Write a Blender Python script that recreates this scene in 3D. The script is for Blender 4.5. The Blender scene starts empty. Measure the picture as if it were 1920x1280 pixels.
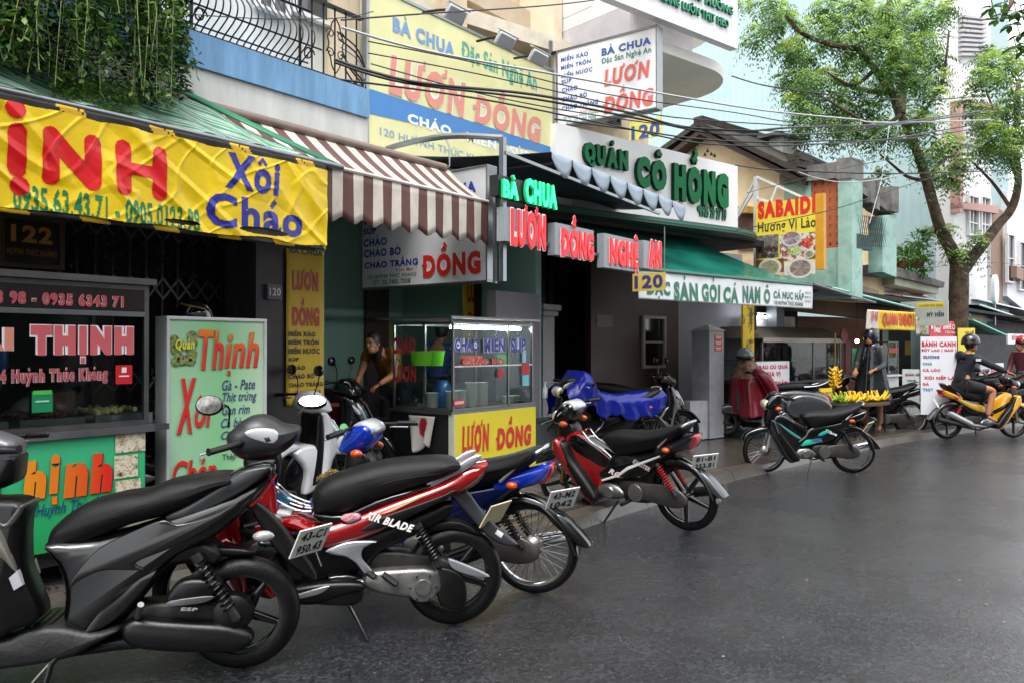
import bpy, math, random
from mathutils import Vector, Matrix, noise
import numpy as np
rnd = random.Random(7)
SC = bpy.context.scene
COL = SC.collection
rad = math.radians

# ------------------------------------------------------------ camera, sky, sun, exposure
FPX = 1536.0                      # focal length in photo pixels (1920 wide)
AZ = math.atan(1160/1536)         # angle between the street (+X) and the lens axis
PIT = math.atan(10/1536)
CH = 1.5
cd = bpy.data.cameras.new('camera'); cam = bpy.data.objects.new('camera', cd); COL.objects.link(cam)
cd.sensor_width = 36; cd.lens = 36*FPX/1920; cd.clip_start = .05; cd.clip_end = 600
cam.location = (0, 0, CH)
cam.rotation_euler = (math.pi/2+PIT, 0, AZ-math.pi/2)
SC.camera = cam

W = bpy.data.worlds.new('World'); SC.world = W; W.use_nodes = True
wn = W.node_tree.nodes; wl = W.node_tree.links
SUN_EL, SUN_AZ = 62, -150
sky = wn.new('ShaderNodeTexSky'); sky.sky_type = 'NISHITA'; sky.sun_disc = False
sky.sun_elevation = rad(SUN_EL); sky.sun_rotation = rad(90-SUN_AZ); sky.dust_density = 4; sky.ozone_density = 1
hs = wn.new('ShaderNodeHueSaturation'); hs.inputs['Saturation'].default_value = .12
mixw = wn.new('ShaderNodeMix'); mixw.data_type = 'RGBA'; mixw.inputs[0].default_value = .55
mixw.inputs[7].default_value = (8.6, 8.9, 9.3, 1)      # the even cloud layer
wl.new(sky.outputs[0], hs.inputs['Color']); wl.new(hs.outputs[0], mixw.inputs[6])
bgn = wn['Background']; wl.new(mixw.outputs[2], bgn.inputs['Color']); bgn.inputs['Strength'].default_value = .12

sl = bpy.data.lights.new('sun', 'SUN'); sl.energy = .9; sl.angle = rad(25); sl.color = (1, .98, .95)
so = bpy.data.objects.new('sun', sl); COL.objects.link(so)
sd = Vector((math.cos(rad(SUN_AZ))*math.cos(rad(SUN_EL)), math.sin(rad(SUN_AZ))*math.cos(rad(SUN_EL)), math.sin(rad(SUN_EL))))
so.rotation_euler = sd.to_track_quat('Z', 'Y').to_euler()

SC.view_settings.view_transform = 'Standard'; SC.view_settings.look = 'None'
SC.view_settings.exposure = 1.6; SC.view_settings.gamma = 1; SC.view_settings.use_curve_mapping = False
SC.cycles.max_bounces = 6; SC.cycles.transparent_max_bounces = 12
SC.cycles.use_denoising = True

# ------------------------------------------------------------ photo geometry -> world
_F = Vector((math.cos(AZ)*math.cos(PIT), math.sin(AZ)*math.cos(PIT), math.sin(PIT)))
_R = Vector((math.sin(AZ), -math.cos(AZ), 0)); _U = _R.cross(_F)
CAMP = Vector((0, 0, CH))
def ray(px, py): return _F + (px-960)/FPX*_R + (640-py)/FPX*_U
def atY(px, py, Y): r = ray(px, py); return CAMP + r*(Y/r.y)
def atX(px, py, X): r = ray(px, py); return CAMP + r*(X/r.x)
def atZ(px, py, Z): r = ray(px, py); return CAMP + r*((Z-CH)/r.z)
def atD(px, py, d): return CAMP + ray(px, py)*d
class Plane:
    """vertical plane through (ox, oy) running at an angle; loc() gives (distance along, height)"""
    def __init__(s, ox, oy, ang): s.o = Vector((ox, oy, 0)); s.a = rad(ang); s.d = Vector((math.cos(s.a), math.sin(s.a), 0)); s.n = Vector((-math.sin(s.a), math.cos(s.a), 0))
    def pt(s, px, py): r = ray(px, py); return CAMP + r*((s.o-CAMP).dot(s.n)/r.dot(s.n))
    def loc(s, px, py): p = s.pt(px, py); return ((p-s.o).dot(s.d), p.z)
    def w(s, a, z, off=0): p = s.o+s.d*a+s.n*off; return Vector((p.x, p.y, z))
def PY(Y): return Plane(0, Y, 0)
def PX(X): return Plane(X, 0, -90)
def PB(off=0): return Plane(8.64, 5.8+off, -13)

# ------------------------------------------------------------ materials
def lin(h):
    h = h.lstrip('#'); c = [int(h[i:i+2], 16)/255 for i in (0, 2, 4)]
    return tuple((x/12.92 if x <= .04045 else ((x+.055)/1.055)**2.4) for x in c)+(1,)
_M = {}
def M(h, rough=.5, metal=0., var=.12, sc=6., bump=0., bsc=60., coat=0., emit=0., alpha=1., trans=0., spec=.5, key=''):
    k = (h, rough, metal, var, sc, bump, bsc, coat, emit, alpha, trans, spec, key)
    if k in _M: return _M[k]
    m = bpy.data.materials.new('mat_'+h.strip('#')); m.use_nodes = True; _M[k] = m
    nt = m.node_tree; b = nt.nodes['Principled BSDF']; N = nt.nodes.new; L = nt.links.new
    c = lin(h); tc = N('ShaderNodeTexCoord'); src = tc.outputs['Object']
    b.inputs['Roughness'].default_value = rough; b.inputs['Metallic'].default_value = metal
    b.inputs['Coat Weight'].default_value = coat; b.inputs['Coat Roughness'].default_value = .06
    b.inputs['Specular IOR Level'].default_value = spec
    if emit > 0:
        b.inputs['Emission Color'].default_value = c; b.inputs['Emission Strength'].default_value = emit
    if alpha < 1: b.inputs['Alpha'].default_value = alpha
    if trans > 0: b.inputs['Transmission Weight'].default_value = trans
    if var > 0:
        n = N('ShaderNodeTexNoise'); n.inputs['Scale'].default_value = sc; n.inputs['Detail'].default_value = 6; n.inputs['Roughness'].default_value = .65
        if key == 'streak':
            mp = N('ShaderNodeMapping'); mp.inputs['Scale'].default_value = (2.4, 2.4, .35); L(src, mp.inputs[0]); L(mp.outputs[0], n.inputs['Vector'])
        else: L(src, n.inputs['Vector'])
        mr = N('ShaderNodeMapRange'); mr.inputs[1].default_value = .3; mr.inputs[2].default_value = .7
        mr.inputs[3].default_value = 1-var; mr.inputs[4].default_value = 1+var*.6
        L(n.outputs[0], mr.inputs[0])
        mx = N('ShaderNodeMix'); mx.data_type = 'RGBA'; mx.blend_type = 'MULTIPLY'; mx.inputs[0].default_value = 1
        mx.inputs[6].default_value = c; L(mr.outputs[0], mx.inputs[7]); L(mx.outputs[2], b.inputs['Base Color'])
        r2 = N('ShaderNodeMapRange'); r2.inputs[3].default_value = max(.02, rough*.8); r2.inputs[4].default_value = min(1, rough*1.25)
        L(n.outputs[0], r2.inputs[0]); L(r2.outputs[0], b.inputs['Roughness'])
    else: b.inputs['Base Color'].default_value = c
    if bump > 0:
        n2 = N('ShaderNodeTexNoise'); n2.inputs['Scale'].default_value = bsc; n2.inputs['Detail'].default_value = 5; L(src, n2.inputs['Vector'])
        bp = N('ShaderNodeBump'); bp.inputs['Strength'].default_value = bump; bp.inputs['Distance'].default_value = .01
        L(n2.outputs[0], bp.inputs['Height']); L(bp.outputs[0], b.inputs['Normal'])
    return m
def grad(h0, h1, axis='Z', lo=0., hi=1., rough=.45, h2=None, speck=0.):
    """print that runs from one colour to another along the thing's own axis"""
    m = bpy.data.materials.new('print'); m.use_nodes = True; nt = m.node_tree; N = nt.nodes.new; L = nt.links.new; b = nt.nodes['Principled BSDF']
    tc = N('ShaderNodeTexCoord'); sp = N('ShaderNodeSeparateXYZ'); L(tc.outputs['Object'], sp.inputs[0])
    mr = N('ShaderNodeMapRange'); mr.inputs[1].default_value = lo; mr.inputs[2].default_value = hi; L(sp.outputs[axis], mr.inputs[0])
    cr = N('ShaderNodeValToRGB'); cr.color_ramp.elements[0].color = lin(h0); cr.color_ramp.elements[1].color = lin(h1)
    if h2: e = cr.color_ramp.elements.new(.5); e.color = lin(h2)
    L(mr.outputs[0], cr.inputs[0]); L(cr.outputs[0], b.inputs['Base Color']); b.inputs['Roughness'].default_value = rough
    return m
def blotch(cols, sc=8., rough=.6, key=None, det=3.):
    """patchy print or food colours"""
    m = bpy.data.materials.new('patchy'); m.use_nodes = True; nt = m.node_tree; N = nt.nodes.new; L = nt.links.new; b = nt.nodes['Principled BSDF']
    tc = N('ShaderNodeTexCoord'); n = N('ShaderNodeTexNoise'); n.inputs['Scale'].default_value = sc; n.inputs['Detail'].default_value = det; n.inputs['Roughness'].default_value = .7
    L(tc.outputs['Object'], n.inputs['Vector']); cr = N('ShaderNodeValToRGB'); L(n.outputs[0], cr.inputs[0])
    k = len(cols); cr.color_ramp.elements[0].position = .3; cr.color_ramp.elements[0].color = lin(cols[0])
    cr.color_ramp.elements[1].position = .7; cr.color_ramp.elements[1].color = lin(cols[-1])
    for i in range(1, k-1): e = cr.color_ramp.elements.new(.3+.4*i/(k-1)); e.color = lin(cols[i])
    L(cr.outputs[0], b.inputs['Base Color']); b.inputs['Roughness'].default_value = rough
    return m
def foliage(cols, rough=.45, sc=1.2):
    m = blotch(cols, sc, rough); nt = m.node_tree; b = nt.nodes['Principled BSDF']
    b.inputs['Subsurface Weight'].default_value = 0
    tr = nt.nodes.new('ShaderNodeBsdfTranslucent'); mx = nt.nodes.new('ShaderNodeMixShader'); mx.inputs[0].default_value = .35
    cr = [n for n in nt.nodes if n.type == 'VALTORGB'][0]
    nt.links.new(cr.outputs[0], tr.inputs[0]); out = nt.nodes['Material Output']
    nt.links.new(b.outputs[0], mx.inputs[1]); nt.links.new(tr.outputs[0], mx.inputs[2]); nt.links.new(mx.outputs[0], out.inputs[0])
    return m
def glassy(h='#dfe8e6', a=.16, rough=.05):
    k = ('glass', h, a)
    if k in _M: return _M[k]
    m = bpy.data.materials.new('thin_glass'); m.use_nodes = True; nt = m.node_tree; _M[k] = m
    for n in list(nt.nodes):
        if n.type != 'OUTPUT_MATERIAL': nt.nodes.remove(n)
    N = nt.nodes.new; L = nt.links.new
    t = N('ShaderNodeBsdfTransparent'); t.inputs[0].default_value = lin(h); g = N('ShaderNodeBsdfGlossy'); g.inputs['Roughness'].default_value = rough
    fr = N('ShaderNodeLayerWeight'); fr.inputs[0].default_value = .5; pw = N('ShaderNodeMath'); pw.operation = 'POWER'; pw.inputs[1].default_value = 5; L(fr.outputs['Facing'], pw.inputs[0]); ad = N('ShaderNodeMath'); ad.operation = 'MULTIPLY_ADD'; ad.inputs[1].default_value = .8; ad.inputs[2].default_value = .02+a*.06
    L(pw.outputs[0], ad.inputs[0]); mx = N('ShaderNodeMixShader'); L(ad.outputs[0], mx.inputs[0]); L(t.outputs[0], mx.inputs[1]); L(g.outputs[0], mx.inputs[2])
    L(mx.outputs[0], nt.nodes['Material Output'].inputs[0])
    return m

# ------------------------------------------------------------ mesh builder
def catmull(pts, n=4, closed=True):
    P = [Vector(p) for p in pts]; out = []; N = len(P)
    rng = range(N if closed else N-1)
    for i in rng:
        if closed: a, b, c, d = P[i-1], P[i], P[(i+1) % N], P[(i+2) % N]
        else: a, b, c, d = P[max(i-1, 0)], P[i], P[i+1], P[min(i+2, N-1)]
        for k in range(n):
            t = k/n; out.append(.5*((2*b)+(c-a)*t+(2*a-5*b+4*c-d)*t*t+(3*b-a-3*c+d)*t**3))
    if not closed: out.append(P[-1])
    return out
class MB:
    def __init__(s): s.v = []; s.f = []; s.m = []
    def add(s, vs, fs, m=0):
        o = len(s.v); s.v += [tuple(v) for v in vs]
        for f in fs: s.f.append([i+o for i in f]); s.m.append(m)
        return s
    def box(s, x0, x1, y0, y1, z0, z1, m=0, T=None):
        vs = [Vector((x, y, z)) for x in (x0, x1) for y in (y0, y1) for z in (z0, z1)]
        if T: vs = [T @ v for v in vs]
        return s.add(vs, [(0, 1, 3, 2), (4, 6, 7, 5), (0, 4, 5, 1), (2, 3, 7, 6), (0, 2, 6, 4), (1, 5, 7, 3)], m)
    def bar(s, a, b, w, h, m=0):
        a, b = Vector(a), Vector(b); d = b-a
        q = d.to_track_quat('X', 'Z').to_matrix().to_4x4(); T = Matrix.Translation(a) @ q
        return s.box(0, d.length, -w/2, w/2, -h/2, h/2, m, T)
    def quad(s, a, b, c, d, m=0): return s.add([a, b, c, d], [(0, 1, 2, 3)], m)
    def tube(s, pts, r, n=8, m=0, cap=True):
        P = [Vector(p) for p in pts]; N = len(P); rs = r if isinstance(r, (list, tuple)) else [r]*N
        o = len(s.v); up = Vector((0, 0, 1)); last = None
        for i, p in enumerate(P):
            d = (P[min(i+1, N-1)]-P[max(i-1, 0)])
            d = d.normalized() if d.length > 1e-9 else Vector((0, 0, 1))
            if last is None: x = d.cross(up if abs(d.z) < .9 else Vector((1, 0, 0))).normalized()
            else: x = (last-d*last.dot(d)); x = x.normalized() if x.length > 1e-6 else d.orthogonal().normalized()
            last = x; y = d.cross(x)
            for k in range(n):
                a = 2*math.pi*k/n; q = p+(x*math.cos(a)+y*math.sin(a))*rs[i]; s.v.append(tuple(q))
        for i in range(N-1):
            for k in range(n):
                s.f.append([o+i*n+k, o+i*n+(k+1) % n, o+(i+1)*n+(k+1) % n, o+(i+1)*n+k]); s.m.append(m)
        if cap:
            s.f.append([o+k for k in range(n)][::-1]); s.m.append(m)
            s.f.append([o+(N-1)*n+k for k in range(n)]); s.m.append(m)
        return s
    def lathe(s, prof, o, ax=(0, 1, 0), n=32, m=0, closed=False, sq=(1, 1)):
        """prof: (radius, along); ax: axis"""
        ax = Vector(ax).normalized(); x = ax.orthogonal().normalized()
        if abs(ax.y) > .99: x = Vector((1, 0, 0))
        if abs(ax.z) > .99: x = Vector((1, 0, 0))
        y = ax.cross(x); o = Vector(o); b = len(s.v); K = len(prof)
        for k in range(n):
            a = 2*math.pi*k/n
            for (r, t) in prof: s.v.append(tuple(o+ax*t+(x*math.cos(a)*sq[0]+y*math.sin(a)*sq[1])*r))
        for k in range(n):
            k2 = (k+1) % n
            for j in range(K if closed else K-1):
                j2 = (j+1) % K
                s.f.append([b+k*K+j, b+k2*K+j, b+k2*K+j2, b+k*K+j2]); s.m.append(m)
        return s
    def pill(s, outline, w, y0=0., r=.02, m=0, sm=3, wf=None, dome=0.):
        """rounded solid: side outline (x, z) given half width w about y0"""
        P = [(p.x, p.y) for p in catmull([(a, b, 0) for a, b in outline], sm)] if sm > 1 else list(outline)
        ar = sum(P[i-1][0]*P[i][1]-P[i][0]*P[i-1][1] for i in range(len(P)))
        if ar < 0: P = P[::-1]
        N = len(P); nr = []
        for i in range(N):
            dx, dz = P[(i+1) % N][0]-P[i-1][0], P[(i+1) % N][1]-P[i-1][1]; L = math.hypot(dx, dz) or 1; nr.append((-dz/L, dx/L))
        cx = sum(p[0] for p in P)/N; cz = sum(p[1] for p in P)/N
        r = min(r, w*.95)
        A_ = np.array(P); Nn = np.array(nr); D_ = A_[None]-A_[:, None]; al = (D_*Nn[:, None]).sum(2); dist = np.sqrt((D_**2).sum(2))
        ok = (al > .6*dist) & (dist > 1e-6); th_ = np.where(ok, dist, 9).min(1); cur = np.minimum(1, th_*.38/max(r, 1e-6))
        for _ in range(3): cur = np.minimum(cur, (np.roll(cur, 1)+cur+np.roll(cur, -1))/3+.02)
        lay = [(-1, r, 0), (-1, .35*r, .35*r), (-1, 0, r), (1, 0, r), (1, .35*r, .35*r), (1, r, 0)]
        o = len(s.v)
        for sg, ins, yy in lay:
            for i in range(N):
                x = P[i][0]+nr[i][0]*ins*cur[i]; z = P[i][1]+nr[i][1]*ins*cur[i]
                ww = w*(wf(x, z) if wf else 1.)
                s.v.append((x, y0+sg*max(.002, ww-yy), z))
        for l in range(5):
            for i in range(N):
                j = (i+1) % N; s.f.append([o+l*N+i, o+(l+1)*N+i, o+(l+1)*N+j, o+l*N+j]); s.m.append(m)
        for l, rev in ((0, 0), (5, 1)):
            f = [o+l*N+i for i in range(N)]; s.f.append(f[::-1] if rev else f); s.m.append(m)
        return s
    def ball(s, c, r, n=12, m=0, sc=(1, 1, 1), T=None):
        vs = []; K = n//2+1
        for j in range(K):
            t = math.pi*j/(K-1)
            for k in range(n):
                a = 2*math.pi*k/n; v = Vector((math.sin(t)*math.cos(a)*sc[0]*r, math.sin(t)*math.sin(a)*sc[1]*r, math.cos(t)*sc[2]*r))
                if T: v = T @ v
                vs.append(v+Vector(c))
        fs = [(j*n+k, (j+1)*n+k, (j+1)*n+(k+1) % n, j*n+(k+1) % n) for j in range(K-1) for k in range(n)]
        return s.add(vs, fs, m)
    def grid(s, fn, nu, nv, m=0, mf=None):
        o = len(s.v)
        for j in range(nv+1):
            for i in range(nu+1): s.v.append(tuple(fn(i/nu, j/nv)))
        for j in range(nv):
            for i in range(nu):
                a = o+j*(nu+1)+i; s.f.append([a, a+1, a+nu+2, a+nu+1]); s.m.append(mf(i, j) if mf else m)
        return s
    def mesh(s, name, mats, smooth=True, angle=38):
        me = bpy.data.meshes.new(name); me.from_pydata(s.v, [], s.f)
        for mm in (mats if isinstance(mats, (list, tuple)) else [mats]): me.materials.append(mm)
        me.polygons.foreach_set('material_index', s.m)
        if smooth:
            me.polygons.foreach_set('use_smooth', [True]*len(s.f)); me.update()
            me.set_sharp_from_angle(angle=rad(angle))
        me.update(); return me
    def build(s, name, mats, parent=None, loc=None, smooth=True, angle=38, bevel=0, thick=0, kind=None, label=None, cat=None, group=None):
        o = bpy.data.objects.new(name, s.mesh(name, mats, smooth, angle)); COL.objects.link(o)
        if parent: o.parent = parent
        if loc is not None: o.location = loc
        if bevel:
            b = o.modifiers.new('bevel', 'BEVEL'); b.width = bevel; b.segments = 2; b.limit_method = 'ANGLE'
        if thick:
            b = o.modifiers.new('thickness', 'SOLIDIFY'); b.thickness = thick; b.offset = 0
        tag(o, label, cat, group, kind); return o
def tag(o, label=None, cat=None, group=None, kind=None):
    if label: o['label'] = label
    if cat: o['category'] = cat
    if group: o['group'] = group
    if kind: o['kind'] = kind
    return o
def thing(name, label, cat, loc=(0, 0, 0), rz=0., group=None, rx=0.):
    o = bpy.data.objects.new(name, None); COL.objects.link(o); o.empty_display_size = .1
    o.location = loc; o.rotation_euler = (rx, 0, rz); return tag(o, label, cat, group)
def bx(name, mat, parent, x0, x1, y0, y1, z0, z1, bevel=0, **k):
    return MB().box(x0, x1, y0, y1, z0, z1).build(name, mat, parent, smooth=False, bevel=bevel, **k)

# ------------------------------------------------------------ lettering
_tc = {}
import unicodedata
def raw_glyph(s, bold, shear):
    c = bpy.data.curves.new('t', 'FONT'); c.body = s; c.offset = bold; c.shear = shear; c.resolution_u = 3
    o = bpy.data.objects.new('t', c)
    m = bpy.data.meshes.new_from_object(o)
    vs = [(v.co.x, v.co.y) for v in m.vertices]; fs = [tuple(p.vertices) for p in m.polygons]
    bpy.data.objects.remove(o); bpy.data.curves.remove(c); bpy.data.meshes.remove(m); return vs, fs
def strip(P, t):
    """flat polyline of width t"""
    V = []; n = len(P)
    for i in range(n):
        dx, dy = P[min(i+1, n-1)][0]-P[max(i-1, 0)][0], P[min(i+1, n-1)][1]-P[max(i-1, 0)][1]; L = math.hypot(dx, dy) or 1
        V += [(P[i][0]-dy/L*t/2, P[i][1]+dx/L*t/2), (P[i][0]+dy/L*t/2, P[i][1]-dx/L*t/2)]
    return V, [(2*i, 2*i+1, 2*i+3, 2*i+2) for i in range(n-1)]
_gi = {}
def glyph(ch, bold, shear):
    """base letter from the font, accents drawn as strokes of matching weight"""
    k = (ch, bold, shear)
    if k in _gi: return _gi[k]
    bar = ch in 'Đđ'; d = unicodedata.normalize('NFD', {'Đ': 'D', 'đ': 'd'}.get(ch, ch)); b = d[0]; marks = d[1:]
    vs, fs = raw_glyph('\u0131' if (b == 'i' and any(m in '\u0301\u0300\u0302' for m in marks)) else b, bold, shear)
    both, _ = raw_glyph(b+'I', 0, 0); one, _ = raw_glyph('I', 0, 0)
    adv = max(v[0] for v in both)-max(v[0] for v in one)
    x0 = min(v[0] for v in vs); x1 = max(v[0] for v in vs); top = max(v[1] for v in vs); bot = min(v[1] for v in vs)
    V = [(x, y, 0) for x, y in vs]; Fc = list(fs); t = .065+bold*1.0; cx = (x0+x1)/2+(shear*.0); up = top+t*.55+.03
    def put(P, tt=t):
        a, f = strip(P, tt); n = len(V); V.extend([(x+shear*max(0, y-top)*.5, y, 1) for x, y in a]); Fc.extend([tuple(i+n for i in q) for q in f])
    if bar:
        yb = .36 if b == 'D' else .58; put([(x0-.07 if b == 'D' else x1-.32, yb), (x0+.26 if b == 'D' else x1+.06, yb)], t*.9)
    h = .13; w = .13
    for m in marks:
        if m == '\u0302': put([(cx-w, up), (cx, up+h*.9), (cx+w, up)]); up += h*.5+t*.5; cx += w*.9
        elif m == '\u0306': put([(cx-w, up+h*.6), (cx-w*.5, up+h*.1), (cx, up), (cx+w*.5, up+h*.1), (cx+w, up+h*.6)]); up += h*.7+t*.5
        elif m == '\u0301': put([(cx-.03, up), (cx+.09, up+h*1.2)])
        elif m == '\u0300': put([(cx+.03, up), (cx-.09, up+h*1.2)])
        elif m == '\u0309': put([(cx-.05, up+h*1.0), (cx+.02, up+h*1.25), (cx+.07, up+h*.9), (cx, up+h*.4), (cx, up)], t*.8)
        elif m == '\u0303': put([(cx-w, up), (cx-w*.5, up+h*.5), (cx, up+h*.25), (cx+w*.5, up), (cx+w, up+h*.5)], t*.8)
        elif m == '\u0323': put([(cx-t*.55, bot-.05-t*.6), (cx+t*.55, bot-.05-t*.6)], t*1.1)
        elif m == '\u031b': put([(x1-.08, top-.05), (x1+.05, top-.01), (x1+.08, top+.12)], t*.9); adv += .07
    _gi[k] = (V, Fc, adv); return _gi[k]
def text_data(s, bold=.02, shear=0.):
    k = (s, bold, shear)
    if k in _tc: return _tc[k]
    V = []; Fc = []; x = 0.
    for ch in s:
        if ch == ' ': x += .3+bold; continue
        gv, gf, adv = glyph(ch, bold, shear); n = len(V)
        V += [(a+x, b, c) for a, b, c in gv]; Fc += [tuple(i+n for i in f) for f in gf]; x += adv+bold*1.7
    _tc[k] = (V, Fc); return _tc[k]
def lettering(s, x0, x1, z0, z1, mat, parent, y=-.004, bold=.03, shear=0., depth=0., side=None, wr=None, name='lettering', base=None, curve=None, flip=1):
    vs, fs = text_data(s, bold, shear)
    bx0 = min(v[0] for v in vs); bx1 = max(v[0] for v in vs); by0 = min(v[1] for v in vs); by1 = max(v[1] for v in vs)
    if base: by0, by1 = base
    sx = (x1-x0)/(bx1-bx0); sz = (z1-z0)/(by1-by0)
    o = MB(); V = []
    for a, b, c in vs:
        X = x0+(a-bx0)*sx; Z = z0+(b-by0)*sz
        V.append((X, y-c*.0008+(wr(X, Z) if wr else 0), Z))
    o.add(V, [tuple(f) for f in fs])
    if depth > 0:   # solid letters: a skirt round every boundary edge and a back
        cnt = {}
        for f in fs:
            for i in range(len(f)):
                e = (f[i], f[(i+1) % len(f)]); cnt[tuple(sorted(e))] = cnt.get(tuple(sorted(e)), []) + [e]
        n = len(V); o.v += [(a, b+depth, c) for a, b, c in V]
        for e in cnt.values():
            if len(e) == 1: i, j = e[0]; o.f.append([i, j, j+n, i+n]); o.m.append(1)
        for f in fs: o.f.append([i+n for i in f][::-1]); o.m.append(1)
        return o.build(name, [mat, side or mat], parent, smooth=False)
    return o.build(name, mat, parent, smooth=False)
def letters3d(s, x0, x1, z0, z1, mat, side, parent, y, depth, bold=.03, gap=.12):
    """each letter its own solid part"""
    w = []
    for ch in s:
        if ch == ' ': w.append(.45); continue
        vs, _ = text_data(ch, bold); w.append(max(v[0] for v in vs)-min(v[0] for v in vs))
    tot = sum(w)+gap*(len(s)-1); k = (x1-x0)/tot; x = x0; out = []
    vs, _ = text_data('N', bold); h = max(v[1] for v in vs)
    for ch, ww in zip(s, w):
        if ch != ' ':
            vs, _ = text_data(ch, bold); b0 = min(v[1] for v in vs)/h; b1 = max(v[1] for v in vs)/h
            out.append(lettering(ch, x, x+ww*k, z0+b0*(z1-z0), z0+b1*(z1-z0), mat, parent, y, bold, 0, depth, side, name='letter'))
        x += (ww+gap)*k
    return out
class Sign:
    """a board or cloth on a vertical plane; corners and lettering are measured on that plane"""
    def __init__(s, name, label, cat, pl, xl, xr, yt, yb, mat, th=.04, frame=None, fw=.03, group=None, wrinkle=0., at='l', back=None, part='panel', mf=None, nu=60, nv=16, shape=None):
        s.pl = pl; a0, zt = pl.loc(xl, yt[0] if isinstance(yt, tuple) else yt); _, zb = pl.loc(xl, yb[0] if isinstance(yb, tuple) else yb)
        xr_t = yt[1] if isinstance(yt, tuple) else yt
        a1, zt1 = pl.loc(xr, xr_t); _, zb1 = pl.loc(xr, yb[1] if isinstance(yb, tuple) else yb)
        if at == 'r': zt, zb = zt1, zb1
        if at == 'm': zt, zb = (zt+zt1)/2, (zb+zb1)/2
        s.s0, s.z0, s.w, s.h = a0, zb, a1-a0, zt-zb
        s.t = thing(name, label, cat, pl.w(a0, zb), pl.a, group)
        s.wrk = wrinkle; s.seed = rnd.random()*50
        s.y = -.004 if not wrinkle else -.006
        if wrinkle:
            mb = MB().grid(lambda u, v: (u*s.w, s.wr(u*s.w, v*s.h), v*s.h), nu, nv, mf=mf)
            s.panel = mb.build(part, mat, s.t, thick=.003)
        elif shape:
            s.panel = MB().pill([(a*s.w, b*s.h) for a, b in shape], th/2, th/2, .003, sm=1).build(part, mat, s.t, smooth=False)
        else:
            s.panel = MB().box(0, s.w, 0, th, 0, s.h).build(part, mat, s.t, smooth=False)
        if frame:
            mb = MB(); f = fw
            for (x0, x1, z0, z1) in ((-f, s.w+f, -f, 0), (-f, s.w+f, s.h, s.h+f), (-f, 0, 0, s.h), (s.w, s.w+f, 0, s.h)):
                mb.box(x0, x1, -.012, th+.01, z0, z1)
            mb.build('frame', frame, s.t, smooth=False, bevel=.003)
    def wr(s, x, z):
        if not s.wrk: return 0
        n = noise.noise(Vector((x*2.2+s.seed, z*2.5, s.seed)))+.5*noise.noise(Vector((x*6+z*5+s.seed, z*3-x*2, 3)))
        return s.wrk*n*1.6
    def L(s, px, py): a, z = s.pl.loc(px, py); return a-s.s0, z-s.z0
    def txt(s, st, x0, y0, x1, y1, h, bold=.03, out=None, ow=.05, shear=0., depth=0., side=None, name='lettering', mat=None, base=None, y=None):
        xm = (x0+x1)/2; a0 = s.L(x0, (y0+y1)/2)[0]; a1 = s.L(x1, (y0+y1)/2)[0]; z1 = s.L(xm, y0)[1]; z0 = s.L(xm, y1)[1]
        y = s.y if y is None else y
        if out:
            g = .012*(z1-z0)*ow/.05
            lettering(st, a0-g, a1+g, z0-g, z1+g, M(out, .5, var=.05), s.t, y, bold+ow, shear, wr=s.wr, base=base)
            y -= .004
        return lettering(st, a0, a1, z0, z1, mat or M(h, .45, var=.05), s.t, y-depth, bold, shear, depth, side, s.wr, name, base)
    def rect(s, x0, y0, x1, y1, mat, y=None, name='printed_panel'):
        xm = (x0+x1)/2; a0 = s.L(x0, (y0+y1)/2)[0]; a1 = s.L(x1, (y0+y1)/2)[0]; z1 = s.L(xm, y0)[1]; z0 = s.L(xm, y1)[1]
        y = -.003 if y is None else y
        nu = 30 if s.wrk else 1
        return MB().grid(lambda u, v: (a0+(a1-a0)*u, y+s.wr(a0+(a1-a0)*u, z0+(z1-z0)*v), z0+(z1-z0)*v), nu, max(1, nu//3)).build(name, mat, s.t, smooth=False)

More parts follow.
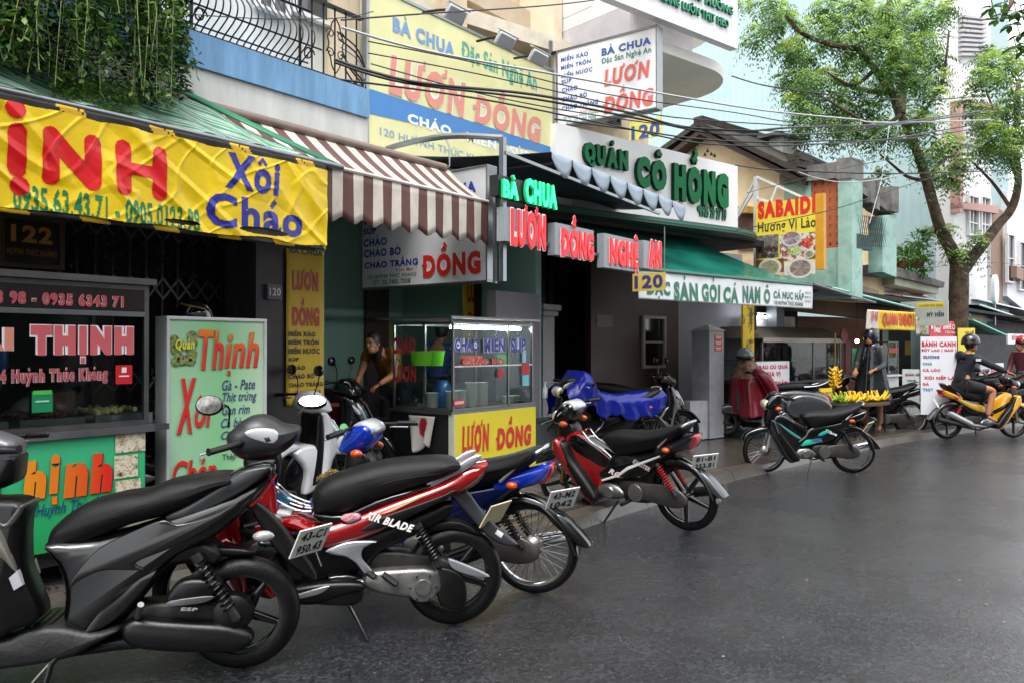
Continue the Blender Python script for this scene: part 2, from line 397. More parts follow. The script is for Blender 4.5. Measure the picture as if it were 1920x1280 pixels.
# ============================================================ SETTING
KERB = [(-8, 4.66), (2.7, 4.66), (4.7, 3.62), (8.5, 3.58), (11, 3.3), (13.5, 2.95), (17, 2.1), (20.5, .9), (30, -2.6), (70, -18)]
def kerb_y(x):
    for (a, b), (c, d) in zip(KERB, KERB[1:]):
        if a <= x <= c: return b+(d-b)*(x-a)/(c-a)
    return KERB[0][1]
def asphalt():
    m = bpy.data.materials.new('wet_asphalt'); m.use_nodes = True; nt = m.node_tree; N = nt.nodes.new; L = nt.links.new; b = nt.nodes['Principled BSDF']
    tc = N('ShaderNodeTexCoord'); S = tc.outputs['Object']
    def noi(sc, det=4, rough=.6):
        n = N('ShaderNodeTexNoise'); n.inputs['Scale'].default_value = sc; n.inputs['Detail'].default_value = det; n.inputs['Roughness'].default_value = rough; L(S, n.inputs['Vector']); return n.outputs[0]
    def mr(s, a, b_, c, d):
        r = N('ShaderNodeMapRange'); r.inputs[1].default_value = a; r.inputs[2].default_value = b_; r.inputs[3].default_value = c; r.inputs[4].default_value = d; L(s, r.inputs[0]); return r.outputs[0]
    def mth(op, a, b_):
        r = N('ShaderNodeMath'); r.operation = op
        for i, q in enumerate((a, b_)):
            if isinstance(q, (int, float)): r.inputs[i].default_value = q
            else: L(q, r.inputs[i])
        return r.outputs[0]
    v = N('ShaderNodeTexVoronoi'); v.inputs['Scale'].default_value = 85; L(S, v.inputs['Vector'])
    big = noi(.5, 2); mid = noi(3.2, 5); fine = noi(120, 4, .7)
    cr = N('ShaderNodeValToRGB'); cr.color_ramp.elements[0].color = (.006, .006, .0063, 1); cr.color_ramp.elements[1].color = (.030, .030, .0315, 1)
    cr.color_ramp.elements[0].position = .35; cr.color_ramp.elements[1].position = .7
    L(mth('ADD', mth('MULTIPLY', fine, .55), mth('MULTIPLY', mid, .45)), cr.inputs[0])
    # small pale chips of stone and grit
    v2 = N('ShaderNodeTexVoronoi'); v2.inputs['Scale'].default_value = 34; v2.inputs['Randomness'].default_value = 1; L(S, v2.inputs['Vector'])
    chip = mr(v2.outputs['Distance'], .06, .16, 1, 0)
    sel = mr(v2.outputs['Color'], .62, .70, 0, 1); chipm = mth('MULTIPLY', chip, sel)
    mx = N('ShaderNodeMix'); mx.data_type = 'RGBA'; L(mth('MULTIPLY', chipm, .8), mx.inputs[0]); L(cr.outputs[0], mx.inputs[6]); mx.inputs[7].default_value = (.16, .15, .14, 1)
    v3 = N('ShaderNodeTexVoronoi'); v3.inputs['Scale'].default_value = 62; L(S, v3.inputs['Vector'])
    sx3 = N('ShaderNodeSeparateColor'); L(v3.outputs['Color'], sx3.inputs[0])
    gr = mth('MULTIPLY', mr(sx3.outputs[0], .0, 1.0, .35, 2.1), mr(noi(31, 3, .7), .35, .65, .55, 1.5))
    cm = N('ShaderNodeMix'); cm.data_type = 'RGBA'; cm.blend_type = 'MULTIPLY'; cm.inputs[0].default_value = 1; L(mx.outputs[2], cm.inputs[6]); L(gr, cm.inputs[7])
    hsn = N('ShaderNodeMix'); hsn.data_type = 'RGBA'; hsn.blend_type = 'MULTIPLY'; hsn.inputs[0].default_value = 1; L(cm.outputs[2], hsn.inputs[6]); hsn.inputs[7].default_value = (.93, .98, 1.08, 1)
    L(hsn.outputs[2], b.inputs['Base Color'])
    rg = mth('ADD', mr(big, .38, .62, .20, .34), mr(mid, .3, .7, -.06, .06)); L(rg, b.inputs['Roughness'])
    b.inputs['Specular IOR Level'].default_value = .22
    v3h = N('ShaderNodeTexVoronoi'); v3h.inputs['Scale'].default_value = 62; L(S, v3h.inputs['Vector'])
    h = mth('ADD', mth('MULTIPLY', v3h.outputs['Distance'], 1.0), mth('ADD', mth('MULTIPLY', fine, .7), mth('MULTIPLY', noi(260, 3, .8), .5)))
    bp = N('ShaderNodeBump'); bp.inputs['Distance'].default_value = .011; L(mr(big, .35, .65, .55, 1.0), bp.inputs['Strength']); L(h, bp.inputs['Height'])
    bp2 = N('ShaderNodeBump'); bp2.inputs['Distance'].default_value = .02; bp2.inputs['Strength'].default_value = .25; L(mid, bp2.inputs['Height']); L(bp.outputs[0], bp2.inputs['Normal'])
    L(bp2.outputs[0], b.inputs['Normal'])
    # thin film of rain water over the stone
    L(mr(big, .36, .60, .45, 1.0), b.inputs['Coat Weight']); L(mr(mid, .3, .7, .06, .17), b.inputs['Coat Roughness']); b.inputs['Coat IOR'].default_value = 1.45
    bp3 = N('ShaderNodeBump'); bp3.inputs['Distance'].default_value = .005; bp3.inputs['Strength'].default_value = .8; L(mth('ADD', mth('MULTIPLY', fine, .8), mth('MULTIPLY', noi(38, 3, .6), .8)), bp3.inputs['Height']); L(bp3.outputs[0], b.inputs['Coat Normal'])
    return m
# the row of houses on the other side of the street (out of frame; it shades the shop fronts as a real street does)
for i, (x0, x1, hh, c) in enumerate(((-14, -8.2, 8.5, '#a39a8a'), (-8, -3.2, 10.5, '#8f9a9a'), (-3, 2.3, 7.5, '#b0a58f'), (2.5, 7.6, 9.5, '#a8a8a2'), (7.8, 12.8, 8, '#9c8f86'))):
    q = thing('opposite_house', ['farthest back plain house across the street', 'second plain house across the street, grey green', 'low cream house across the street', 'grey house across the street behind the camera', 'brown house across the street at the right'][i], 'house', (x0, -6.2, 0))
    bx('wall', M(c, .7, var=.15), q, 0, x1-x0, -6, 0, 0, hh); bx('roof', M('#6a4438', .7), q, -.1, x1-x0+.1, -6.1, .3, hh+.002, hh+.2); bx('shop_front', M('#1e1d1c', .5), q, .4, x1-x0-.4, .002, .02, .1, 2.7); bx('awning', M('#3a5a50', .5), q, .2, x1-x0-.2, .021, 1.6, 2.75, 2.82)
    for k in range(2):
        for z in (4.0, 6.4): f = bx('window', M('#c9c9c4', .5), q, .7+k*2.3, 2.1+k*2.3, .002, .05, z, z+1.3); o_ = bx('pane', M('#22282c', .1), f, .8+k*2.3, 2.0+k*2.3, .051, .06, z+.1, z+1.2)
MB().quad((-60, -80, 0), (160, -80, 0), (160, 90, 0), (-60, 90, 0)).build('road', asphalt(), smooth=False, kind='structure')

wetconc = M('#46403a', .22, var=.4, sc=2.2, bump=.25, bsc=35)
kerbm = M('#45403a', .3, var=.35, sc=4, bump=.3, bsc=40)
mb = MB()
for i, ((a, b), (c, d)) in enumerate(zip(KERB, KERB[1:])):
    mb.quad((a, b+.16, .105), (c, d+.16, .105), (c, 60, .105), (a, 60, .105))
pave = mb.build('pavement', wetconc, smooth=False, kind='structure')
# kerb: individual stones, bevelled towards the road
kst = MB(); kst.add([(0, 0, -.02), (.98, 0, -.02), (.98, .05, .10), (0, .05, .10), (.98, .165, .125), (0, .165, .125), (0, .165, -.02), (.98, .165, -.02)],
                    [(0, 1, 2, 3), (3, 2, 4, 5), (5, 4, 7, 6), (0, 3, 5, 6), (1, 7, 4, 2)])
kme = kst.mesh('kerb_stone', kerbm, False)
kr = thing('kerb', None, None); kr['kind'] = 'structure'
x = 0.2
while x < 21:
    y0, y1 = kerb_y(x), kerb_y(x+.99); o = bpy.data.objects.new('kerb_stone', kme); COL.objects.link(o); o.parent = kr
    o.location = (x, y0, rnd.uniform(-.004, .004)); an = math.atan2(kerb_y(x+.97)-y0, .97); o.rotation_euler = (0, 0, an); x += .985*math.cos(an)
# paving tiles with fan relief
tl = bpy.data.materials.new('fan_tile'); tl.use_nodes = True
nt = tl.node_tree; N = nt.nodes.new; L = nt.links.new; b = nt.nodes['Principled BSDF']
tc = N('ShaderNodeTexCoord'); wv = N('ShaderNodeTexWave'); wv.wave_type = 'RINGS'; wv.rings_direction = 'SPHERICAL'; wv.inputs['Scale'].default_value = 6; wv.inputs['Distortion'].default_value = .4
L(tc.outputs['Object'], wv.inputs['Vector']); cr = N('ShaderNodeValToRGB'); cr.color_ramp.elements[0].color = (.05, .045, .04, 1); cr.color_ramp.elements[1].color = (.15, .14, .125, 1); cr.color_ramp.elements[0].position = .2; cr.color_ramp.elements[1].position = .6
L(wv.outputs[0], cr.inputs[0]); nz = N('ShaderNodeTexNoise'); nz.inputs['Scale'].default_value = 5; L(tc.outputs['Object'], nz.inputs[0])
mx = N('ShaderNodeMix'); mx.data_type = 'RGBA'; mx.blend_type = 'MULTIPLY'; mx.inputs[0].default_value = .6; L(cr.outputs[0], mx.inputs[6]); L(nz.outputs[0], mx.inputs[7]); L(mx.outputs[2], b.inputs['Base Color'])
b.inputs['Roughness'].default_value = .28; bp = N('ShaderNodeBump'); bp.inputs['Distance'].default_value = .008; L(wv.outputs[0], bp.inputs['Height']); L(bp.outputs[0], b.inputs['Normal'])
tme = MB().box(-.005, .192, -.005, .192, -.02, .012)
tme = tme.mesh('paving_tile', tl, False)
n = 0
for i in range(34):
    for j in range(12):
        x = .4+i*.2; y = 3.76+j*.2
        if x > 7.1 or n > 290 or y < max(kerb_y(x), kerb_y(x+.2))+.18: continue
        o = bpy.data.objects.new('paving_tile', tme); COL.objects.link(o); o.parent = pave; o.location = (x, y, .108+rnd.uniform(-.0015, .0025)); n += 1

# ------------------------------------------------------------ house on the left (number 122), dark behind a folding gate
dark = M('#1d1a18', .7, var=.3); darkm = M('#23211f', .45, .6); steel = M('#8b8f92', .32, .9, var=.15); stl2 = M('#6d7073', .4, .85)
white = M('#cfd0cc', .55, var=.22, sc=2.5, bump=.05, key='streak'); mint = M('#86aa9c', .6, var=.12, sc=1.2); beige = M('#c9b79a', .65, var=.3, sc=1.6, key='streak')
h = thing('terraced_house', 'house under the ivy with a dark folding gate behind the food cabinet', 'house', (-1, 6, .12))
def hb(name, mat, x0, x1, y0, y1, z0, z1, par=None, **k):
    p = par or h; q = p.location
    return bx(name, mat, p, x0-q.x, x1-q.x, y0-q.y, y1-q.y, z0-q.z, z1-q.z, **k)
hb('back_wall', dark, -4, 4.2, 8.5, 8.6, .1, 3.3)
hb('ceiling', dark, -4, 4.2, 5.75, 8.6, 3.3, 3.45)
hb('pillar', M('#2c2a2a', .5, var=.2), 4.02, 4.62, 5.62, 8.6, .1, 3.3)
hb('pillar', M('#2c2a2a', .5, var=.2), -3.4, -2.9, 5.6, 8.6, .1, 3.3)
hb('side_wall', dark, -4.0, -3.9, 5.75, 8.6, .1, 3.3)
hb('upper_wall', M('#a9aaa2', .7, var=.25), -4, 2.96, 6.35, 6.5, 3.45, 8)
hb('balcony_slab', M('#9b9c96', .7, var=.25), -4, 2.9, 5.25, 6.36, 3.26, 3.7)
# folding gate: crossing lattice straps and uprights
g = thing('folding_gate', 'dark steel folding gate with crossed straps under the ivy', 'gate', (0.2, 6.05, .12))
for i in range(30):
    bx('upright', darkm, g, i*.13, i*.13+.02, -.012, .012, 0, 2.95)
lat = MB().bar((0, -.02, 0), (.13, -.02, .16), .004, .018).bar((.13, -.026, 0), (0, -.026, .16), .004, .018)
latm = lat.mesh('lattice_cross', M('#4a4a4a', .4, .7), False)
for z in (.5, 1.05, 1.75, 2.2, 2.62):
    for i in range(29):
        o = bpy.data.objects.new('lattice_cross', latm); COL.objects.link(o); o.parent = g; o.location = (i*.13+.01, 0, z)
# number plates
PG = PY(5.98)
s = Sign('number_plate', 'dark number plate 122 with gold figures above the food cabinet', 'sign', PG, 8, 112, 408, 492, M('#14100c', .4), frame=M('#3d2d12', .4))
s.txt('122', 20, 424, 98, 456, '#a87228', bold=.04); s.txt('HUỲNH THÚC KHÁNG', 12, 464, 106, 480, '#8a5c22', bold=.02)
s = Sign('number_plate', 'small blue-grey house number plate 120 on the dark pillar', 'sign', PY(5.59), 502, 529, 533, 561, M('#3b4250', .4))
s.txt('120', 505, 540, 526, 555, '#c8ccd2', bold=.02)

# ------------------------------------------------------------ house with the blue balcony (number 120)
h = thing('shop_house', 'white house with a blue banded balcony above the porridge shop', 'house', (4.6, 5.6, .12))
blue = M('#6f9cc4', .6, var=.3, sc=4, key='streak')
hb('floor_slab', M('#4c463f', .3, var=.3), 4.62, 8.6, 5.7, 10.6, .08, .16)
hb('back_wall', mint, 4.62, 8.6, 8.2, 8.3, .16, 3.2)
hb('side_wall', mint, 4.625, 4.72, 5.62, 8.2, .16, 3.2)
hb('column', mint, 5.75, 5.95, 7.9, 8.198, .16, 3.2)
hb('side_wall', mint, 8.3, 8.42, 5.9, 8.2, .16, 3.3); hb('doorway', M('#4a3f3a', .6), 7.55, 7.95, 8.12, 8.19, .16, 3.19)
hb('ceiling', M('#c9c9c2', .8), 4.0, 8.7, 5.62, 9.5, 3.2, 3.34)
hb('upper_wall', white, 2.97, 5.9, 6.35, 6.5, 3.7, 8.5)
hb('white_band', white, 2.2, 4.86, 5.225, 6.34, 3.20, 3.455)
hb('blue_band', blue, 2.2, 4.86, 5.2, 6.345, 3.458, 3.70)
hb('return_wall', beige, 5.32, 5.48, 6.0, 6.34, 3.72, 8.5); hb('parapet_end', M('#a9a59c', .6), 4.87, 5.9, 6.0, 6.34, 3.0, 3.71)
# window above the balcony
wp = PY(6.3)
def window(par, pl, xl, xr, yt, yb, frm='#d9d9d6', gl='#3a4046', bars=1, cross=1, name='window', dep=.05, at=None):
    a0, z1 = pl.loc(xl, yt); a1, _ = pl.loc(xr, yt); _, z0 = pl.loc((xl), yb)
    o = pl.w(a0, z0); q = par.matrix_world if False else None
    t = MB(); w, hh = a1-a0, z1-z0; f = min(.05, w*.08)
    R = Matrix.Rotation(pl.a-par.rotation_euler.z, 4, 'Z'); off = Matrix.Rotation(-par.rotation_euler.z, 4, 'Z') @ (o-par.location)
    T = Matrix.Translation(off) @ R
    for (x0, x1, c0, c1) in ((0, f, 0, hh), (w-f, w, 0, hh), (f, w-f, 0, f), (f, w-f, hh-f, hh)): t.box(x0, x1, -dep, .02, c0, c1, 0, T)
    for i in range(bars): x = w*(i+1)/(bars+1); t.box(x-f/3, x+f/3, -dep*.7, .0, f, hh-f, 0, T)
    for i in range(cross): z = hh*(i+1)/(cross+1); t.box(f, w-f, -dep*.6, .001, z-f/3, z+f/3, 0, T)
    fr = t.build(name, M(frm, .5), par, smooth=False)
    MB().box(f, w-f, -.004, .012, f, hh-f, 0, T).build('pane', M(gl, .08, var=.2, sc=1, spec=.8), fr, smooth=False)
    return fr
window(h, wp, 478, 540, -60, 14, bars=1, cross=0); window(h, wp, 545, 622, -60, 24, bars=0, cross=0)
# wrought iron balcony rail: bellied bars, scroll panel at the right
rl = thing('balcony_railing', 'black wrought iron balcony railing with bellied bars above the blue band', 'railing', (2.3, 5.3, 3.70))
iron = M('#17171a', .4, .5)
for i in range(31):
    x = 0.15+i*.058
    P = [(x, 0, .04), (x, -.05, .08), (x, -.17, .16), (x, -.19, .26), (x, -.10, .38), (x, -.03, .50), (x, -.04, .60), (x, -.09, .63), (x, -.10, .585)]
    MB().tube(catmull(P, 3, False), .006, 5).build('bar', iron, rl)
for (z, y, r) in ((.04, 0, .011), (.5, -.03, .011), (.16, -.17, .007), (.09, .0, .007)):
    MB().tube([(0, y, z), (1.98, y, z)], r, 6).build('rail', iron, rl)
for x in (0.1, .95, 1.9):
    MB().tube([(x, 0, 0), (x, 0, .66)], .012, 6).build('post', iron, rl)
    for s_ in (-1, 1):
        MB().tube([(x+.05*s_*math.cos(a)*(1-a/9), -.02-.10*(1-a/14), .12+.06*math.sin(a)*(1-a/9)) for a in [k*.5 for k in range(14)]], .006, 5).build('scroll', iron, rl)
for x in (2.02, 2.14, 2.26, 2.38, 2.5): MB().tube([(x, 0, 0), (x, 0, .62)], .008, 5).build('bar', iron, rl)
MB().bar((1.94, 0, .63), (2.56, 0, .63), .05, .02).build('rail', iron, rl); MB().bar((1.94, 0, .04), (2.56, 0, .04), .02, .02).build('rail', iron, rl)
for s_ in (-1, 1):
    P = [(2.26+s_*(.09*abs(math.sin(k*math.pi/8))**.8)*(1 if k % 2 else .8), -.01, .08+k*.058) for k in range(9)]
    MB().tube(catmull(P, 3, False), .006, 5).build('scroll', iron, rl)
    for zc in (.24, .40):
        MB().tube([(2.26+s_*(.055+.045*(1-a/10)*math.cos(a)), -.01, zc+.045*(1-a/10)*math.sin(a)) for a in [k*.6 for k in range(14)]], .005, 5).build('scroll', iron, rl)

# grey plaster wall and white pilaster right of the shop
gp = M('#77737a', .6, var=.2, sc=2)
h2 = thing('boundary_wall', 'grey plastered dividing wall right of the porridge cart', 'wall', (7.7, 5.75, .12))
a = atY(930, 545, 5.75); b_ = atY(1012, 545, 5.75)
bx('wall', gp, h2, a.x-7.7, b_.x-7.7, 0, .14, 0, a.z-.12); bx('ledge', M('#33393b', .5), h2, a.x-7.7+.0, b_.x-7.7+.35, -.55, -.002, 0, .52)
pl = thing('pilaster', 'white pilaster with a moulded capital beside the grey dividing wall', 'pillar', (8.75, 6.1, .12))
mb = MB(); mb.box(0, .26, 0, .3, .0, 1.78)
mb.build('shaft', M('#a9a5a8', .6), pl, smooth=False); MB().box(-.04, .30, -.04, .34, 1.782, 1.85).box(-.07, .33, -.07, .37, 1.852, 1.93).build('capital', M('#a9a5a8', .6), pl, smooth=False, bevel=.01)
bx('shaft_side', M('#33503f', .6), pl, -.14, -.003, .02, .32, 0, 1.76)

# ------------------------------------------------------------ house above the large billboard and the fish salad shop
h = thing('apartment_house', 'beige house with curved white balconies behind the yellow billboard', 'house', (6.0, 6.6, 3.3))
hb('wall', beige, 5.705, 13.2, 6.9, 7.0, 3.4, 9.5)
hb('pier', beige, 7.3, 7.75, 6.55, 6.895, 3.4, 9.5); hb('pier', M('#d8c9b0', .6), 9.3, 9.5, 6.3, 6.895, 3.4, 9.5)
hb('lintel', M('#b5a68f', .6), 7.76, 9.295, 6.7, 6.897, 5.9, 6.2)
wq = PY(6.88)
window(h, wq, 700, 768, -60, 70, '#6b5a5a', '#3b2a3c', 1, 1); window(h, wq, 788, 868, -60, 66, '#7a6a68', '#3a3038', 1, 1)
window(h, wq, 975, 1030, 72, 190, '#3d3a38', '#6f7a80', 1, 0); window(h, wq, 1046, 1160, 60, 190, '#3d3a38', '#66707a', 1, 0)
def slab_outline(x0, x1, yb, yf, r):
    P = [(x0, yb), (x0, yf), (x1-r, yf)]
    for k in range(1, 13): a = -math.pi/2+k*math.pi/2/12; P.append((x1-r+r*math.cos(a), yf+r+r*math.sin(a)))
    P.append((x1, yb)); return P
def hslab(name, P, z0, z1, mat, par, rot=-13, bevel=.01):
    T = Matrix.Rotation(rad(rot), 4, 'Z'); mb = MB(); n = len(P)
    vs = [T @ Vector((a, b, z0)) for a, b in P]+[T @ Vector((a, b, z1)) for a, b in P]
    mb.add(vs, [list(range(n))[::-1], list(range(n, 2*n))]+[(i, (i+1) % n, n+(i+1) % n, n+i) for i in range(n)])
    return mb.build(name, mat, par, smooth=True, angle=30)
cb = thing('curved_balcony', 'white balcony with rounded end under the green lettered sign', 'balcony', (8.64, 5.8, 5.2))
wst = M('#e6e4df', .55, var=.16, sc=1.2)
sp_ = PB(-.9); e1 = sp_.loc(1372, 140); e2 = sp_.loc(1372, 100); e3 = sp_.loc(1340, 62)
bz = e1[1]-5.2
hslab('lower_slab', slab_outline(.75, e1[0]+.62, 1.2, -.9, .95), bz-.04, bz+.10, wst, cb)
hslab('parapet', slab_outline(.75, e1[0]+.15, 1.2, -.55, .6), bz+.105, bz+.62, M('#bdb9bd', .6, var=.15), cb)
hslab('upper_slab', slab_outline(.75, e1[0]+.4, 1.2, -.8, .8), bz+.625, bz+.80, wst, cb)
hslab('underside_beam', slab_outline(.75, e1[0]-1.2, 1.2, .1, .1), bz+.81, bz+1.6, wst, cb)
hslab('long_slab', slab_outline(-2.2, 3.2, 1.9, .55, .1), bz+.25, bz+.45, M('#cfc5b2', .6, var=.2), cb)
pt_ = PB(-1.25)
s = Sign('shop_sign', 'white fascia sign with green lettering on the top curved balcony', 'sign', pt_, 1130, 1383, (-130, -14), (-40, 92), M('#dedfe0', .4), th=.12, at='r')
s.txt('BÁNH CUỐN RAU MUỐNG', 1185, -34, 1371, -10, '#0d8a5e', bold=.02, depth=.03, side=M('#0a5f42')); s.txt('BÁNH TRÁNG LUỘN THỊT HEO', 1190, -2, 1363, 22, '#0d8a5e', bold=.02, depth=.03, side=M('#0a5f42'))

# fish salad shop ground floor
brown = M('#38200f', .5, var=.25, sc=2); gw = M('#8d8c93', .6, var=.15, sc=2)
h = thing('fish_salad_house', 'brown fronted shop in deep shade under the green awning', 'house', (9, 6.6, .12), rad(-13))
PC = Plane(9, 6.6, -13)
def pb(name, mat, a0, a1, z0, z1, y0=0, y1=.12, par=None, **k): return bx(name, mat, par or h, a0, a1, y0, y1, z0-.12, z1-.12, **k)
aL = PC.loc(1108, 600)[0]; aR = PC.loc(1272, 600)[0]
pb('brown_wall', brown, aL, aR, .1, 3.2); pb('gate', M('#191614', .5, .3), -.4, aL-.002, .1, 3.2, .5, .55)
for i in range(12): pb('gate_slat', M('#221e1b', .4, .4), -.3+i*.17, -.3+i*.17+.1, .12, 3.0, .46, .498)
pb('roof', dark, -.75, 4.3, 3.1, 3.2, -.95, 3); pb('rear_wall', dark, -.75, 4.3, .1, 3.1, 2.9, 3.0); pb('side_wall', dark, -.75, -.65, .1, 3.1, .0, 2.9); pb('side_wall', dark, 4.2, 4.3, .1, 3.1, .15, 2.9)
pb('step', M('#5b4d42', .35), aL, aR+.2, .1, .27, -.5, -.002)
# window on the brown wall
window(h, Plane(9-.0*1, 6.6, -13), 1202, 1245, 592, 690, '#8f8a84', '#121416', 0, 1)
s = Sign('notice', 'faded paper notice on the brown wall beside the window', 'notice', Plane(9, 6.59, -13), 1119, 1149, 590, 613, M('#7b7a74', .6), th=.005)
# grey wall, low wall and pillar with the red notices
gwt = thing('boundary_wall', 'pale grey wall behind the white gate pillar with red notices', 'wall', (12.0, 5.95, .12), rad(-13)); PG2 = Plane(12.0, 5.95, -13)
a0 = PG2.loc(1268, 600)[0]; a1 = PG2.loc(1392, 600)[0]
bx('wall', gw, gwt, a0, a1, 0, .12, 0, 3.0)
lw = thing('low_wall', 'low white garden wall with a square pillar bearing red notices', 'wall', (11.2, 5.2, .12), rad(-13)); PL2 = Plane(11.2, 5.2, -13)
a0, z1 = PL2.loc(1294, 752); a1 = PL2.loc(1332, 752)[0]; a2, z2 = PL2.loc(1327, 620); a3 = PL2.loc(1354, 620)[0]
bx('wall', M('#b9b9bf', .55, var=.2), lw, a0, a2-.002, 0, .16, 0, z1-.12)
bx('dark_wall', M('#55535a', .6), lw, PL2.loc(1270, 700)[0], a2-.002, .9, 1.0, 0, 1.35)
bx('pillar', M('#a4a4ab', .55, var=.2), lw, a2, a3, -.03, .3, 0, z2-.12)
MB().add([(a2-.03, -.06, z2-.118), (a3+.03, -.06, z2-.118), (a3+.03, .33, z2-.118), (a2-.03, .33, z2-.118), ((a2+a3)/2, .13, z2-.02)], [(0, 1, 4), (1, 2, 4), (2, 3, 4), (3, 0, 4), (0, 3, 2, 1)]).build('pillar_cap', M('#c9c5c0', .5), lw, smooth=False)
pn = Plane(11.2, 5.2, -13); pn.o = pn.o - pn.n*.034
for i, (y0, y1) in enumerate(((628, 638), (639, 648), (649, 658))):
    s = Sign('notice', ['red notice with yellow letters, topmost on the gate pillar', 'red notice with white letters, middle of three on the gate pillar', 'red notice with white letters, lowest on the gate pillar'][i], 'notice', pn, 1340, 1354, y0, y1, M('#c0231c', .5), th=.004, group='red notices on the gate pillar')
    s.rect(1341.5, y0+2, 1352.5, y0+3.6, M('#ffe27a' if i == 0 else '#f2e6e0', .5)); s.rect(1342.5, y0+5.4, 1351.5, y0+6.6, M('#f2e6e0', .5))

# ============================================================ AWNINGS, BANNERS, SIGNS (left to right)
redp, bluep, grnp = '#d3201d', '#2a2f86', '#157a4f'
# --- green and white striped awning with the yellow banner
g1, g2, g3 = M('#3a8560', .5, var=.45, sc=2.2), M('#b9c4b8', .55, var=.4, sc=2.2), M('#7fa898', .5, var=.45, sc=2.2)
aw = thing('striped_awning', 'green and white striped canvas awning above the yellow banner', 'awning', (-1.5, 4.7, 2.84))
def green_fn(u, v):
    x = u*(5.55-1.0*v); sag = -.07*math.sin(v*math.pi)*(1+.5*math.sin(x*5))
    return (x, .02+v*.46, .02+v*.37+sag*.5+.015*math.sin(x*17+v*3))
MB().grid(green_fn, 222, 8, mf=lambda i, j: [0, 0, 1, 0, 2, 1, 2, 1, 0, 0, 0, 1][i % 12]).build('canvas', [g1, g2, g3], aw)
MB().tube([(-.1, 0, 0), (5.62, 0, 0)], .022, 10).build('front_pipe', steel, aw)
MB().add([(5.46, .0, .01), (5.62, .0, .01), (4.68, .5, .42), (4.52, .5, .42)], [(0, 1, 2, 3)]).build('side_strip', M('#1f7a56', .5), aw, thick=.01)
for x in (.6, 3.2, 5.4): MB().tube([(x, .02, -.02), (x, .5, .2)], .014, 6).build('arm', stl2, aw)
# banner: yellow cloth on a black and yellow hazard strip
blk = M('#16120e', .45, var=.3)
ye = M('#dfbd10', .34, var=.18, sc=3, bump=.35, bsc=14)
PBN = PY(4.68)
s = Sign('hanging_banner', 'wrinkled yellow cloth banner with huge red letters hanging from the green awning', 'banner', PBN, -420, 611, (8, 309), (250, 470), [blk, M('#c9a010', .45, var=.3)], wrinkle=.008, at='r', nu=260, nv=40,
         mf=lambda i, j: 1 if (j >= 33 and (i+j) % 46 < 13 and (i*7+j*3) % 11 > 0) or (j < 3 and (i+j) % 37 < 14) else 0, part='hazard_strip')
bw, bh = s.w, s.h
def cl_y(x, z):
    v = z/bh; n1 = noise.noise(Vector((x*1.6-z*1.2, z*.8, 4)))
    cr_ = abs(noise.noise(Vector((x*2.6+z*3.4, z*1.2-x*.3, 7)))); cr2 = abs(noise.noise(Vector((x*4.4-z*5.0, z*2+x, 11))))
    drop = sum(math.exp(-((x-(c0+(bh-z)*sl))/.05)**2) for c0, sl in ((.55, .5), (1.55, .8), (3.55, -.5), (4.35, -.5), (2.75, .6)))
    return -.016-.010*max(0, .16-cr_)/.16-.005*max(0, .10-cr2)/.10+.016*n1-.008*drop*(.3+v*.7)+.005*math.sin(x*7+z*5)
def cl_lo(x): return bh*(.045+.012*math.sin(x*11)+.028*noise.noise(Vector((x*3.3, 0, 2))))
def cl_hi(x): return bh*(.918+.012*abs(math.sin(x*9))+.010*noise.noise(Vector((x*5, 3, 2))))
NU, NV = 620, 130
gx = np.linspace(0, bw, NU+1); gz = np.linspace(0, bh, NV+1)
P_ = np.zeros((NV+1, NU+1, 3))
for i in range(NU+1):
    lo, hi = cl_lo(gx[i]), cl_hi(gx[i])
    for j in range(NV+1): z = min(max(gz[j], lo), hi); P_[j, i] = (gx[i], cl_y(gx[i], z), z)
def cloth_mesh(mask, name, mat, off):
    jj, ii = np.nonzero(mask); base = jj*(NU+1)+ii; F = np.stack([base, base+1, base+NU+2, base+NU+1], 1); used, inv = np.unique(F, return_inverse=True)
    V = P_.reshape(-1, 3)[used]+np.array([0, off, 0]); mb = MB(); mb.v = [tuple(v) for v in V]; mb.f = inv.reshape(F.shape).tolist(); mb.m = [0]*len(mb.f)
    return mb.build(name, mat, s.t, angle=70)
cz_ = (gz[:-1]+gz[1:])/2; cx_ = (gx[:-1]+gx[1:])/2; ZZ, XX = np.meshgrid(cz_, cx_, indexing='ij')
inside = (ZZ > np.array([cl_lo(x) for x in cx_])[None]) & (ZZ < np.array([cl_hi(x) for x in cx_])[None])
rip = np.zeros_like(inside)
for (rx, rz, rw, rh) in ((3.32, .115, .14, .03), (3.62, .10, .10, .022), (4.62, .13, .16, .035), (2.5, .13, .2, .03), (1.9, .12, .12, .02)): rip |= ((XX-rx)/rw)**2+((ZZ-(rz-.05)*bh/.66)/rh/.8)**2 < 1
cloth_mesh(inside & ~rip, 'cloth', ye, 0)
dred, dblue, dgrn = M('#c81418', .32, var=.12, bump=.35, bsc=14), M('#26298a', .35, var=.12, bump=.35, bsc=14), M('#13754a', .4, var=.15)
def seg_mask(p, q, r):
    px, pz = p; dx, dz = q[0]-px, q[1]-pz; L2 = dx*dx+dz*dz+1e-9; t = np.clip(((XX-px)*dx+(ZZ-pz)*dz)/L2, 0, 1); return (XX-px-t*dx)**2+(ZZ-pz-t*dz)**2 < r*r
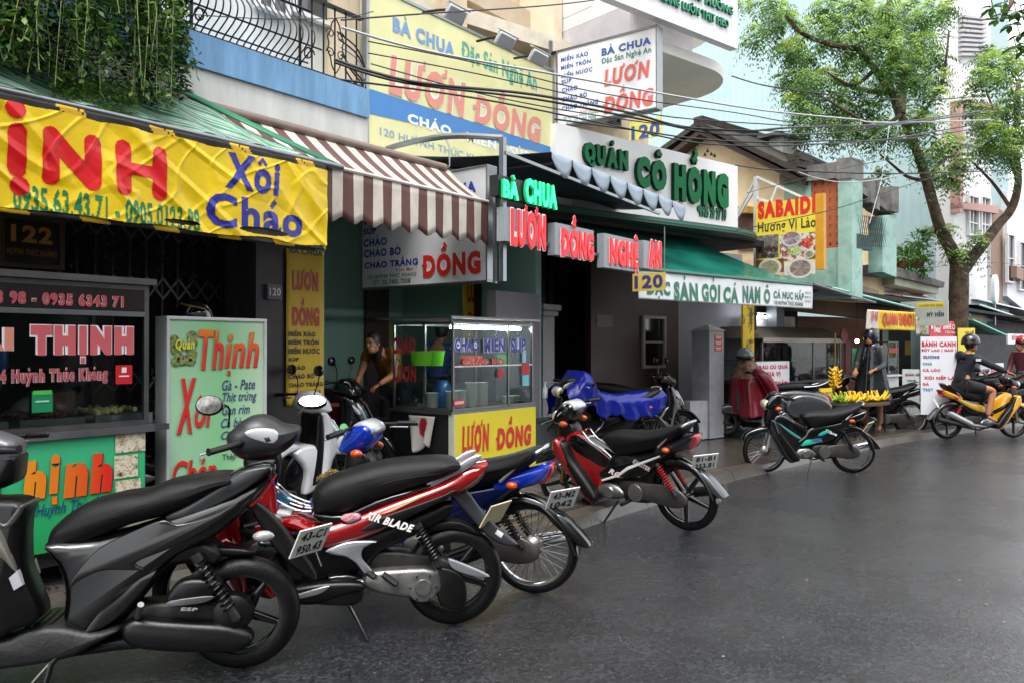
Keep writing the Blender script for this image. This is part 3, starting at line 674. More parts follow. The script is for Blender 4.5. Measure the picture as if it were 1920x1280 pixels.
for ch, x0, x1, y0, y1 in (('I', 16, 44, 232, 333), ('N', 76, 186, 246, 353), ('H', 214, 310, 270, 372)):
    a0 = s.L(x0, 300)[0]; a1 = s.L(x1, 300)[0]; z1 = s.L((x0+x1)/2, y0)[1]; z0 = s.L((x0+x1)/2, y1)[1]; r = .046; L0, R0 = a0+r, a1-r; zm = (z0+z1)/2
    m_ = seg_mask(((a0+a1)/2, z0+r), ((a0+a1)/2, z1-r), r) if ch == 'I' else seg_mask((L0, z0+r), (L0, z1-r), r) | seg_mask((R0, z0+r), (R0, z1-r), r) | (seg_mask((L0, z1-r), (R0, z0+r), r) if ch == 'N' else seg_mask((L0, zm), (R0, zm), r*.8))
    cloth_mesh(m_, 'letter', dred, -.0025)
for cx, cy in ((26, 205), (36, 349)): a, z = s.L(cx, cy); cloth_mesh((XX-a)**2+(ZZ-z)**2 < .05**2, 'letter_dot', dred, -.003)
def word(st, x0, y0, x1, y1, mat, bold, shear=0):
    xm = (x0+x1)/2; a0 = s.L(x0, (y0+y1)/2)[0]; a1 = s.L(x1, (y0+y1)/2)[0]; z1 = s.L(xm, y0)[1]; z0 = s.L(xm, y1)[1]
    vs, fs = text_data(st, bold, shear); bx0 = min(v[0] for v in vs); bx1 = max(v[0] for v in vs); by0 = min(v[1] for v in vs); by1 = max(v[1] for v in vs)
    V = [(a0+(v[0]-bx0)*(a1-a0)/(bx1-bx0), z0+(v[1]-by0)*(z1-z0)/(by1-by0)) for v in vs]; m_ = np.zeros_like(inside)
    for f in fs:
        for k in range(1, len(f)-1):
            A, B_, C = V[f[0]], V[f[k]], V[f[k+1]]; i0 = max(0, int(min(A[0], B_[0], C[0])/bw*NU)-1); i1 = min(NU, int(max(A[0], B_[0], C[0])/bw*NU)+2); j0 = max(0, int(min(A[1], B_[1], C[1])/bh*NV)-1); j1 = min(NV, int(max(A[1], B_[1], C[1])/bh*NV)+2)
            X_, Z_ = XX[j0:j1, i0:i1], ZZ[j0:j1, i0:i1]; e = lambda p, q: (q[0]-p[0])*(Z_-p[1])-(q[1]-p[1])*(X_-p[0]); a, b, c = e(A, B_), e(B_, C), e(C, A); m_[j0:j1, i0:i1] |= ((a >= 0) & (b >= 0) & (c >= 0)) | ((a <= 0) & (b <= 0) & (c <= 0))
    cloth_mesh(m_ & ~rip, 'lettering', mat, -.0025)
word('0935.63.43.71 - 0905.0123.98', 24, 368, 371, 417, dgrn, .03)
word('Xôi', 418, 292, 522, 362, dblue, .035, .12); word('Cháo', 383, 370, 566, 436, dblue, .035)

# --- brown and white striped awning
b1, b2, b3 = M('#5d3a34', .6, var=.3, sc=2.5), M('#c9c0b4', .6, var=.3, sc=2.5), M('#9b8580', .6)
aw = thing('striped_awning', 'brown and white striped awning with a scalloped valance over the porridge shop', 'awning', (2.6, 4.72, 2.82))
def br_fn(u, v):
    x = u*3.28; return (x, v*.47, v*.36-.02*math.sin(v*math.pi))
MB().grid(br_fn, 32, 6, mf=lambda i, j: [0, 1][i % 2]).build('canvas', [b1, b2], aw, thick=.004)
def val_fn(u, v):
    x = u*3.28; return (x, -.004+.008*math.sin(x*22)*(1-v), -(1-v)*(.37+.022*math.cos(x*2*math.pi/.205)) )
MB().grid(val_fn, 192, 6, mf=lambda i, j: 0 if (i//6) % 2 else 1).build('valance', [b1, b2], aw, thick=.003)
MB().tube([(0, 0, .012), (3.28, 0, .012)], .018, 8).build('front_bar', M('#c9c4bc', .4), aw)
MB().tube([(.1, .46, .37), (3.2, .46, .37)], .04, 10).build('roller', M('#7a6a60', .5, var=.2), aw)
for x in (.4, 3.1): MB().tube([(x, .0, 0), (x, .25, -.1), (x, .5, .2)], .014, 6).build('folding_arm', steel, aw)

# --- hanging steel frame with curved top (carries the dark awning and the lit word boxes)
fr = thing('sign_gantry', 'grey steel hanging frame with curved top right of the brown awning', 'frame', (5.95, 4.6, 2.1))
pA = atX(925, 262, 5.95)
MB().bar((0, 0, 0), (0, 0, pA.z-2.1), .05, .05).build('post', steel, fr, smooth=False)
MB().bar((-.05, .05, -.02), (-.05, .05, .9), .03, .03).build('post', steel, fr, smooth=False)
MB().tube(catmull([(0, 0, pA.z-2.1), (-.12, .6, pA.z-2.02), (-.2, 1.3, pA.z-2.05), (-.3, 1.9, pA.z-2.2)], 4, False), .03, 8).build('curved_arm', steel, fr)
MB().tube([(-.12, .62, pA.z-2.0), (-.12, .55, pA.z-2.12), (-.1, .56, pA.z-2.3), (-.13, .6, pA.z-2.36)], .008, 6).build('hook', steel, fr)
MB().bar((0, -.02, .42), (3.1, -.02, .36), .03, .03).build('rail', steel, fr, smooth=False)
MB().bar((0, -.02, 1.18), (3.1, -.02, 1.02), .03, .03).build('rail', steel, fr, smooth=False)

# --- dark awning with grey scallops
dk = M('#30383d', .6, var=.2); sc_ = M('#8a97a5', .5, var=.15)
aw = thing('scalloped_awning', 'dark canvas awning with a row of pale grey scallops beside the lit red words', 'awning', (6.0, 4.6, 3.2))
p0 = atY(1030, 286, 4.62); p1 = atY(1282, 390, 4.62)
x0, x1 = p0.x-6.0, p1.x-6.0; z0, z1 = p0.z-3.2, p1.z-3.2+.02
def da_fn(u, v):
    x = (-.25*v)+(x1+.0*v)*u+(x0*(1-v))*(1-u); zf = z0+(z1-z0)*(x-x0)/(x1-x0)
    return (x, v*1.75, (z0+(z1-z0)*u)*(1-v)+v*.30-.05*math.sin(v*math.pi)*(1+.3*math.sin(u*20)))
MB().grid(da_fn, 40, 8).build('canvas', dk, aw, thick=.006)
ns = 8
for k in range(ns):
    xa = x0+(x1-x0)*k/ns; xb = x0+(x1-x0)*(k+1)/ns-.02; za = z0+(z1-z0)*k/ns; zb_ = z0+(z1-z0)*(k+1)/ns; N_ = 12
    def sf(u, v): 
        x = xa+(xb-xa)*u; d = .23*math.sin(math.pi*(.06+.88*u))**.8; return (x, -.01-.03*math.sin(u*math.pi)*(1-v), za+(zb_-za)*u-d*(1-v))
    MB().grid(sf, 12, 3).build('scallop', sc_, aw, thick=.003)
for x in (x0+.1, (x0+x1)/2, x1-.1): MB().tube([(x, .05, (z0+z1)/2-.03), (x, 1.7, .25)], .015, 6).build('arm', stl2, aw)

# --- lit word boxes
gE = M('#19e27a', .4, emit=1.0, var=0); rE = M('#d20418', .4, emit=.16, var=0); wE = M('#e8dcdc', .4, var=.05)
s = Sign('illuminated_sign', 'green lit letters on a dark box, left above the red words', 'sign', PY(4.52), 934, 1040, (327, 356), (366, 394), M('#151b1d', .4), th=.10)
s.txt('BÀ', 938, 328, 967, 374, 0, mat=gE, depth=.03, side=M('#0f8a4c', .4, emit=.5), bold=.05, out='#0c3a24', ow=.06)
s.txt('CHUA', 980, 342, 1039, 388, 0, mat=gE, depth=.03, side=M('#0f8a4c', .4, emit=.5), bold=.05, out='#0c3a24', ow=.06)
for wd, xl, xr, t0, t1, b0, b1_, tx0, ty0, tx1, ty1 in (('LƯƠN', 946, 1024, 384, 408, 448, 468, 957, 386, 1021, 466), ('ĐỒNG', 1041, 1113, 416, 434, 477, 490, 1050, 406, 1111, 486),
                                         ('NGHỆ', 1133, 1196, 436, 452, 500, 512, 1142, 436, 1195, 511), ('AN', 1207, 1240, 450, 458, 503, 508, 1215, 451, 1238, 504)):
    s = Sign('illuminated_sign', 'red lit word %s on its own grey backed box' % wd, 'sign', PY(4.5), xl, xr, (t0, t1), (b0, b1_), M('#8e979b', .45), th=.09, group='red lit word boxes in a row', at='m')
    s.txt(wd, tx0, ty0, tx1, ty1, 0, mat=rE, bold=.045, out='#fbf6f6', ow=.10, depth=.012, side=rE)
for nm, x0_, yt, yb_, X, lab, tc_ in (('a', 1180, 228, 262, 8.95, 'yellow number 120 tag hanging under the upper light box', '#2f4a9c'), ('b', 1186, 511, 544, 8.2, 'yellow number 120 tag hanging below the red lit words', '#33306b')):
    pl_ = PX(X); s = Sign('number_tag', lab, 'sign', pl_, x0_, x0_+61, (yt+3, yt), (yb_+3, yb_), M('#b9a544' if nm == 'b' else '#d9cf5c', .5), th=.015)
    s.txt('120', x0_+4, yt+5, x0_+57, yb_-3, tc_, bold=.04, shear=0)
    MB().tube([(s.w*.97, .01, s.h), (s.w*.97, .01, s.h+(.5 if nm == 'b' else .12))], .006, 5).build('hanger', steel, s.t)

# --- large yellow and blue billboard
PBB = PY(5.9)
bb = Sign('billboard', 'large pale yellow and blue cloth billboard on the upper floor', 'billboard', PBB, 691, 1036, (-28, 138), (272, 292), M('#dcd9a0', .5, var=.12, sc=2), th=.05,
          frame=steel, fw=.035, shape=None)
def stripe(x0, x1, zt0, zt1, zb0, zb1, mat, y=-.003):
    a0, z1_ = bb.L(x0, zt0); _, z0_ = bb.L(x0, zb0); a1, z3 = bb.L(x1, zt1); _, z2 = bb.L(x1, zb1)
    MB().quad((a0, y, z0_), (a1, y, z2), (a1, y, z3), (a0, y, z1_)).build('printed_band', mat, bb.t, smooth=False)
stripe(693, 1035, 167, 277, 214, 291, M('#3f7fbf', .5, var=.08))
bb.txt('BÀ CHUA', 736, 56, 852, 84, '#6f97c4', bold=.05, base=(-.05, .75))
bb.txt('Đặc Sản Nghệ An', 865, 106, 1006, 150, '#4fa58f', bold=.03)
bb.txt('LƯƠN', 728, 116, 872, 200, '#d98a78', bold=.05, out='#e9e4d8', ow=.05, shear=.15)
bb.txt('ĐỒNG', 886, 172, 1014, 250, '#d98a78', bold=.05, out='#e9e4d8', ow=.05, shear=.15)
bb.txt('CHÁO - MIẾN - SÚP', 764, 240, 992, 266, '#e4ecf2', bold=.05)
bb.txt('120 HUỲNH THÚC KHÁNG', 712, 266, 930, 284, '#7f9fc0', bold=.01)
# floodlights over the billboard
for i, (px, py) in enumerate(((855, 28), (948, 78), (1010, 110))):
    p = atY(px, py, 5.3); q = atY(px-62+i*8, py+(0 if i else -4), 5.85)
    f = thing('floodlight', ['nearest floodlight above the billboard, at the top edge of the frame', 'middle one of the three floodlights above the billboard', 'farthest floodlight, nearest the white light box'][i], 'lamp', q, 0, 'floodlights above the billboard')
    d = p-q
    MB().tube(catmull([(0, 0, 0), (d.x*.3, d.y*.5, d.z+.14), (d.x*.8, d.y, d.z+.05)], 4, False), .014, 6).build('arm', iron, f)
    T = Matrix.Translation(d) @ Matrix.Rotation(rad(35), 4, 'X') @ Matrix.Rotation(rad(-20), 4, 'Z')
    MB().box(-.11, .11, -.02, .04, -.075, .075, 0, T).build('housing', M('#b9bcbd', .35, .4), f, bevel=.02)
    MB().box(-.10, .10, .041, .046, -.065, .065, 0, T).build('glass', M('#e6e9ea', .1), f, smooth=False)
    MB().box(-.13, .13, .0, .075, .076, .09, 0, T).build('hood', M('#d7dadb', .3, .6), f, smooth=False)

# --- light boxes standing out from the wall
def lightbox(X, xl, xr, yt, yb, label, m, texts):
    s = Sign('light_box', label, 'sign', PX(X), xl, xr, yt, yb, M('#e9e9ec', .35, var=.05) if not m else m, th=.13, frame=steel, fw=.02)
    for t in texts: s.txt(*t[:6], **t[6])
    return s
c1, c2, c3 = '#3a5f9e', '#e0675c', '#3c8a74'
s = lightbox(8.95, 1046, 1230, (99, 58), (237, 206), 'large white light box with a blue menu list on the upper wall', None, [
    ('MIẾN XÀO', 1052, 99, 1103, 111, c1, dict(bold=.04)), ('MIẾN TRỘN', 1052, 114, 1108, 127, c1, dict(bold=.04)), ('MIẾN NƯỚC', 1053, 129, 1111, 141, c1, dict(bold=.04)),
    ('SÚP', 1053, 146, 1072, 157, c1, dict(bold=.04)), ('CHÁO', 1054, 160, 1083, 172, c1, dict(bold=.04)), ('CHÁO BÒ', 1054, 175, 1101, 187, c1, dict(bold=.04)), ('CHÁO TRẮNG', 1054, 189, 1122, 202, c1, dict(bold=.04)),
    ('Kính Mời !', 1088, 204, 1121, 210, '#d98080', dict(bold=.01, shear=.3)), ('120 HUỲNH THÚC KHÁNG', 1056, 212, 1122, 219, c3, dict(bold=.02)), ('ĐT: 03.7485.7008', 1062, 221, 1118, 228, c3, dict(bold=.02)),
    ('BÀ CHUA', 1128, 75, 1221, 95, c1, dict(bold=.05)), ('Đặc Sản Nghệ An', 1128, 98, 1221, 113, c3, dict(bold=.03)),
    ('LƯƠN', 1133, 117, 1219, 154, c2, dict(bold=.05, shear=.15, out='#cfd0d4', ow=.05)), ('ĐỒNG', 1131, 157, 1226, 206, c2, dict(bold=.05, shear=.15, out='#cfd0d4', ow=.05))])
MB().bar((-.9, .05, s.h+.03), (s.w, .05, s.h+.03), .03, .03).build('bracket', iron, s.t, smooth=False); MB().bar((-.9, .05, -.03), (0, .05, -.03), .03, .03).build('bracket', iron, s.t, smooth=False)
MB().bar((-.15, .05, -.2), (-.15, .05, s.h+.2), .04, .04).build('bracket', steel, s.t, smooth=False)
c1, c2, c3 = '#2d2f8f', '#c9241c', '#2c7a4b'
s = lightbox(6.05, 680, 912, (352, 322), (540, 518), 'white light box half hidden behind the brown striped valance', M('#c9c9ca', .4, var=.06), [
    ('MIẾN NƯỚC', 684, 396, 760, 418, c1, dict(bold=.04)), ('SÚP', 682, 424, 706, 440, c1, dict(bold=.04)), ('CHÁO', 682, 442, 726, 462, c1, dict(bold=.04)), ('CHÁO BÒ', 683, 461, 752, 481, c1, dict(bold=.04)), ('CHÁO TRẮNG', 684, 482, 784, 501, c1, dict(bold=.04)),
    ('Kính Mời !', 742, 502, 782, 508, '#b8453c', dict(bold=.01, shear=.3)), ('120 HUỲNH THÚC KHÁNG', 690, 511, 781, 521, c3, dict(bold=.02)), ('ĐT: 03.7485.7008', 700, 524, 770, 533, c3, dict(bold=.02)),
    ('ĐỒNG', 792, 452, 902, 518, c2, dict(bold=.06, out='#e4e2e2', ow=.06)), ('BÀ CHUA', 790, 340, 893, 368, c1, dict(bold=.05))])
MB().bar((.3, .05, s.h), (.3, .05, s.h+.9), .02, .02).build('hanger', steel, s.t, smooth=False)

# --- long white fascia with green solid letters
pf = PB(-.02)
fs = Sign('fascia_sign', 'long white fascia with thick green letters above the fish salad shop', 'sign', pf, 1043, 1383, (232, 312), (420, 441), M('#dededd', .4, var=.04), th=.22, at='r')
gl, gs = M('#046a3c', .55, spec=.2), M('#03301d', .6, spec=.2)
def L3(st, x0, x1, y0, y1, dep=.06):
    xm = (x0+x1)/2; a0 = fs.L(x0, (y0+y1)/2)[0]; a1 = fs.L(x1, (y0+y1)/2)[0]; z1_ = fs.L(xm, y0)[1]; z0_ = fs.L(xm, y1)[1]
    letters3d(st, a0, a1, z0_, z1_, gl, gs, fs.t, -dep-.004, dep, bold=.085)
L3('QUÁN', 1090, 1172, 276, 310); L3('CÔ', 1188, 1244, 299, 350); L3('HỒNG', 1258, 1360, 318, 378)
fs.txt('0905 20 27 39', 1310, 389, 1360, 411, '#0d6b48', bold=.04, depth=.02, side=gs)
MB().lathe([(0, 0), (.05, 0), (.05, .02)], (fs.L(1310, 392)[0], -.02, fs.L(1310, 392)[1]), n=16).build('phone_mark', gl, fs.t, smooth=False)
# dark curved canopy under the fascia
cn = thing('curved_canopy', 'dark flat canopy with a green curved edge under the long white fascia', 'canopy', (8.64, 5.8, 3.1), rad(-13))
P = [(-.4, .3), (-.4, -.25)]+[(fs.w+.5-1.3+1.3*math.cos(a), .35+.95*math.sin(a)*.9) for a in [-math.pi/2+k*math.pi/2/10 for k in range(11)]]+[(fs.w+.5, .5)]
zc_ = fs.z0-3.1
hslab('canopy_slab', [(a, b) for a, b in P], zc_-.09, zc_-.005, M('#3b4a45', .5), cn, rot=0)
hslab('green_edge', [(a*1.0, b-.012) for a, b in P], zc_-.06, zc_-.03, M('#0f6b52', .5), cn, rot=0)

# --- teal awning with the white banner
PS = Plane(8.47, 4.55, -12)
tw = M('#1c6f60', .18, var=.55, sc=1.6, bump=.6, bsc=9)
aw = thing('teal_awning', 'wet teal canvas awning above the white fish salad banner', 'awning', (8.47, 4.55, 2.4), rad(-12))
wT = PS.loc(1523, 530)[0]
def te_fn(u, v):
    x = -.45*(1-u)*0+wT*u*(1-.28*v)+(.0)*v; return (x, v*1.5, v*.80-.06*math.sin(v*math.pi))
MB().grid(te_fn, 40, 10).build('canvas', tw, aw, thick=.005)
MB().tube([(0, 0, 0), (wT, 0, 0)], .02, 8).build('front_bar', M('#2a5c50', .4), aw)
for x in (.3, 2.2, wT-.2): MB().tube([(x, .03, -.02), (x*.8+.2, 1.45, .5)], .014, 6).build('arm', stl2, aw)
s = Sign('hanging_banner', 'white cloth banner with green lettering hanging from the teal awning', 'banner', PS, 1197, 1523, (505, 535), (560, 580), M('#d5d8da', .5, var=.06), wrinkle=.008, at='m')
s.txt('ĐẶC', 1211, 520, 1256, 560, '#12684c', bold=.06); s.txt('SẢN', 1263, 516, 1308, 566, '#12684c', bold=.06); s.txt('GỎI', 1315, 520, 1350, 567, '#12684c', bold=.06)
s.txt('CÁ', 1356, 528, 1384, 569, '#12684c', bold=.06); s.txt('NAM', 1392, 537, 1425, 569, '#12684c', bold=.06); s.txt('Ô', 1432, 533, 1444, 570, '#12684c', bold=.06)
s.txt('CÁ NỤC HẤP', 1450, 541, 1506, 565, '#12684c', bold=.05); s.txt('118 HUỲNH THÚC KHÁNG', 1451, 563, 1505, 573, '#16503f', bold=.03)
for k in range(3): s.txt(['GỎI CÁ', 'BÚN CÁ', 'CÁ NỤC'][k], 1508, 546+k*8, 1519, 552+k*8, '#4a5a54', bold=.02)

# --- vertical yellow cloth signs
def vert(xl, xr, yt, yb, Y, label, items, m):
    s = Sign('cloth_sign', label, 'sign', PY(Y), xl, xr, yt, yb, m, wrinkle=.004, nu=10, nv=40, at='m')
    for t in items: s.txt(*t[:6], **t[6])
    return s
vy = M('#c9a81c', .55, var=.12)
vert(537, 607, (466, 474), (762, 754), 5.6, 'tall yellow cloth menu on the dark pillar behind the scooters', [
    ('BÀ CHUA', 543, 464, 604, 478, '#3a3a3a', dict(bold=.04)), ('LƯƠN', 548, 503, 596, 546, '#a81a22', dict(bold=.06)), ('ĐỒNG', 547, 558, 598, 612, '#a81a22', dict(bold=.06)),
    ('MIẾN XÀO', 539, 617, 591, 631, '#2a2a28', dict(bold=.05)), ('MIẾN TRỘN', 539, 633, 597, 648, '#2a2a28', dict(bold=.05)), ('MIẾN NƯỚC', 539, 648, 599, 663, '#2a2a28', dict(bold=.05)),
    ('SÚP', 540, 667, 560, 677, '#2a2a28', dict(bold=.05)), ('CHÁO', 540, 682, 572, 693, '#2a2a28', dict(bold=.05)), ('CHÁO BÒ', 541, 697, 589, 709, '#2a2a28', dict(bold=.05)), ('CHÁO TRẮNG', 541, 712, 605, 724, '#2a2a28', dict(bold=.04)),
    ('LƯƠN', 553, 728, 600, 746, '#b03040', dict(bold=.06))], vy)
vert(868, 916, (520, 522), (640, 636), 6.9, 'narrow yellow cloth sign behind the glass cart', [
    ('LƯƠN', 876, 530, 911, 568, '#b8201c', dict(bold=.06)), ('ĐỒNG', 876, 575, 912, 606, '#b8201c', dict(bold=.06))], vy)

# --- tall green standing board
PT = PY(5.0)
s = Sign('standing_board', 'tall green standing menu board with white frame and red script', 'sign', PT, 317, 494, (600, 604), (1000, 960), grad('#9fc7a4', '#b9d3b4', 'X', 0, .75, .4, '#7fbf86'), th=.12, frame=M('#c4c7c8', .4, .3), fw=.022, at='r')
red2 = '#cf1d18'
def script(s, st, x0, y0, x1, y1, c, bold=.03, shear=.25, sh='#2a2a22', mat=None):
    dx = (x1-x0)*.008
    s.txt(st, x0+dx+1, y0+1, x1+dx+1, y1+1, sh, bold=bold, shear=shear, y=-.004); return s.txt(st, x0, y0, x1, y1, c, bold=bold, shear=shear, y=-.009, mat=mat)
script(s, 'Th', 371, 618, 418, 692, 0, .025, .2, mat=grad('#d3230f', '#f0c21a', 'Z', 1.20, 1.5)); script(s, 'ịnh', 420, 622, 484, 702, 0, .025, .25, mat=grad('#d3230f', '#e8a21a', 'Z', 1.12, 1.45))
script(s, 'X', 330, 708, 366, 812, red2, .03, .3); script(s, 'ôi', 364, 738, 396, 800, red2, .02, .25)
script(s, 'Chén', 322, 858, 404, 908, red2, .02, .25)
for st, x0, y0, x1, y1 in (('Gà - Pate', 416, 710, 478, 730), ('Thịt trứng', 417, 733, 481, 756), ('Gan rim', 416, 758, 468, 776), ('Cá bò', 414, 782, 454, 800), ('Chả', 414, 806, 446, 822)):
    s.txt(st, x0, y0, x1, y1, '#3b3f74', bold=.015, shear=.3)
s.txt('Thập Cẩm', 416, 846, 470, 862, '#3c4248', bold=.01)
a, z = s.L(342, 648)
blot = blotch(['#1f3014', '#5f7a2a', '#8b8f5a', '#2a1c14', '#a8b08a'], 14)
for k in range(16): MB().ball((a+rnd.uniform(-.07, .08), -.006, z+rnd.uniform(-.11, .1)), .038, 10, sc=(1, .12, 1)).build('printed_leaf', blot, s.t)
s.txt('Quán', 326, 634, 362, 658, '#c9c93a', bold=.04, shear=.2, y=-.02)

# --- hanging yellow SABAIDI sign
PSB = Plane(13.0, 4.5, -96)
s = Sign('cloth_sign', 'yellow hanging sign with red letters and four printed food photographs', 'sign', PSB, 1417, 1529, (385, 367), (497, 518), M('#dcc837', .5, var=.06), th=.08, at='m')
s.txt('SABAIDI', 1421, 372, 1529, 406, '#cf2323', bold=.07); s.txt('Hương Vị Lào', 1421, 411, 1530, 437, '#3a3423', bold=.02)
def food(s, x0, y0, x1, y1, bg, dishes):
    s.rect(x0, y0, x1, y1, bg, name='printed_photo')
    for (cx, cy, r, m) in dishes:
        a, z = s.L(cx, cy); rr = abs(s.L(cx+r, cy)[0]-a); MB().lathe([(0, -.003), (rr, -.003), (rr, 0)], (a, -.006, z), n=20, sq=(1, .75)).build('printed_dish', m, s.t, smooth=False)
wpl = M('#c9c5bb', .5); fd1 = blotch(['#5a2414', '#8a3a1c', '#b98a5a', '#3a1a10'], 22); fd2 = blotch(['#2f5a1c', '#7fa23a', '#c9c9a0', '#6a3a1c'], 22); fdr = blotch(['#8a1414', '#c02a1c', '#e0a080'], 16); drk = blotch(['#1c1210', '#3a2a20', '#6a5a4a'], 18)
food(s, 1418, 441, 1460, 484, blotch(['#7a8a92', '#5a4a3a', '#a8b0b0'], 9), [(1428, 470, 7, drk), (1440, 466, 7, drk), (1451, 468, 7, drk), (1434, 478, 6, drk), (1447, 480, 6, drk)])
food(s, 1462, 438, 1529, 488, blotch(['#3f7a24', '#d8d8c8', '#8a1c1c', '#5a9a30'], 9), [(1484, 449, 19, M('#b9babb', .4)), (1484, 447, 16, fdr), (1517, 477, 10, wpl), (1517, 477, 8, fd2), (1490, 470, 12, fd2), (1514, 455, 11, fdr)])
food(s, 1418, 487, 1470, 512, M('#7a4a2a', .5), [(1444, 502, 22, wpl), (1444, 502, 17, fd2)]); food(s, 1471, 490, 1529, 515, M('#d0cbc2', .5), [(1500, 503, 25, wpl), (1501, 503, 20, fd1)])
MB().box(s.w+.002, s.w+.13, -.01, .09, -.02, s.h+.04).build('side_panel', M('#c98f1c', .5), s.t, smooth=False)
sf = thing('truss_bracket', 'white steel truss bracket carrying the yellow food photograph sign', 'frame', PSB.w(PSB.loc(1414, 500)[0], 2.2, .08), PSB.a)
zt = PSB.loc(1414, 330)[1]-2.2
MB().box(-.05, .01, 0, .06, 0, zt).build('post', M('#bfc3c4', .4), sf, smooth=False)
for (p, q) in (((0, .03, zt), (1.1, .1, zt-.62)), ((0, .03, zt-.35), (1.0, .1, zt-.75)), ((0, .03, zt), (-.55, .1, zt-.8)), ((0, .03, zt-.15), (-.6, .1, zt-.9)), ((.35, .03, zt-.2), (.1, .03, zt-.75))): MB().bar(p, q, .035, .035).build('brace', M('#c9cccc', .4), sf, smooth=False)

# ============================================================ HOUSES, STALLS AND TREE FARTHER ALONG
def poly_on(pl, pts, off=0., origin=None, rot=None):
    return [pl.w(*pl.loc(x, y), off) for x, y in pts]
def slab_px(name, pl, pts, th, mat, par, off=0., smooth=False):
    """solid whose face is the given outline on the plane, th deep behind it; vertices relative to par (unrotated)"""
    A = [p-par.location for p in poly_on(pl, pts, off)]; B = [a+pl.n*th for a in A]; n = len(A)
    return MB().add(A+B, [list(range(n)), list(range(n, 2*n))[::-1]]+[(i, (i+1) % n, n+(i+1) % n, n+i) for i in range(n)]).build(name, mat, par, smooth=smooth)
# gabled old house
GP = Plane(14.6, 6.3, -103)
h = thing('old_house', 'old cream plastered house with a dark mossy gable roof', 'house', GP.w(0, .12))
cream = blotch(['#b79a72', '#d8c096', '#e3cfa8', '#d8c096'], .9, .7)
wall = slab_px('gable_wall', GP, [(1255, 300), (1330, 242), (1512, 330), (1512, 560), (1255, 560)], 2.8, cream, h)
roofm = blotch(['#15120f', '#2b2622', '#3a342c', '#22261a'], 3, .8)
def roof_slab(p, q, th, mat, name, over=.35, up=0):
    A = GP.w(*GP.loc(*p))-h.location; B = GP.w(*GP.loc(*q))-h.location
    A.z += up; B.z += up; f = -GP.n*over; b = GP.n*3.0; u = Vector((0, 0, th))
    MB().add([A+f, B+f, B+b, A+b, A+f+u, B+f+u, B+b+u, A+b+u], [(0, 1, 2, 3), (4, 5, 6, 7), (0, 1, 5, 4), (1, 2, 6, 5), (2, 3, 7, 6), (3, 0, 4, 7)]).build(name, mat, h, smooth=False)
roof_slab((1330, 242), (1522, 334), .10, roofm, 'roof'); roof_slab((1240, 305), (1330, 242), .10, roofm, 'roof')
roof_slab((1330, 247), (1518, 338), .10, M('#3b2c22', .7, var=.3), 'bargeboard', .3, -.10); roof_slab((1244, 311), (1330, 247), .10, M('#3b2c22', .7, var=.3), 'bargeboard', .3, -.10)
ap = GP.w(*GP.loc(1330, 235))-h.location
MB().box(-.1, .1, -.35, 2.9, -.02, .10, 0, Matrix.Translation(ap) @ Matrix.Rotation(GP.a, 4, 'Z')).build('ridge_cap', roofm, h, smooth=False)
ee = GP.w(*GP.loc(1508, 322))-h.location
for k in range(4): MB().box(-.12, .12, -.35, .1, .02+k*.06, .075+k*.06, 0, Matrix.Translation(ee) @ Matrix.Rotation(GP.a+rnd.uniform(-.1, .1), 4, 'Z')).build('eave_tile', roofm, h, smooth=False)
for k, (x, y) in enumerate(((1327, 283), (1334, 289), (1340, 292), (1322, 290))):
    slab_px('vent_hole', GP, [(x-3, y+3), (x, y-4), (x+3, y+3)], .05, M('#4a3a2a', .8), h, off=-.01)
slab_px('ledge', GP, [(1380, 392), (1420, 390), (1420, 402), (1380, 404)], .3, M('#b58a3c', .6, var=.3), h, off=-.3)
slab_px('shutter', GP, [(1386, 402), (1414, 400), (1414, 470), (1386, 470)], .05, M('#6a4a38', .6, var=.3), h, off=-.03)
dh = thing('roof_dormer', 'small white box with a grey lid on the old roof ridge', 'dormer', GP.w(*GP.loc(1390, 262), .0), GP.a)
MB().box(-.06, .22, 1, 1.5, -.3, .18).build('box', white, dh, smooth=False); MB().box(-.2, .28, .8, 1.7, .182, .24).build('lid', M('#5a5a58', .7), dh, smooth=False)
# breeze block house
QP = Plane(14.35, 5.4, -103)
mintw = blotch(['#5f8277', '#84a69b', '#98b8ad', '#7a9c91'], 1.6, .65); concr = blotch(['#4b4a47', '#6d6b67', '#85827c'], 3.5, .8)
h = thing('breeze_block_house', 'mint house with concrete beams and a terracotta breeze block screen', 'house', QP.w(0, .12))
slab_px('mint_wall', QP, [(1470, 345), (1521, 338), (1521, 560), (1470, 560)], .2, mintw, h)
slab_px('mint_wall', QP, [(1521, 466), (1577, 464), (1577, 560), (1521, 560)], .2, mintw, h)
slab_px('concrete_beam', QP, [(1466, 330), (1480, 318), (1600, 301), (1602, 332), (1466, 347)], .35, concr, h, off=-.08)
slab_px('corner_post', QP, [(1577, 302), (1603, 299), (1603, 560), (1577, 560)], .35, mintw, h, off=-.10)
slab_px('post_cap', QP, [(1576, 300), (1604, 297), (1604, 336), (1576, 339)], .4, concr, h, off=-.13)
slab_px('screen_shade', QP, [(1521, 338), (1577, 332), (1577, 465), (1521, 467)], .03, M('#3a1c12', .8), h, off=.14)
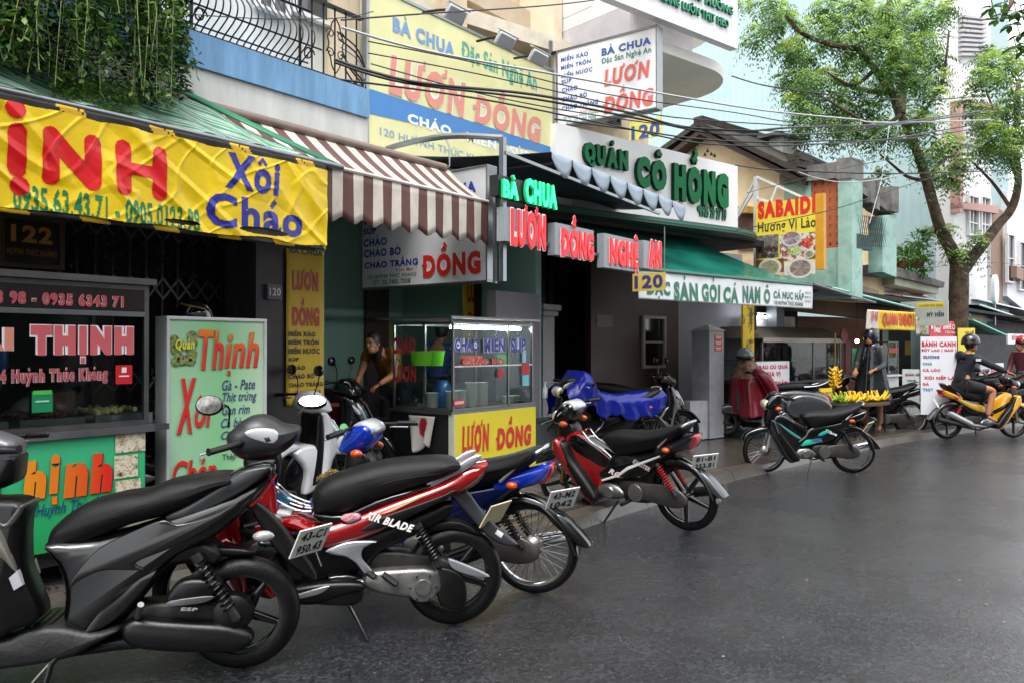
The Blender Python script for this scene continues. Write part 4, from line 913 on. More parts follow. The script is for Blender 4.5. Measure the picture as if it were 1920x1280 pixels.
# breeze blocks one by one: square frame with a four petal cut
terr = M('#a85a38', .7, var=.3, sc=8)
s0, zT = QP.loc(1522, 340); s1, _ = QP.loc(1577, 340); _, zB = QP.loc(1550, 466)
nx_, nz_ = 4, 8; bw_, bh_ = (s1-s0)/nx_, (zT-zB)/nz_
bk = MB()
for (a, b, c, d) in ((0, bw_, 0, .045), (0, bw_, bh_-.045, bh_), (0, .045, .045, bh_-.045), (bw_-.045, bw_, .045, bh_-.045)): bk.box(a, b, 0, .09, c, d)
for k in range(4):
    T = Matrix.Translation((bw_/2, .045, bh_/2)) @ Matrix.Rotation(math.pi/4+k*math.pi/2, 4, 'Y'); bk.box(.05, .19, -.04, .04, -.018, .018, 0, T)
bk.lathe([(.055, -.04), (.055, .04), (.03, .04), (.03, -.04)], (bw_/2, .045, bh_/2), n=10, closed=True)
bme = bk.mesh('breeze_block', terr, False)
for i in range(nx_):
    for j in range(nz_):
        o = bpy.data.objects.new('breeze_block', bme); COL.objects.link(o); o.parent = h; o.location = QP.w(s0+i*bw_, zB+j*bh_)-h.location; o.rotation_euler = (0, 0, QP.a)
# stair and mesh balcony beside it (street side)
QS = Plane(*QP.w(QP.loc(1603, 400)[0], 0).to_2d(), -13)
h = thing('concrete_stair_frame', 'bare concrete stair frame with posts and wire mesh beside the breeze blocks', 'stair', QS.w(0, 2.6))
slab_px('stair_beam', QS, [(1603, 338), (1676, 392), (1676, 404), (1603, 352)], .3, concr, h); slab_px('landing', QS, [(1603, 318), (1640, 334), (1668, 352), (1668, 362), (1603, 330)], .9, M('#b9a79c', .7, var=.3), h, off=.2)
for (x0, x1, y0, y1) in ((1628, 1636, 334, 384), (1639, 1644, 338, 396), (1666, 1680, 350, 400)): slab_px('post', QS, [(x0, y0), (x1, y0+1), (x1, y1), (x0, y1-4)], .2, concr, h, off=-.05)
slab_px('mint_post', QS, [(1655, 404), (1681, 402), (1681, 520), (1655, 510)], .25, mintw, h, off=.0)
slab_px('dark_panel', QS, [(1606, 438), (1636, 444), (1636, 470), (1606, 466)], .1, M('#173a34', .6), h)
mb = MB()
for k in range(12):
    a, z1 = QS.loc(1608+k*4, 402+k*.6); _, z0 = QS.loc(1608+k*4, 462); p = QS.w(a, z0)-h.location; q = QS.w(QS.loc(1608+(k+2.5)*4, 402)[0], z1)-h.location; mb.bar(p, q, .006, .006); q2 = QS.w(a, z1)-h.location; p2 = QS.w(QS.loc(1608+(k+2.5)*4, 460)[0], z0)-h.location; mb.bar(q2, p2, .006, .006)
mb.build('wire_mesh', iron, h, smooth=False, kind='stuff')
# planter ledge with plants
PP = PB(-.35)
h = thing('concrete_awning_ledge', 'weathered concrete ledge holding potted plants above the stalls', 'ledge', PP.w(6.5, 2.9))
slab_px('beam', PP, [(1536, 506), (1658, 545), (1658, 560), (1536, 530)], .3, M('#a08a74', .7, var=.25), h, off=.1)
slab_px('ledge', PP, [(1622, 497), (1676, 503), (1762, 530), (1760, 540), (1676, 520), (1622, 515)], .5, concr, h, off=-.1)
slab_px('fascia', PP, [(1676, 516), (1758, 538), (1758, 552), (1676, 534)], .4, M('#a9b39a', .6, var=.2), h, off=-.02)
slab_px('wall_below', PP, [(1540, 530), (1800, 560), (1800, 610), (1540, 580)], .2, M('#6e5c4c', .7, var=.3), h, off=.5)
slab_px('mint_wall', PP, [(1655, 470), (1745, 470), (1745, 530), (1655, 515)], .2, M('#a9d0d4', .6), h, off=.55)
leafm = foliage(['#2b4a16', '#4f7a24', '#7fa540'], .45, 9)
def leaf_cloud(mb, c, r, n, size, up=0., droop=.3, asp=.38, sc=(1, 1, 1)):
    for _ in range(n):
        v = Vector((rnd.gauss(0, 1), rnd.gauss(0, 1), rnd.gauss(0, 1))).normalized()*(rnd.random()**.4)*r
        p = Vector(c)+Vector((v.x*sc[0], v.y*sc[1], v.z*sc[2])); d = (v.normalized()*.6+Vector((rnd.gauss(0, .5), rnd.gauss(0, .5), rnd.gauss(0, .4)-droop+up))).normalized()
        L_ = size*rnd.uniform(.6, 1.3); s_ = d.cross(Vector((rnd.gauss(0, .3), rnd.gauss(0, .3), 1))).normalized()*L_*asp
        mb.add([p, p+d*L_*.5+s_*.5, p+d*L_+Vector((0, 0, -L_*.15)), p+d*L_*.5-s_*.5], [(0, 1, 2, 3)])
for i, (x, y, r, n, lab) in enumerate(((1690, 484, .26, 160, 'fern like potted plant on the concrete ledge'), (1716, 492, .30, 220, 'rounded bushy plant spilling over the ledge end'), (1722, 452, .2, 90, 'small leafy sapling rising above the ledge'))):
    c = PP.w(*PP.loc(x, y)); t = thing('potted_plant', lab, 'plant', (c.x, c.y, PP.loc(x, 500)[1]), group='plants on the concrete ledge')
    rel = c-t.location; mb = MB(); leaf_cloud(mb, rel, r, n*2, .12, up=.4); mb.build('foliage', leafm, t, smooth=False, kind='stuff')
    MB().tube([(0, 0, 0), rel*.5, rel], .012, 6).build('stem', M('#4a3a24'), t)
    MB().lathe([(0, -.02), (.09, -.02), (.12, .14), (.1, .14)], (0, 0, 0), (0, 0, 1), 12).build('pot', M('#7a4a34', .7), t)
# big mint clad building: corrugated sheets as real folds
MPl = Plane(20.3, 3.1, -103)
h = thing('mint_building', 'tall windowless building clad in pale mint corrugated sheets', 'building', MPl.w(0, .0), MPl.a)
def cor(u, v): x = -9.4+u*9.4; return (x, (.0 if int(u*188) % 4 < 2 else .012), v*10.9)
MB().grid(cor, 188, 1).build('corrugated_cladding', M('#a7bfc1', .5, var=.12, sc=.6), h, smooth=False)
MB().box(-9.4, 0, .04, 3.2, 0, 10.85).build('body', M('#9db5b6', .6), h, smooth=False)
MB().box(-9.45, .03, -.02, .04, 10.85, 10.98).build('coping', M('#a3c4c2', .6), h, smooth=False)
MB().box(-4.3, -3.5, -.05, .0, 6.1, 6.45).build('vent', M('#c9cfd0', .5), h, smooth=False)
for k in range(5): MB().box(-4.28, -3.52, -.07, -.052, 6.13+k*.065, 6.16+k*.065).build('vent_slat', M('#7a8284', .5), h, smooth=False)
# white tower
TP = Plane(20.35, 3.05, -13)
h = thing('white_tower_house', 'tall white house with louvred opening and narrow windows behind the tree', 'building', TP.w(0, 0))
tw0 = M('#d8d6d6', .6, var=.06, sc=.8)
slab_px('front_wall', TP, [(1790, -90), (1858, -40), (1858, 660), (1790, 660)], .4, tw0, h)
slab_px('side_wing', TP, [(1835, 60), (1886, 82), (1886, 660), (1835, 660)], 3, M('#cfcaca', .6), h, off=.9)
for (y0, y1) in ((188, 196), (378, 392)): slab_px('pink_band', TP, [(1789, y0+2), (1862, y0+10), (1862, y1+10), (1789, y1)], .2, M('#b58a80', .6), h, off=-.12)
slab_px('pink_post', TP, [(1789, 190), (1795, 190), (1795, 400), (1789, 400)], .2, M('#b58a80', .6), h, off=-.12)
for k in range(9): slab_px('louvre', TP, [(1796, 30+k*9), (1842, 36+k*8.4), (1842, 40+k*8.4), (1796, 34.5+k*9)], .12, M('#a9a6a8', .5), h, off=-.1)
window(h, TP, 1811, 1830, 364, 442, '#d9d9d9', '#6a7278', 1, 2, dep=.08); window(h, TP, 1834, 1852, 366, 446, '#d9d9d9', '#6a7278', 1, 2, dep=.08); window(h, TP, 1806, 1828, 205, 270, '#d0d0d0', '#7a8288', 2, 3, dep=.08)
FP = Plane(*TP.w(TP.loc(1858, 500)[0], 0).to_2d(), -13)
h = thing('white_shop_house', 'white and brown shop house at the right edge with dark upper windows', 'building', FP.w(0, 0))
slab_px('brown_wall', FP, [(1851, 385), (1880, 395), (1880, 580), (1851, 575)], 3, M('#8f7466', .65, var=.15), h)
slab_px('white_wall', FP, [(1880, 360), (1960, 405), (1960, 620), (1880, 556)], 3, M('#d4d3d6', .6, var=.08), h, off=-.1)
slab_px('brown_wall', FP, [(1862, 320), (1920, 350), (1920, 440), (1862, 420)], 2.5, M('#7c6a60', .65), h, off=.5)
window(h, Plane(*(FP.o-FP.n*.12).to_2d(), -13), 1886, 1899, 438, 530, '#c9c9c9', '#22242a', 0, 1, dep=.05); window(h, Plane(*(FP.o-FP.n*.12).to_2d(), -13), 1908, 1921, 452, 545, '#c9c9c9', '#22242a', 0, 1, dep=.05)
for x in (1885, 1907): slab_px('window_box', FP, [(x, 500), (x+13, 505), (x+13, 528), (x, 522)], .15, M('#8f7466', .6), h, off=-.25)
bb2 = thing('round_sign', 'small round white sign on a post behind the tree trunk', 'sign', FP.w(FP.loc(1824, 545)[0], FP.loc(1824, 545)[1], -.5), FP.a)
MB().lathe([(0, 0), (.22, 0), (.22, .08), (0, .08)], (0, 0, 0), n=24, sq=(.6, 1.5)).build('disc', M('#dfe2e4', .3), bb2); MB().box(-.02, .02, .03, .07, -.8, -.3).build('post', steel, bb2, smooth=False)
# ground floor behind the stalls
GF = PB(.25)
h = thing('market_house', 'dim shop fronts with brown wooden wall behind the food stalls', 'building', GF.w(6, .12))
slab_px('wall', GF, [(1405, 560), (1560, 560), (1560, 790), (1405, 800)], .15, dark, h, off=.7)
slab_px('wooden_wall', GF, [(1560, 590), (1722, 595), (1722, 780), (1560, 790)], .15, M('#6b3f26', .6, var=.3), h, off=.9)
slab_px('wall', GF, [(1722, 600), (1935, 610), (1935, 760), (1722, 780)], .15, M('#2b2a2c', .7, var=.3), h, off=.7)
slab_px('shop_interior_dark', PB(-.12), [(1800, 600), (1935, 608), (1935, 770), (1800, 782)], .1, M('#1c1c1f', .6, var=.4), h)  # flat dark sheet stands for the shade inside the shops
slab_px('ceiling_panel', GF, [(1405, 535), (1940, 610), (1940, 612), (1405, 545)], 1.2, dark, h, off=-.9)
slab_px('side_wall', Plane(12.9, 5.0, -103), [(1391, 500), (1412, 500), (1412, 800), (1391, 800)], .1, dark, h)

# --- stall awnings
def awning_px(name, label, pl, top, bot, mat, edge=None, depth=1.3, rise=.5):
    (x0, y0), (x1, y1) = bot; a0, z0 = pl.loc(x0, y0); a1, z1 = pl.loc(x1, y1)
    t = thing(name, label, 'awning', pl.w(a0, z0), pl.a); w = a1-a0; dz = z1-z0
    def f(u, v): return (w*u, v*depth, dz*u+v*rise-.05*math.sin(v*math.pi)*(1+.4*math.sin(u*12)))
    MB().grid(f, 24, 6).build('canvas', mat, t, thick=.006); MB().tube([(0, -.01, 0), (w, -.01, dz)], .02, 6).build('front_bar', edge or steel, t)
    return t
awning_px('stall_awning', 'blue grey tarpaulin awning right of the teal awning', PB(-1.0), None, ((1524, 533), (1640, 568)), M('#6d7b86', .4, var=.2), depth=1.4, rise=.28)
awning_px('stall_awning', 'dark green edged awning over the yellow cloth banner', PB(-.95), None, ((1560, 540), (1765, 592)), M('#1f4f48', .4, var=.3), M('#8fc0b4', .4), rise=.35)
awning_px('stall_awning', 'pale pink awning under the concrete ledge', PB(-.45), None, ((1690, 556), (1775, 566)), M('#d9b6b6', .5), rise=.3, depth=.7)
awning_px('stall_awning', 'bright green awning at the right edge above the black stall', PB(-1.0), None, ((1822, 600), (1888, 630)), M('#148a6a', .35), M('#35c09a', .3), rise=.2)
awning_px('stall_awning', 'upper green striped awning at the right edge', PB(-.6), None, ((1836, 572), (1935, 604)), M('#2f6f5f', .4), M('#bfe0d4', .4), rise=.25)
awning_px('stall_awning', 'dark blue awning with a white rim at the far right', PB(-.2), None, ((1834, 562), (1935, 585)), M('#232a44', .4), M('#d5dae6', .4), rise=.25)
PK = PB(-1.05)
s = Sign('cloth_banner', 'creased yellow cloth banner hanging under the green edged awning', 'banner', PK, 1626, 1717, (570, 596), (612, 626), [M('#d9b51c', .45, var=.1), M('#c9bcb4', .5)], wrinkle=.02, nu=40, nv=12, at='m', mf=lambda i, j: 1 if i < 9 else 0)
s.txt('QUÁN SABADI', 1654, 580, 1713, 614, '#b3231c', bold=.06, y=-.02); s.txt('H', 1634, 584, 1644, 602, '#c04a44', bold=.03, y=-.02)
s = Sign('cloth_banner', 'narrow brown and green printed cloth strip between the yellow and red banners', 'banner', PK, 1717.5, 1741, (594, 598), (628, 628), blotch(['#3a2418', '#8a6a50', '#c9beb0', '#4a6a34', '#2a1a14'], 9), wrinkle=.01, nu=10, nv=10, at='m')
s = Sign('cloth_banner', 'faded red cloth banner with white lettering in front of the tree', 'banner', PK, 1741.5, 1808, (598, 606), (632, 642), M('#c4434a', .5, var=.1), wrinkle=.008, nu=20, nv=10, at='m')
s.txt('liwad', 1750, 610, 1762, 624, '#f0dcdc', bold=.03, y=-.015); s.txt('2ANHÉ CN BÁNH', 1766, 604, 1807, 618, '#f0dcdc', bold=.04, y=-.015); s.txt('2 liên hàng bánh mì', 1770, 620, 1805, 627, '#e8c8c8', bold=.01, y=-.015); s.rect(1744, 600, 1747.5, 617, M('#f0dcdc'), y=-.015)
s = Sign('hanging_sign', 'grey white sign board with a yellow strip left of the tree trunk', 'sign', Plane(16.2, 3.6, -98), 1688, 1777, (570, 560), (612, 610), M('#9ea39e', .5), th=.05, at='m')
s.txt('HUẾ', 1690, 571, 1708, 582, '#8a2a34', bold=.06); s.rect(1719, 567, 1771, 578, M('#c9b84a', .5)); s.txt('114 HUỲNH THÚC KHÁNG', 1722, 569, 1769, 576, '#6a5a2a', bold=.03, y=-.006); s.txt('MỲ HẾN', 1738, 582, 1770, 594, '#2b3040', bold=.06)
# --- standing signs by the stalls
def board(pl, xl, xr, yt, yb, label, m, items, frame=None, th=.03, cat='sign'):
    s = Sign('standing_sign', label, cat, pl, xl, xr, yt, yb, m, th=th, at='m', frame=frame, fw=.012)
    for t in items: s.txt(*t[:6], **(t[6] if len(t) > 6 else {}))
    return s
B3 = dict(bold=.06); wpan = M('#d3d3da', .5, var=.05)
board(PB(-.2), 1418, 1480, (676, 678), (738, 736), 'white sign with red vegetable shop words before the steel hood cart', wpan, [('RAU CỦ QUẢ', 1423, 681, 1477, 692, '#b8232c', B3), ('GIA VỊ', 1436, 696, 1463, 707, '#b8232c', B3), ('THỰC PHẨM', 1424, 711, 1476, 722, '#b8232c', B3), ('CÁC LOẠI', 1430, 726, 1472, 736, '#b8232c', B3)])
board(Plane(15.0, 2.9, -70), 1726, 1794, (632, 630), (778, 776), 'large white menu board with red and blue words behind the rider', wpan, [('BÁNH CANH', 1728, 637, 1792, 650, '#b8232c', B3), ('BỘT LAO ( GẠO )', 1728, 652, 1793, 660, '#b8232c', B3), ('XƯƠNG', 1730, 665, 1761, 672, '#27307a', B3), ('CHẢ', 1730, 677, 1748, 684, '#158a6a', B3), ('CÁ LÓC', 1730, 689, 1763, 696, '#b8232c', B3), ('XÔI NẾP LÁ', 1732, 702, 1790, 711, '#b8232c', B3), ('GÀ', 1730, 715, 1742, 722, '#b8232c', B3), ('THỊT', 1730, 727, 1750, 734, '#1a7a9a', B3)])
board(Plane(15.6, 3.6, -70), 1692, 1724, (692, 691), (778, 774), 'pale menu board with small blue words left of the large menu board', M('#b9c2bd', .5), [('QUÁN HẾN', 1697, 697, 1727, 705, '#7a2a34', B3), ('* CƠM HẾN', 1698, 709, 1718, 715, '#34406a', B3), ('* BÚN HẾN', 1698, 718, 1718, 724, '#34406a', B3), ('* MỲ HẾN', 1698, 727, 1717, 733, '#34406a', B3), ('HẾN XÀO', 1700, 738, 1718, 743, '#555a6a', dict(bold=.02)), ('BÁNH MÌ', 1698, 756, 1722, 763, '#8a2a34', B3)])
board(PB(-.9), 1539, 1560, (728, 726), (772, 770), 'small yellow sign with red words beside the banana table', M('#d9bd2a', .5), [('GÀ QUAY', 1541, 732, 1558, 739, '#b3231c', B3), ('CƠM + XÔI', 1541, 745, 1558, 752, '#b3231c', B3), ('LÒNG', 1545, 758, 1556, 765, '#b3231c', B3)])
board(PB(-.3), 1560, 1590, (716, 714), (740, 738), 'dim yellow sign behind the bananas', M('#a8861c', .5), [('QUÁN', 1563, 720, 1586, 731, '#8a1c14', B3)])
board(PB(-.1), 1393, 1414, (572, 574), (692, 690), 'narrow yellow printed strip hanging left of the steel hood cart', blotch(['#8a6a14', '#c9a81c', '#c9a81c', '#4a3a14', '#3a5a24'], 3.), [], cat='sign')
board(Plane(17.0, 2.4, -75), 1796, 1828, (614, 616), (672, 670), 'yellow banner with blue letters just right of the tree trunk', M('#d9cc4a', .5), [('HUẾ', 1810, 619, 1826, 626, '#8a2a34', B3), ('HẾN', 1812, 634, 1828, 660, '#27307a', B3)])
bk_ = M('#101013', .35)
s = board(PB(-.4), 1813, 1850, (576, 580), (610, 612), 'black shop sign with orange words and a white fruit emblem', bk_, [('SỬA CHỮA', 1815, 594, 1842, 600, '#d98a1c', B3), ('PRO - MACBOOK', 1814, 602, 1842, 606, '#9a9aa0', dict(bold=.02))])
a, z = s.L(1818, 588); MB().lathe([(0, -.003), (.07, -.003)], (a, -.004, z), n=14, sq=(.9, 1)).lathe([(0, -.003), (.018, -.003)], (a+.02, -.004, z+.09), n=8).build('emblem', M('#d9d9dd'), s.t, smooth=False)
board(PB(-1.15), 1890, 1935, (622, 630), (640, 650), 'white strip sign with red word under the green awning at the right edge', wpan, [('BÔNG XÔI', 1897, 626, 1925, 638, '#b8232c', B3)])
board(PB(-.6), 1838, 1882, (680, 681), (708, 708), 'small white sign with red word behind the rider', wpan, [('CƠM', 1842, 690, 1855, 697, '#34406a', B3), ('HẾN', 1858, 684, 1880, 700, '#b8232c', B3)])

# ------------------------------------------------------------ street tree
bark = blotch(['#1c1510', '#3a2d22', '#54432f', '#2a2a1a'], 7, .85)
nt = bark.node_tree; n = nt.nodes.new('ShaderNodeTexNoise'); n.inputs['Scale'].default_value = 22; bp = nt.nodes.new('ShaderNodeBump'); bp.inputs['Distance'].default_value = .03; nt.links.new(n.outputs[0], bp.inputs['Height']); nt.links.new(bp.outputs[0], nt.nodes['Principled BSDF'].inputs['Normal'])
TD = 16.9*math.cos(0)  # depth of the trunk from the lens
TD = (Vector((17.7, 2.72, 0))-Vector((0, 0, 0))).dot(_F)
def T3(x, y, dd=0.): return atD(x, y, TD+dd)
base = T3(1797, 783); base.z = .1
tr = thing('street_tree', 'feathery leaved street tree with a forked trunk among the stalls', 'tree', base)
def limb(pts, r0, r1, name='limb', n=8):
    P = catmull([T3(*p)-base for p in pts], 4, False); k = len(P)
    MB().tube([p+Vector((noise.noise(p*1.3), noise.noise(p*1.3+Vector((9, 0, 0))), 0))*.03 for p in P], [r0+(r1-r0)*i/(k-1) for i in range(k)], n).build(name, bark, tr)
limb([(1797, 786), (1796, 700), (1797, 600), (1798, 520), (1800, 490)], .195, .165, 'trunk', 14)
limb([(1800, 510), (1784, 470), (1762, 430), (1738, 340), (1716, 278), (1688, 215)], .135, .065, 'limb', 12)
limb([(1802, 515), (1836, 468), (1868, 425, .2), (1897, 392, .3), (1910, 340, .3), (1905, 250, .3), (1912, 150, .5)], .115, .045, 'limb', 12)
limb([(1688, 215), (1672, 175), (1640, 130, -.4), (1606, 92, -.8)], .10, .05); limb([(1688, 215), (1692, 150, .4), (1664, 60, .5), (1668, 0, .8)], .09, .05)
limb([(1608, 92, -.8), (1560, 84, -1), (1500, 62, -1.2), (1474, 28, -1.2)], .06, .03); limb([(1672, 175), (1620, 170, .4), (1560, 150, 1)], .06, .03)
for p in ([(1716, 278), (1690, 262, .6), (1640, 260, 1.2), (1560, 240, 1.5)], [(1700, 240), (1740, 200, -.6), (1770, 150, -1), (1780, 60, -1)], [(1640, 130, -.4), (1600, 160, -1), (1540, 130, -1.6)], [(1688, 215), (1650, 240, -1), (1600, 215, -1.5), (1520, 170, -1.6)], [(1738, 340), (1770, 300, .6), (1800, 290, 1)], [(1910, 340, .3), (1880, 260, 0), (1850, 170, -.2)], [(1897, 392, .3), (1860, 340, .6), (1820, 300, .6)], [(1668, 60, .5), (1620, 20, 0), (1560, 0, 0)], [(1738, 340), (1700, 330, -.6), (1650, 290, -1)]):
    limb(p, .045, .015)
# compound leaves: arching stalks with paired leaflets
def frond(mb, p, d, L_, dn=.5):
    d = d.normalized(); side = d.cross(Vector((0, 0, 1)));
    if side.length < .05: side = Vector((1, 0, 0))
    side.normalize(); q = Vector(p); n = 6; prev = q.copy()
    for i in range(n):
        t = (i+1)/n; q = Vector(p)+d*L_*t+Vector((0, 0, -dn*L_*t*t)); tang = (q-prev).normalized(); nrm = side.cross(tang); wl = L_*.24*math.sin(math.pi*(.2+.75*t))+.015
        for sg in (-1, 1):
            s_ = side*sg*wl+tang*wl*.35+Vector((0, 0, -wl*.45*rnd.uniform(.5, 1.5))); w_ = tang*L_*.05
            mb.add([prev-w_*.2, prev+s_*.5-w_, prev+s_, prev+s_*.5+w_], [(0, 1, 2, 3)])
        prev = q.copy()
crown = [MB(), MB(), MB()]
clumps = [(1398, 20, 20), (1440, 12, 26), (1470, 40, 22), (1404, 78, 16), (1430, 60, 24), (1475, 90, 30), (1500, 110, 26), (1530, 55, 34), (1545, 20, 28), (1585, 40, 34), (1600, 10, 26), (1640, 20, 34), (1690, 20, 36), (1740, 30, 30), (1770, 20, 22),
          (1560, 80, 30), (1600, 120, 36), (1640, 90, 34), (1690, 90, 38), (1730, 80, 34), (1755, 110, 26), (1510, 160, 24), (1545, 150, 30), (1490, 100, 22), (1480, 150, 22), (1500, 170, 22), (1520, 140, 22),
          (1590, 170, 32), (1560, 200, 24), (1510, 195, 26), (1485, 195, 18), (1540, 225, 28), (1500, 240, 22), (1580, 240, 28), (1620, 210, 32), (1650, 170, 36), (1700, 160, 34), (1740, 160, 28), (1620, 255, 24), (1560, 262, 16), (1655, 245, 24), (1690, 120, 30), (1720, 220, 26), (1745, 235, 20),
          (1520, 208, 20), (1600, 90, 30), (1660, 50, 34), (1710, 55, 30), (1460, 30, 24), (1720, 130, 30), (1670, 130, 30), (1590, 205, 26), (1640, 60, 26),
          (1765, 280, 26), (1790, 270, 20), (1770, 330, 26), (1745, 300, 20), (1800, 310, 20), (1780, 350, 16), (1700, 265, 18), (1760, 190, 18), (1725, 290, 16),
          (1850, 120, 30), (1880, 110, 26), (1905, 130, 26), (1860, 150, 24), (1830, 160, 20), (1815, 185, 16), (1905, 190, 28), (1880, 220, 30), (1850, 240, 22), (1830, 210, 14), (1910, 250, 26), (1880, 280, 26), (1850, 290, 24), (1900, 290, 24), (1870, 250, 24), (1840, 275, 18), (1915, 90, 20), (1930, 180, 40), (1930, 260, 36), (1780, 440, 14), (1815, 470, 18), (1830, 455, 12), (1750, 440, 12), (1790, 478, 12), (1505, 265, 12), (1665, 262, 14), (1660, 330, 7)]
for (x, y, r) in clumps:
    rr = r/FPX*TD*.92; dd = rnd.uniform(-1.6, 1.6) if y < 300 and r > 16 else rnd.uniform(-.3, .5)
    for sub in range(2 if r > 20 else 1):
        c = T3(x+rnd.uniform(-6, 6), y+rnd.uniform(-6, 6), dd*(1 if sub == 0 else -.8))-base
        for _ in range(int(12+rr*64)):
            v = Vector((rnd.gauss(0, 1), rnd.gauss(0, 1), rnd.gauss(0, .8))).normalized()
            p = c+v*rr*rnd.random()**.5*.8; p.z += .05
            frond(crown[2 if v.z > .15 and rnd.random() < .75 else (1 if v.z < -.35 or sub or rnd.random() < .25 else 0)], p, v+Vector((0, 0, .2)), rnd.uniform(.24, .44), rnd.uniform(.7, 1.6))  # paler upper and darker lower leaves: light and shade put into their colours
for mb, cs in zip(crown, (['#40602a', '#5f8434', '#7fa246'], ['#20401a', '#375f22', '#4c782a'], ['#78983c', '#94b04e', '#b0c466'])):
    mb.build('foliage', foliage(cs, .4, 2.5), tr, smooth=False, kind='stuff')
# overhanging branch of a broad leaved tree whose trunk stands outside the right edge
ov = thing('roadside_tree', 'broad leaved branch hanging into the top right corner', 'tree', (7.6, -1.2, 0))
bp_ = atD(1935, -20, 7.4)-ov.location
MB().tube(catmull([(0, 0, 0), (.1, .1, 2.4), (.2, .5, 4.2), bp_, atD(1895, 10, 7.3)-ov.location, atD(1878, 40, 7.3)-ov.location], 4, False), [.17]*8+[.1]*4+[.02]*9, 8).build('trunk', bark, ov)
mb = MB()
for (x, y) in ((1862, 14), (1885, 5), (1905, 22), (1870, 38), (1895, 48), (1912, 66), (1905, 88), (1918, 30), (1880, 28), (1925, 90), (1935, 50), (1940, 10)):
    c = atD(x, y, 7.3+rnd.uniform(-.2, .2))-ov.location
    MB.tube(mb, [c, c+Vector((0, .02, .1))], .004, 4, 1)
    for k in range(6):
        a = k*1.05+rnd.uniform(-.3, .3); d = Vector((math.cos(a), math.sin(a), rnd.uniform(-.7, .1))).normalized(); s_ = d.cross(Vector((0, 0, 1))).normalized()*.026; L_ = rnd.uniform(.09, .15); u = Vector((0, 0, .012))
        mb.add([c, c+d*L_*.35+s_*.8+u, c+d*L_*.7+s_+u, c+d*L_, c+d*L_*.7-s_+u, c+d*L_*.35-s_*.8+u], [(0, 1, 2, 3, 4, 5)])
mb.build('foliage', [foliage(['#1f3a14', '#33581c', '#4a7424'], .3, 5), bark], ov, smooth=False, kind='stuff')

# ------------------------------------------------------------ ivy over the left house
iv = thing('ivy', 'dense hanging ivy over the upper wall and green awning at top left', 'plant', (2.6, 5.2, 3.4))
ivd, ivm, ivl = MB(), MB(), MB(); stems = MB()
def at_iv(x, y, Y): return atY(x, y, Y)-iv.location
def ileaf(mb, p, L_):
    d = Vector((rnd.gauss(0, .7), -abs(rnd.gauss(0, .5))-.1, rnd.gauss(-.35, .4))).normalized(); s_ = d.cross(Vector((rnd.gauss(0, .4), rnd.gauss(0, .4), 1))).normalized()*L_*.22
    mb.add([p, p+d*L_*.45+s_, p+d*L_, p+d*L_*.45-s_], [(0, 1, 2, 3)])
for k in range(520):
    x = rnd.uniform(-420, 342)+rnd.gauss(0, 5); y0 = rnd.uniform(-190, 40); Yk = rnd.uniform(4.72, 5.15)
    lim = 150+rnd.uniform(-40, 35) if x > 60 else 115+x*.25+rnd.uniform(-45, 10)
    if x > 230: lim += 14
    p = at_iv(x, y0, Yk); q = at_iv(x+rnd.uniform(-22, 22), lim if rnd.random() < .5 else rnd.uniform(max(y0+20, 20), lim), Yk-.06)
    n = int((p-q).length/.022)+3
    if rnd.random() < .45: stems.tube([p, (p+q)/2+Vector((rnd.gauss(0, .03), -.02, 0)), q], .003, 3)
    for i in range(n):
        t = i/n; c = p.lerp(q, t)+Vector((rnd.gauss(0, .022), rnd.gauss(0, .02), rnd.gauss(0, .02)))
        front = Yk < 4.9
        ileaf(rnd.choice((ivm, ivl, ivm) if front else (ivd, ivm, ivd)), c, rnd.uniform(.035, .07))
for k in range(2600):   # heap lying on the awning
    x = rnd.uniform(-300, 330); yy_ = 62+.30*max(0, x)+rnd.gauss(14, 16)+(28 if 100 < x < 260 else 0)
    if x > 300 and rnd.random() < .6: continue
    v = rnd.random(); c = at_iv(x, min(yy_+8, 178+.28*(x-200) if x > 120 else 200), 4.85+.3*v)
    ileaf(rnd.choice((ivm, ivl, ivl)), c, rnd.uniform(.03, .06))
for k in range(900):
    x = rnd.uniform(95, 255); yy_ = 120+.35*(x-95)+rnd.uniform(0, 60)
    c = at_iv(x, yy_, 4.75+rnd.random()*.08); ileaf(ivl, c, rnd.uniform(.02, .045))
for k in range(700):   # trailing at the right rim and below in the shade
    x = 335+rnd.gauss(0, 9); c = at_iv(x, rnd.uniform(-60, 172), rnd.uniform(4.9, 5.15)); ileaf(rnd.choice((ivm, ivd)), c, rnd.uniform(.03, .06))
for k in range(40):
    x = rnd.uniform(130, 470); y1 = rnd.uniform(470, 600); p = at_iv(x, 430, 5.7); q = at_iv(x+rnd.uniform(-8, 8), y1, 5.7)
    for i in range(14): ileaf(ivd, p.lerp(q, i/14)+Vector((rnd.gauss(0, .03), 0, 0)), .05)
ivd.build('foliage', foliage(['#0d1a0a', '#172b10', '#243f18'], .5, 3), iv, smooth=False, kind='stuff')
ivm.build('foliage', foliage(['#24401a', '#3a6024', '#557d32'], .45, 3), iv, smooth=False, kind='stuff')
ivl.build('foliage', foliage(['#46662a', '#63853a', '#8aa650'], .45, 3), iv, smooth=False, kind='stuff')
stems.build('stems', M('#8a9a5a', .6), iv, kind='stuff')
bx('dark_mat', M('#0f1a0c', .9, var=.4), iv, -3.5, .42, .12, .2, -.05, 1.6)

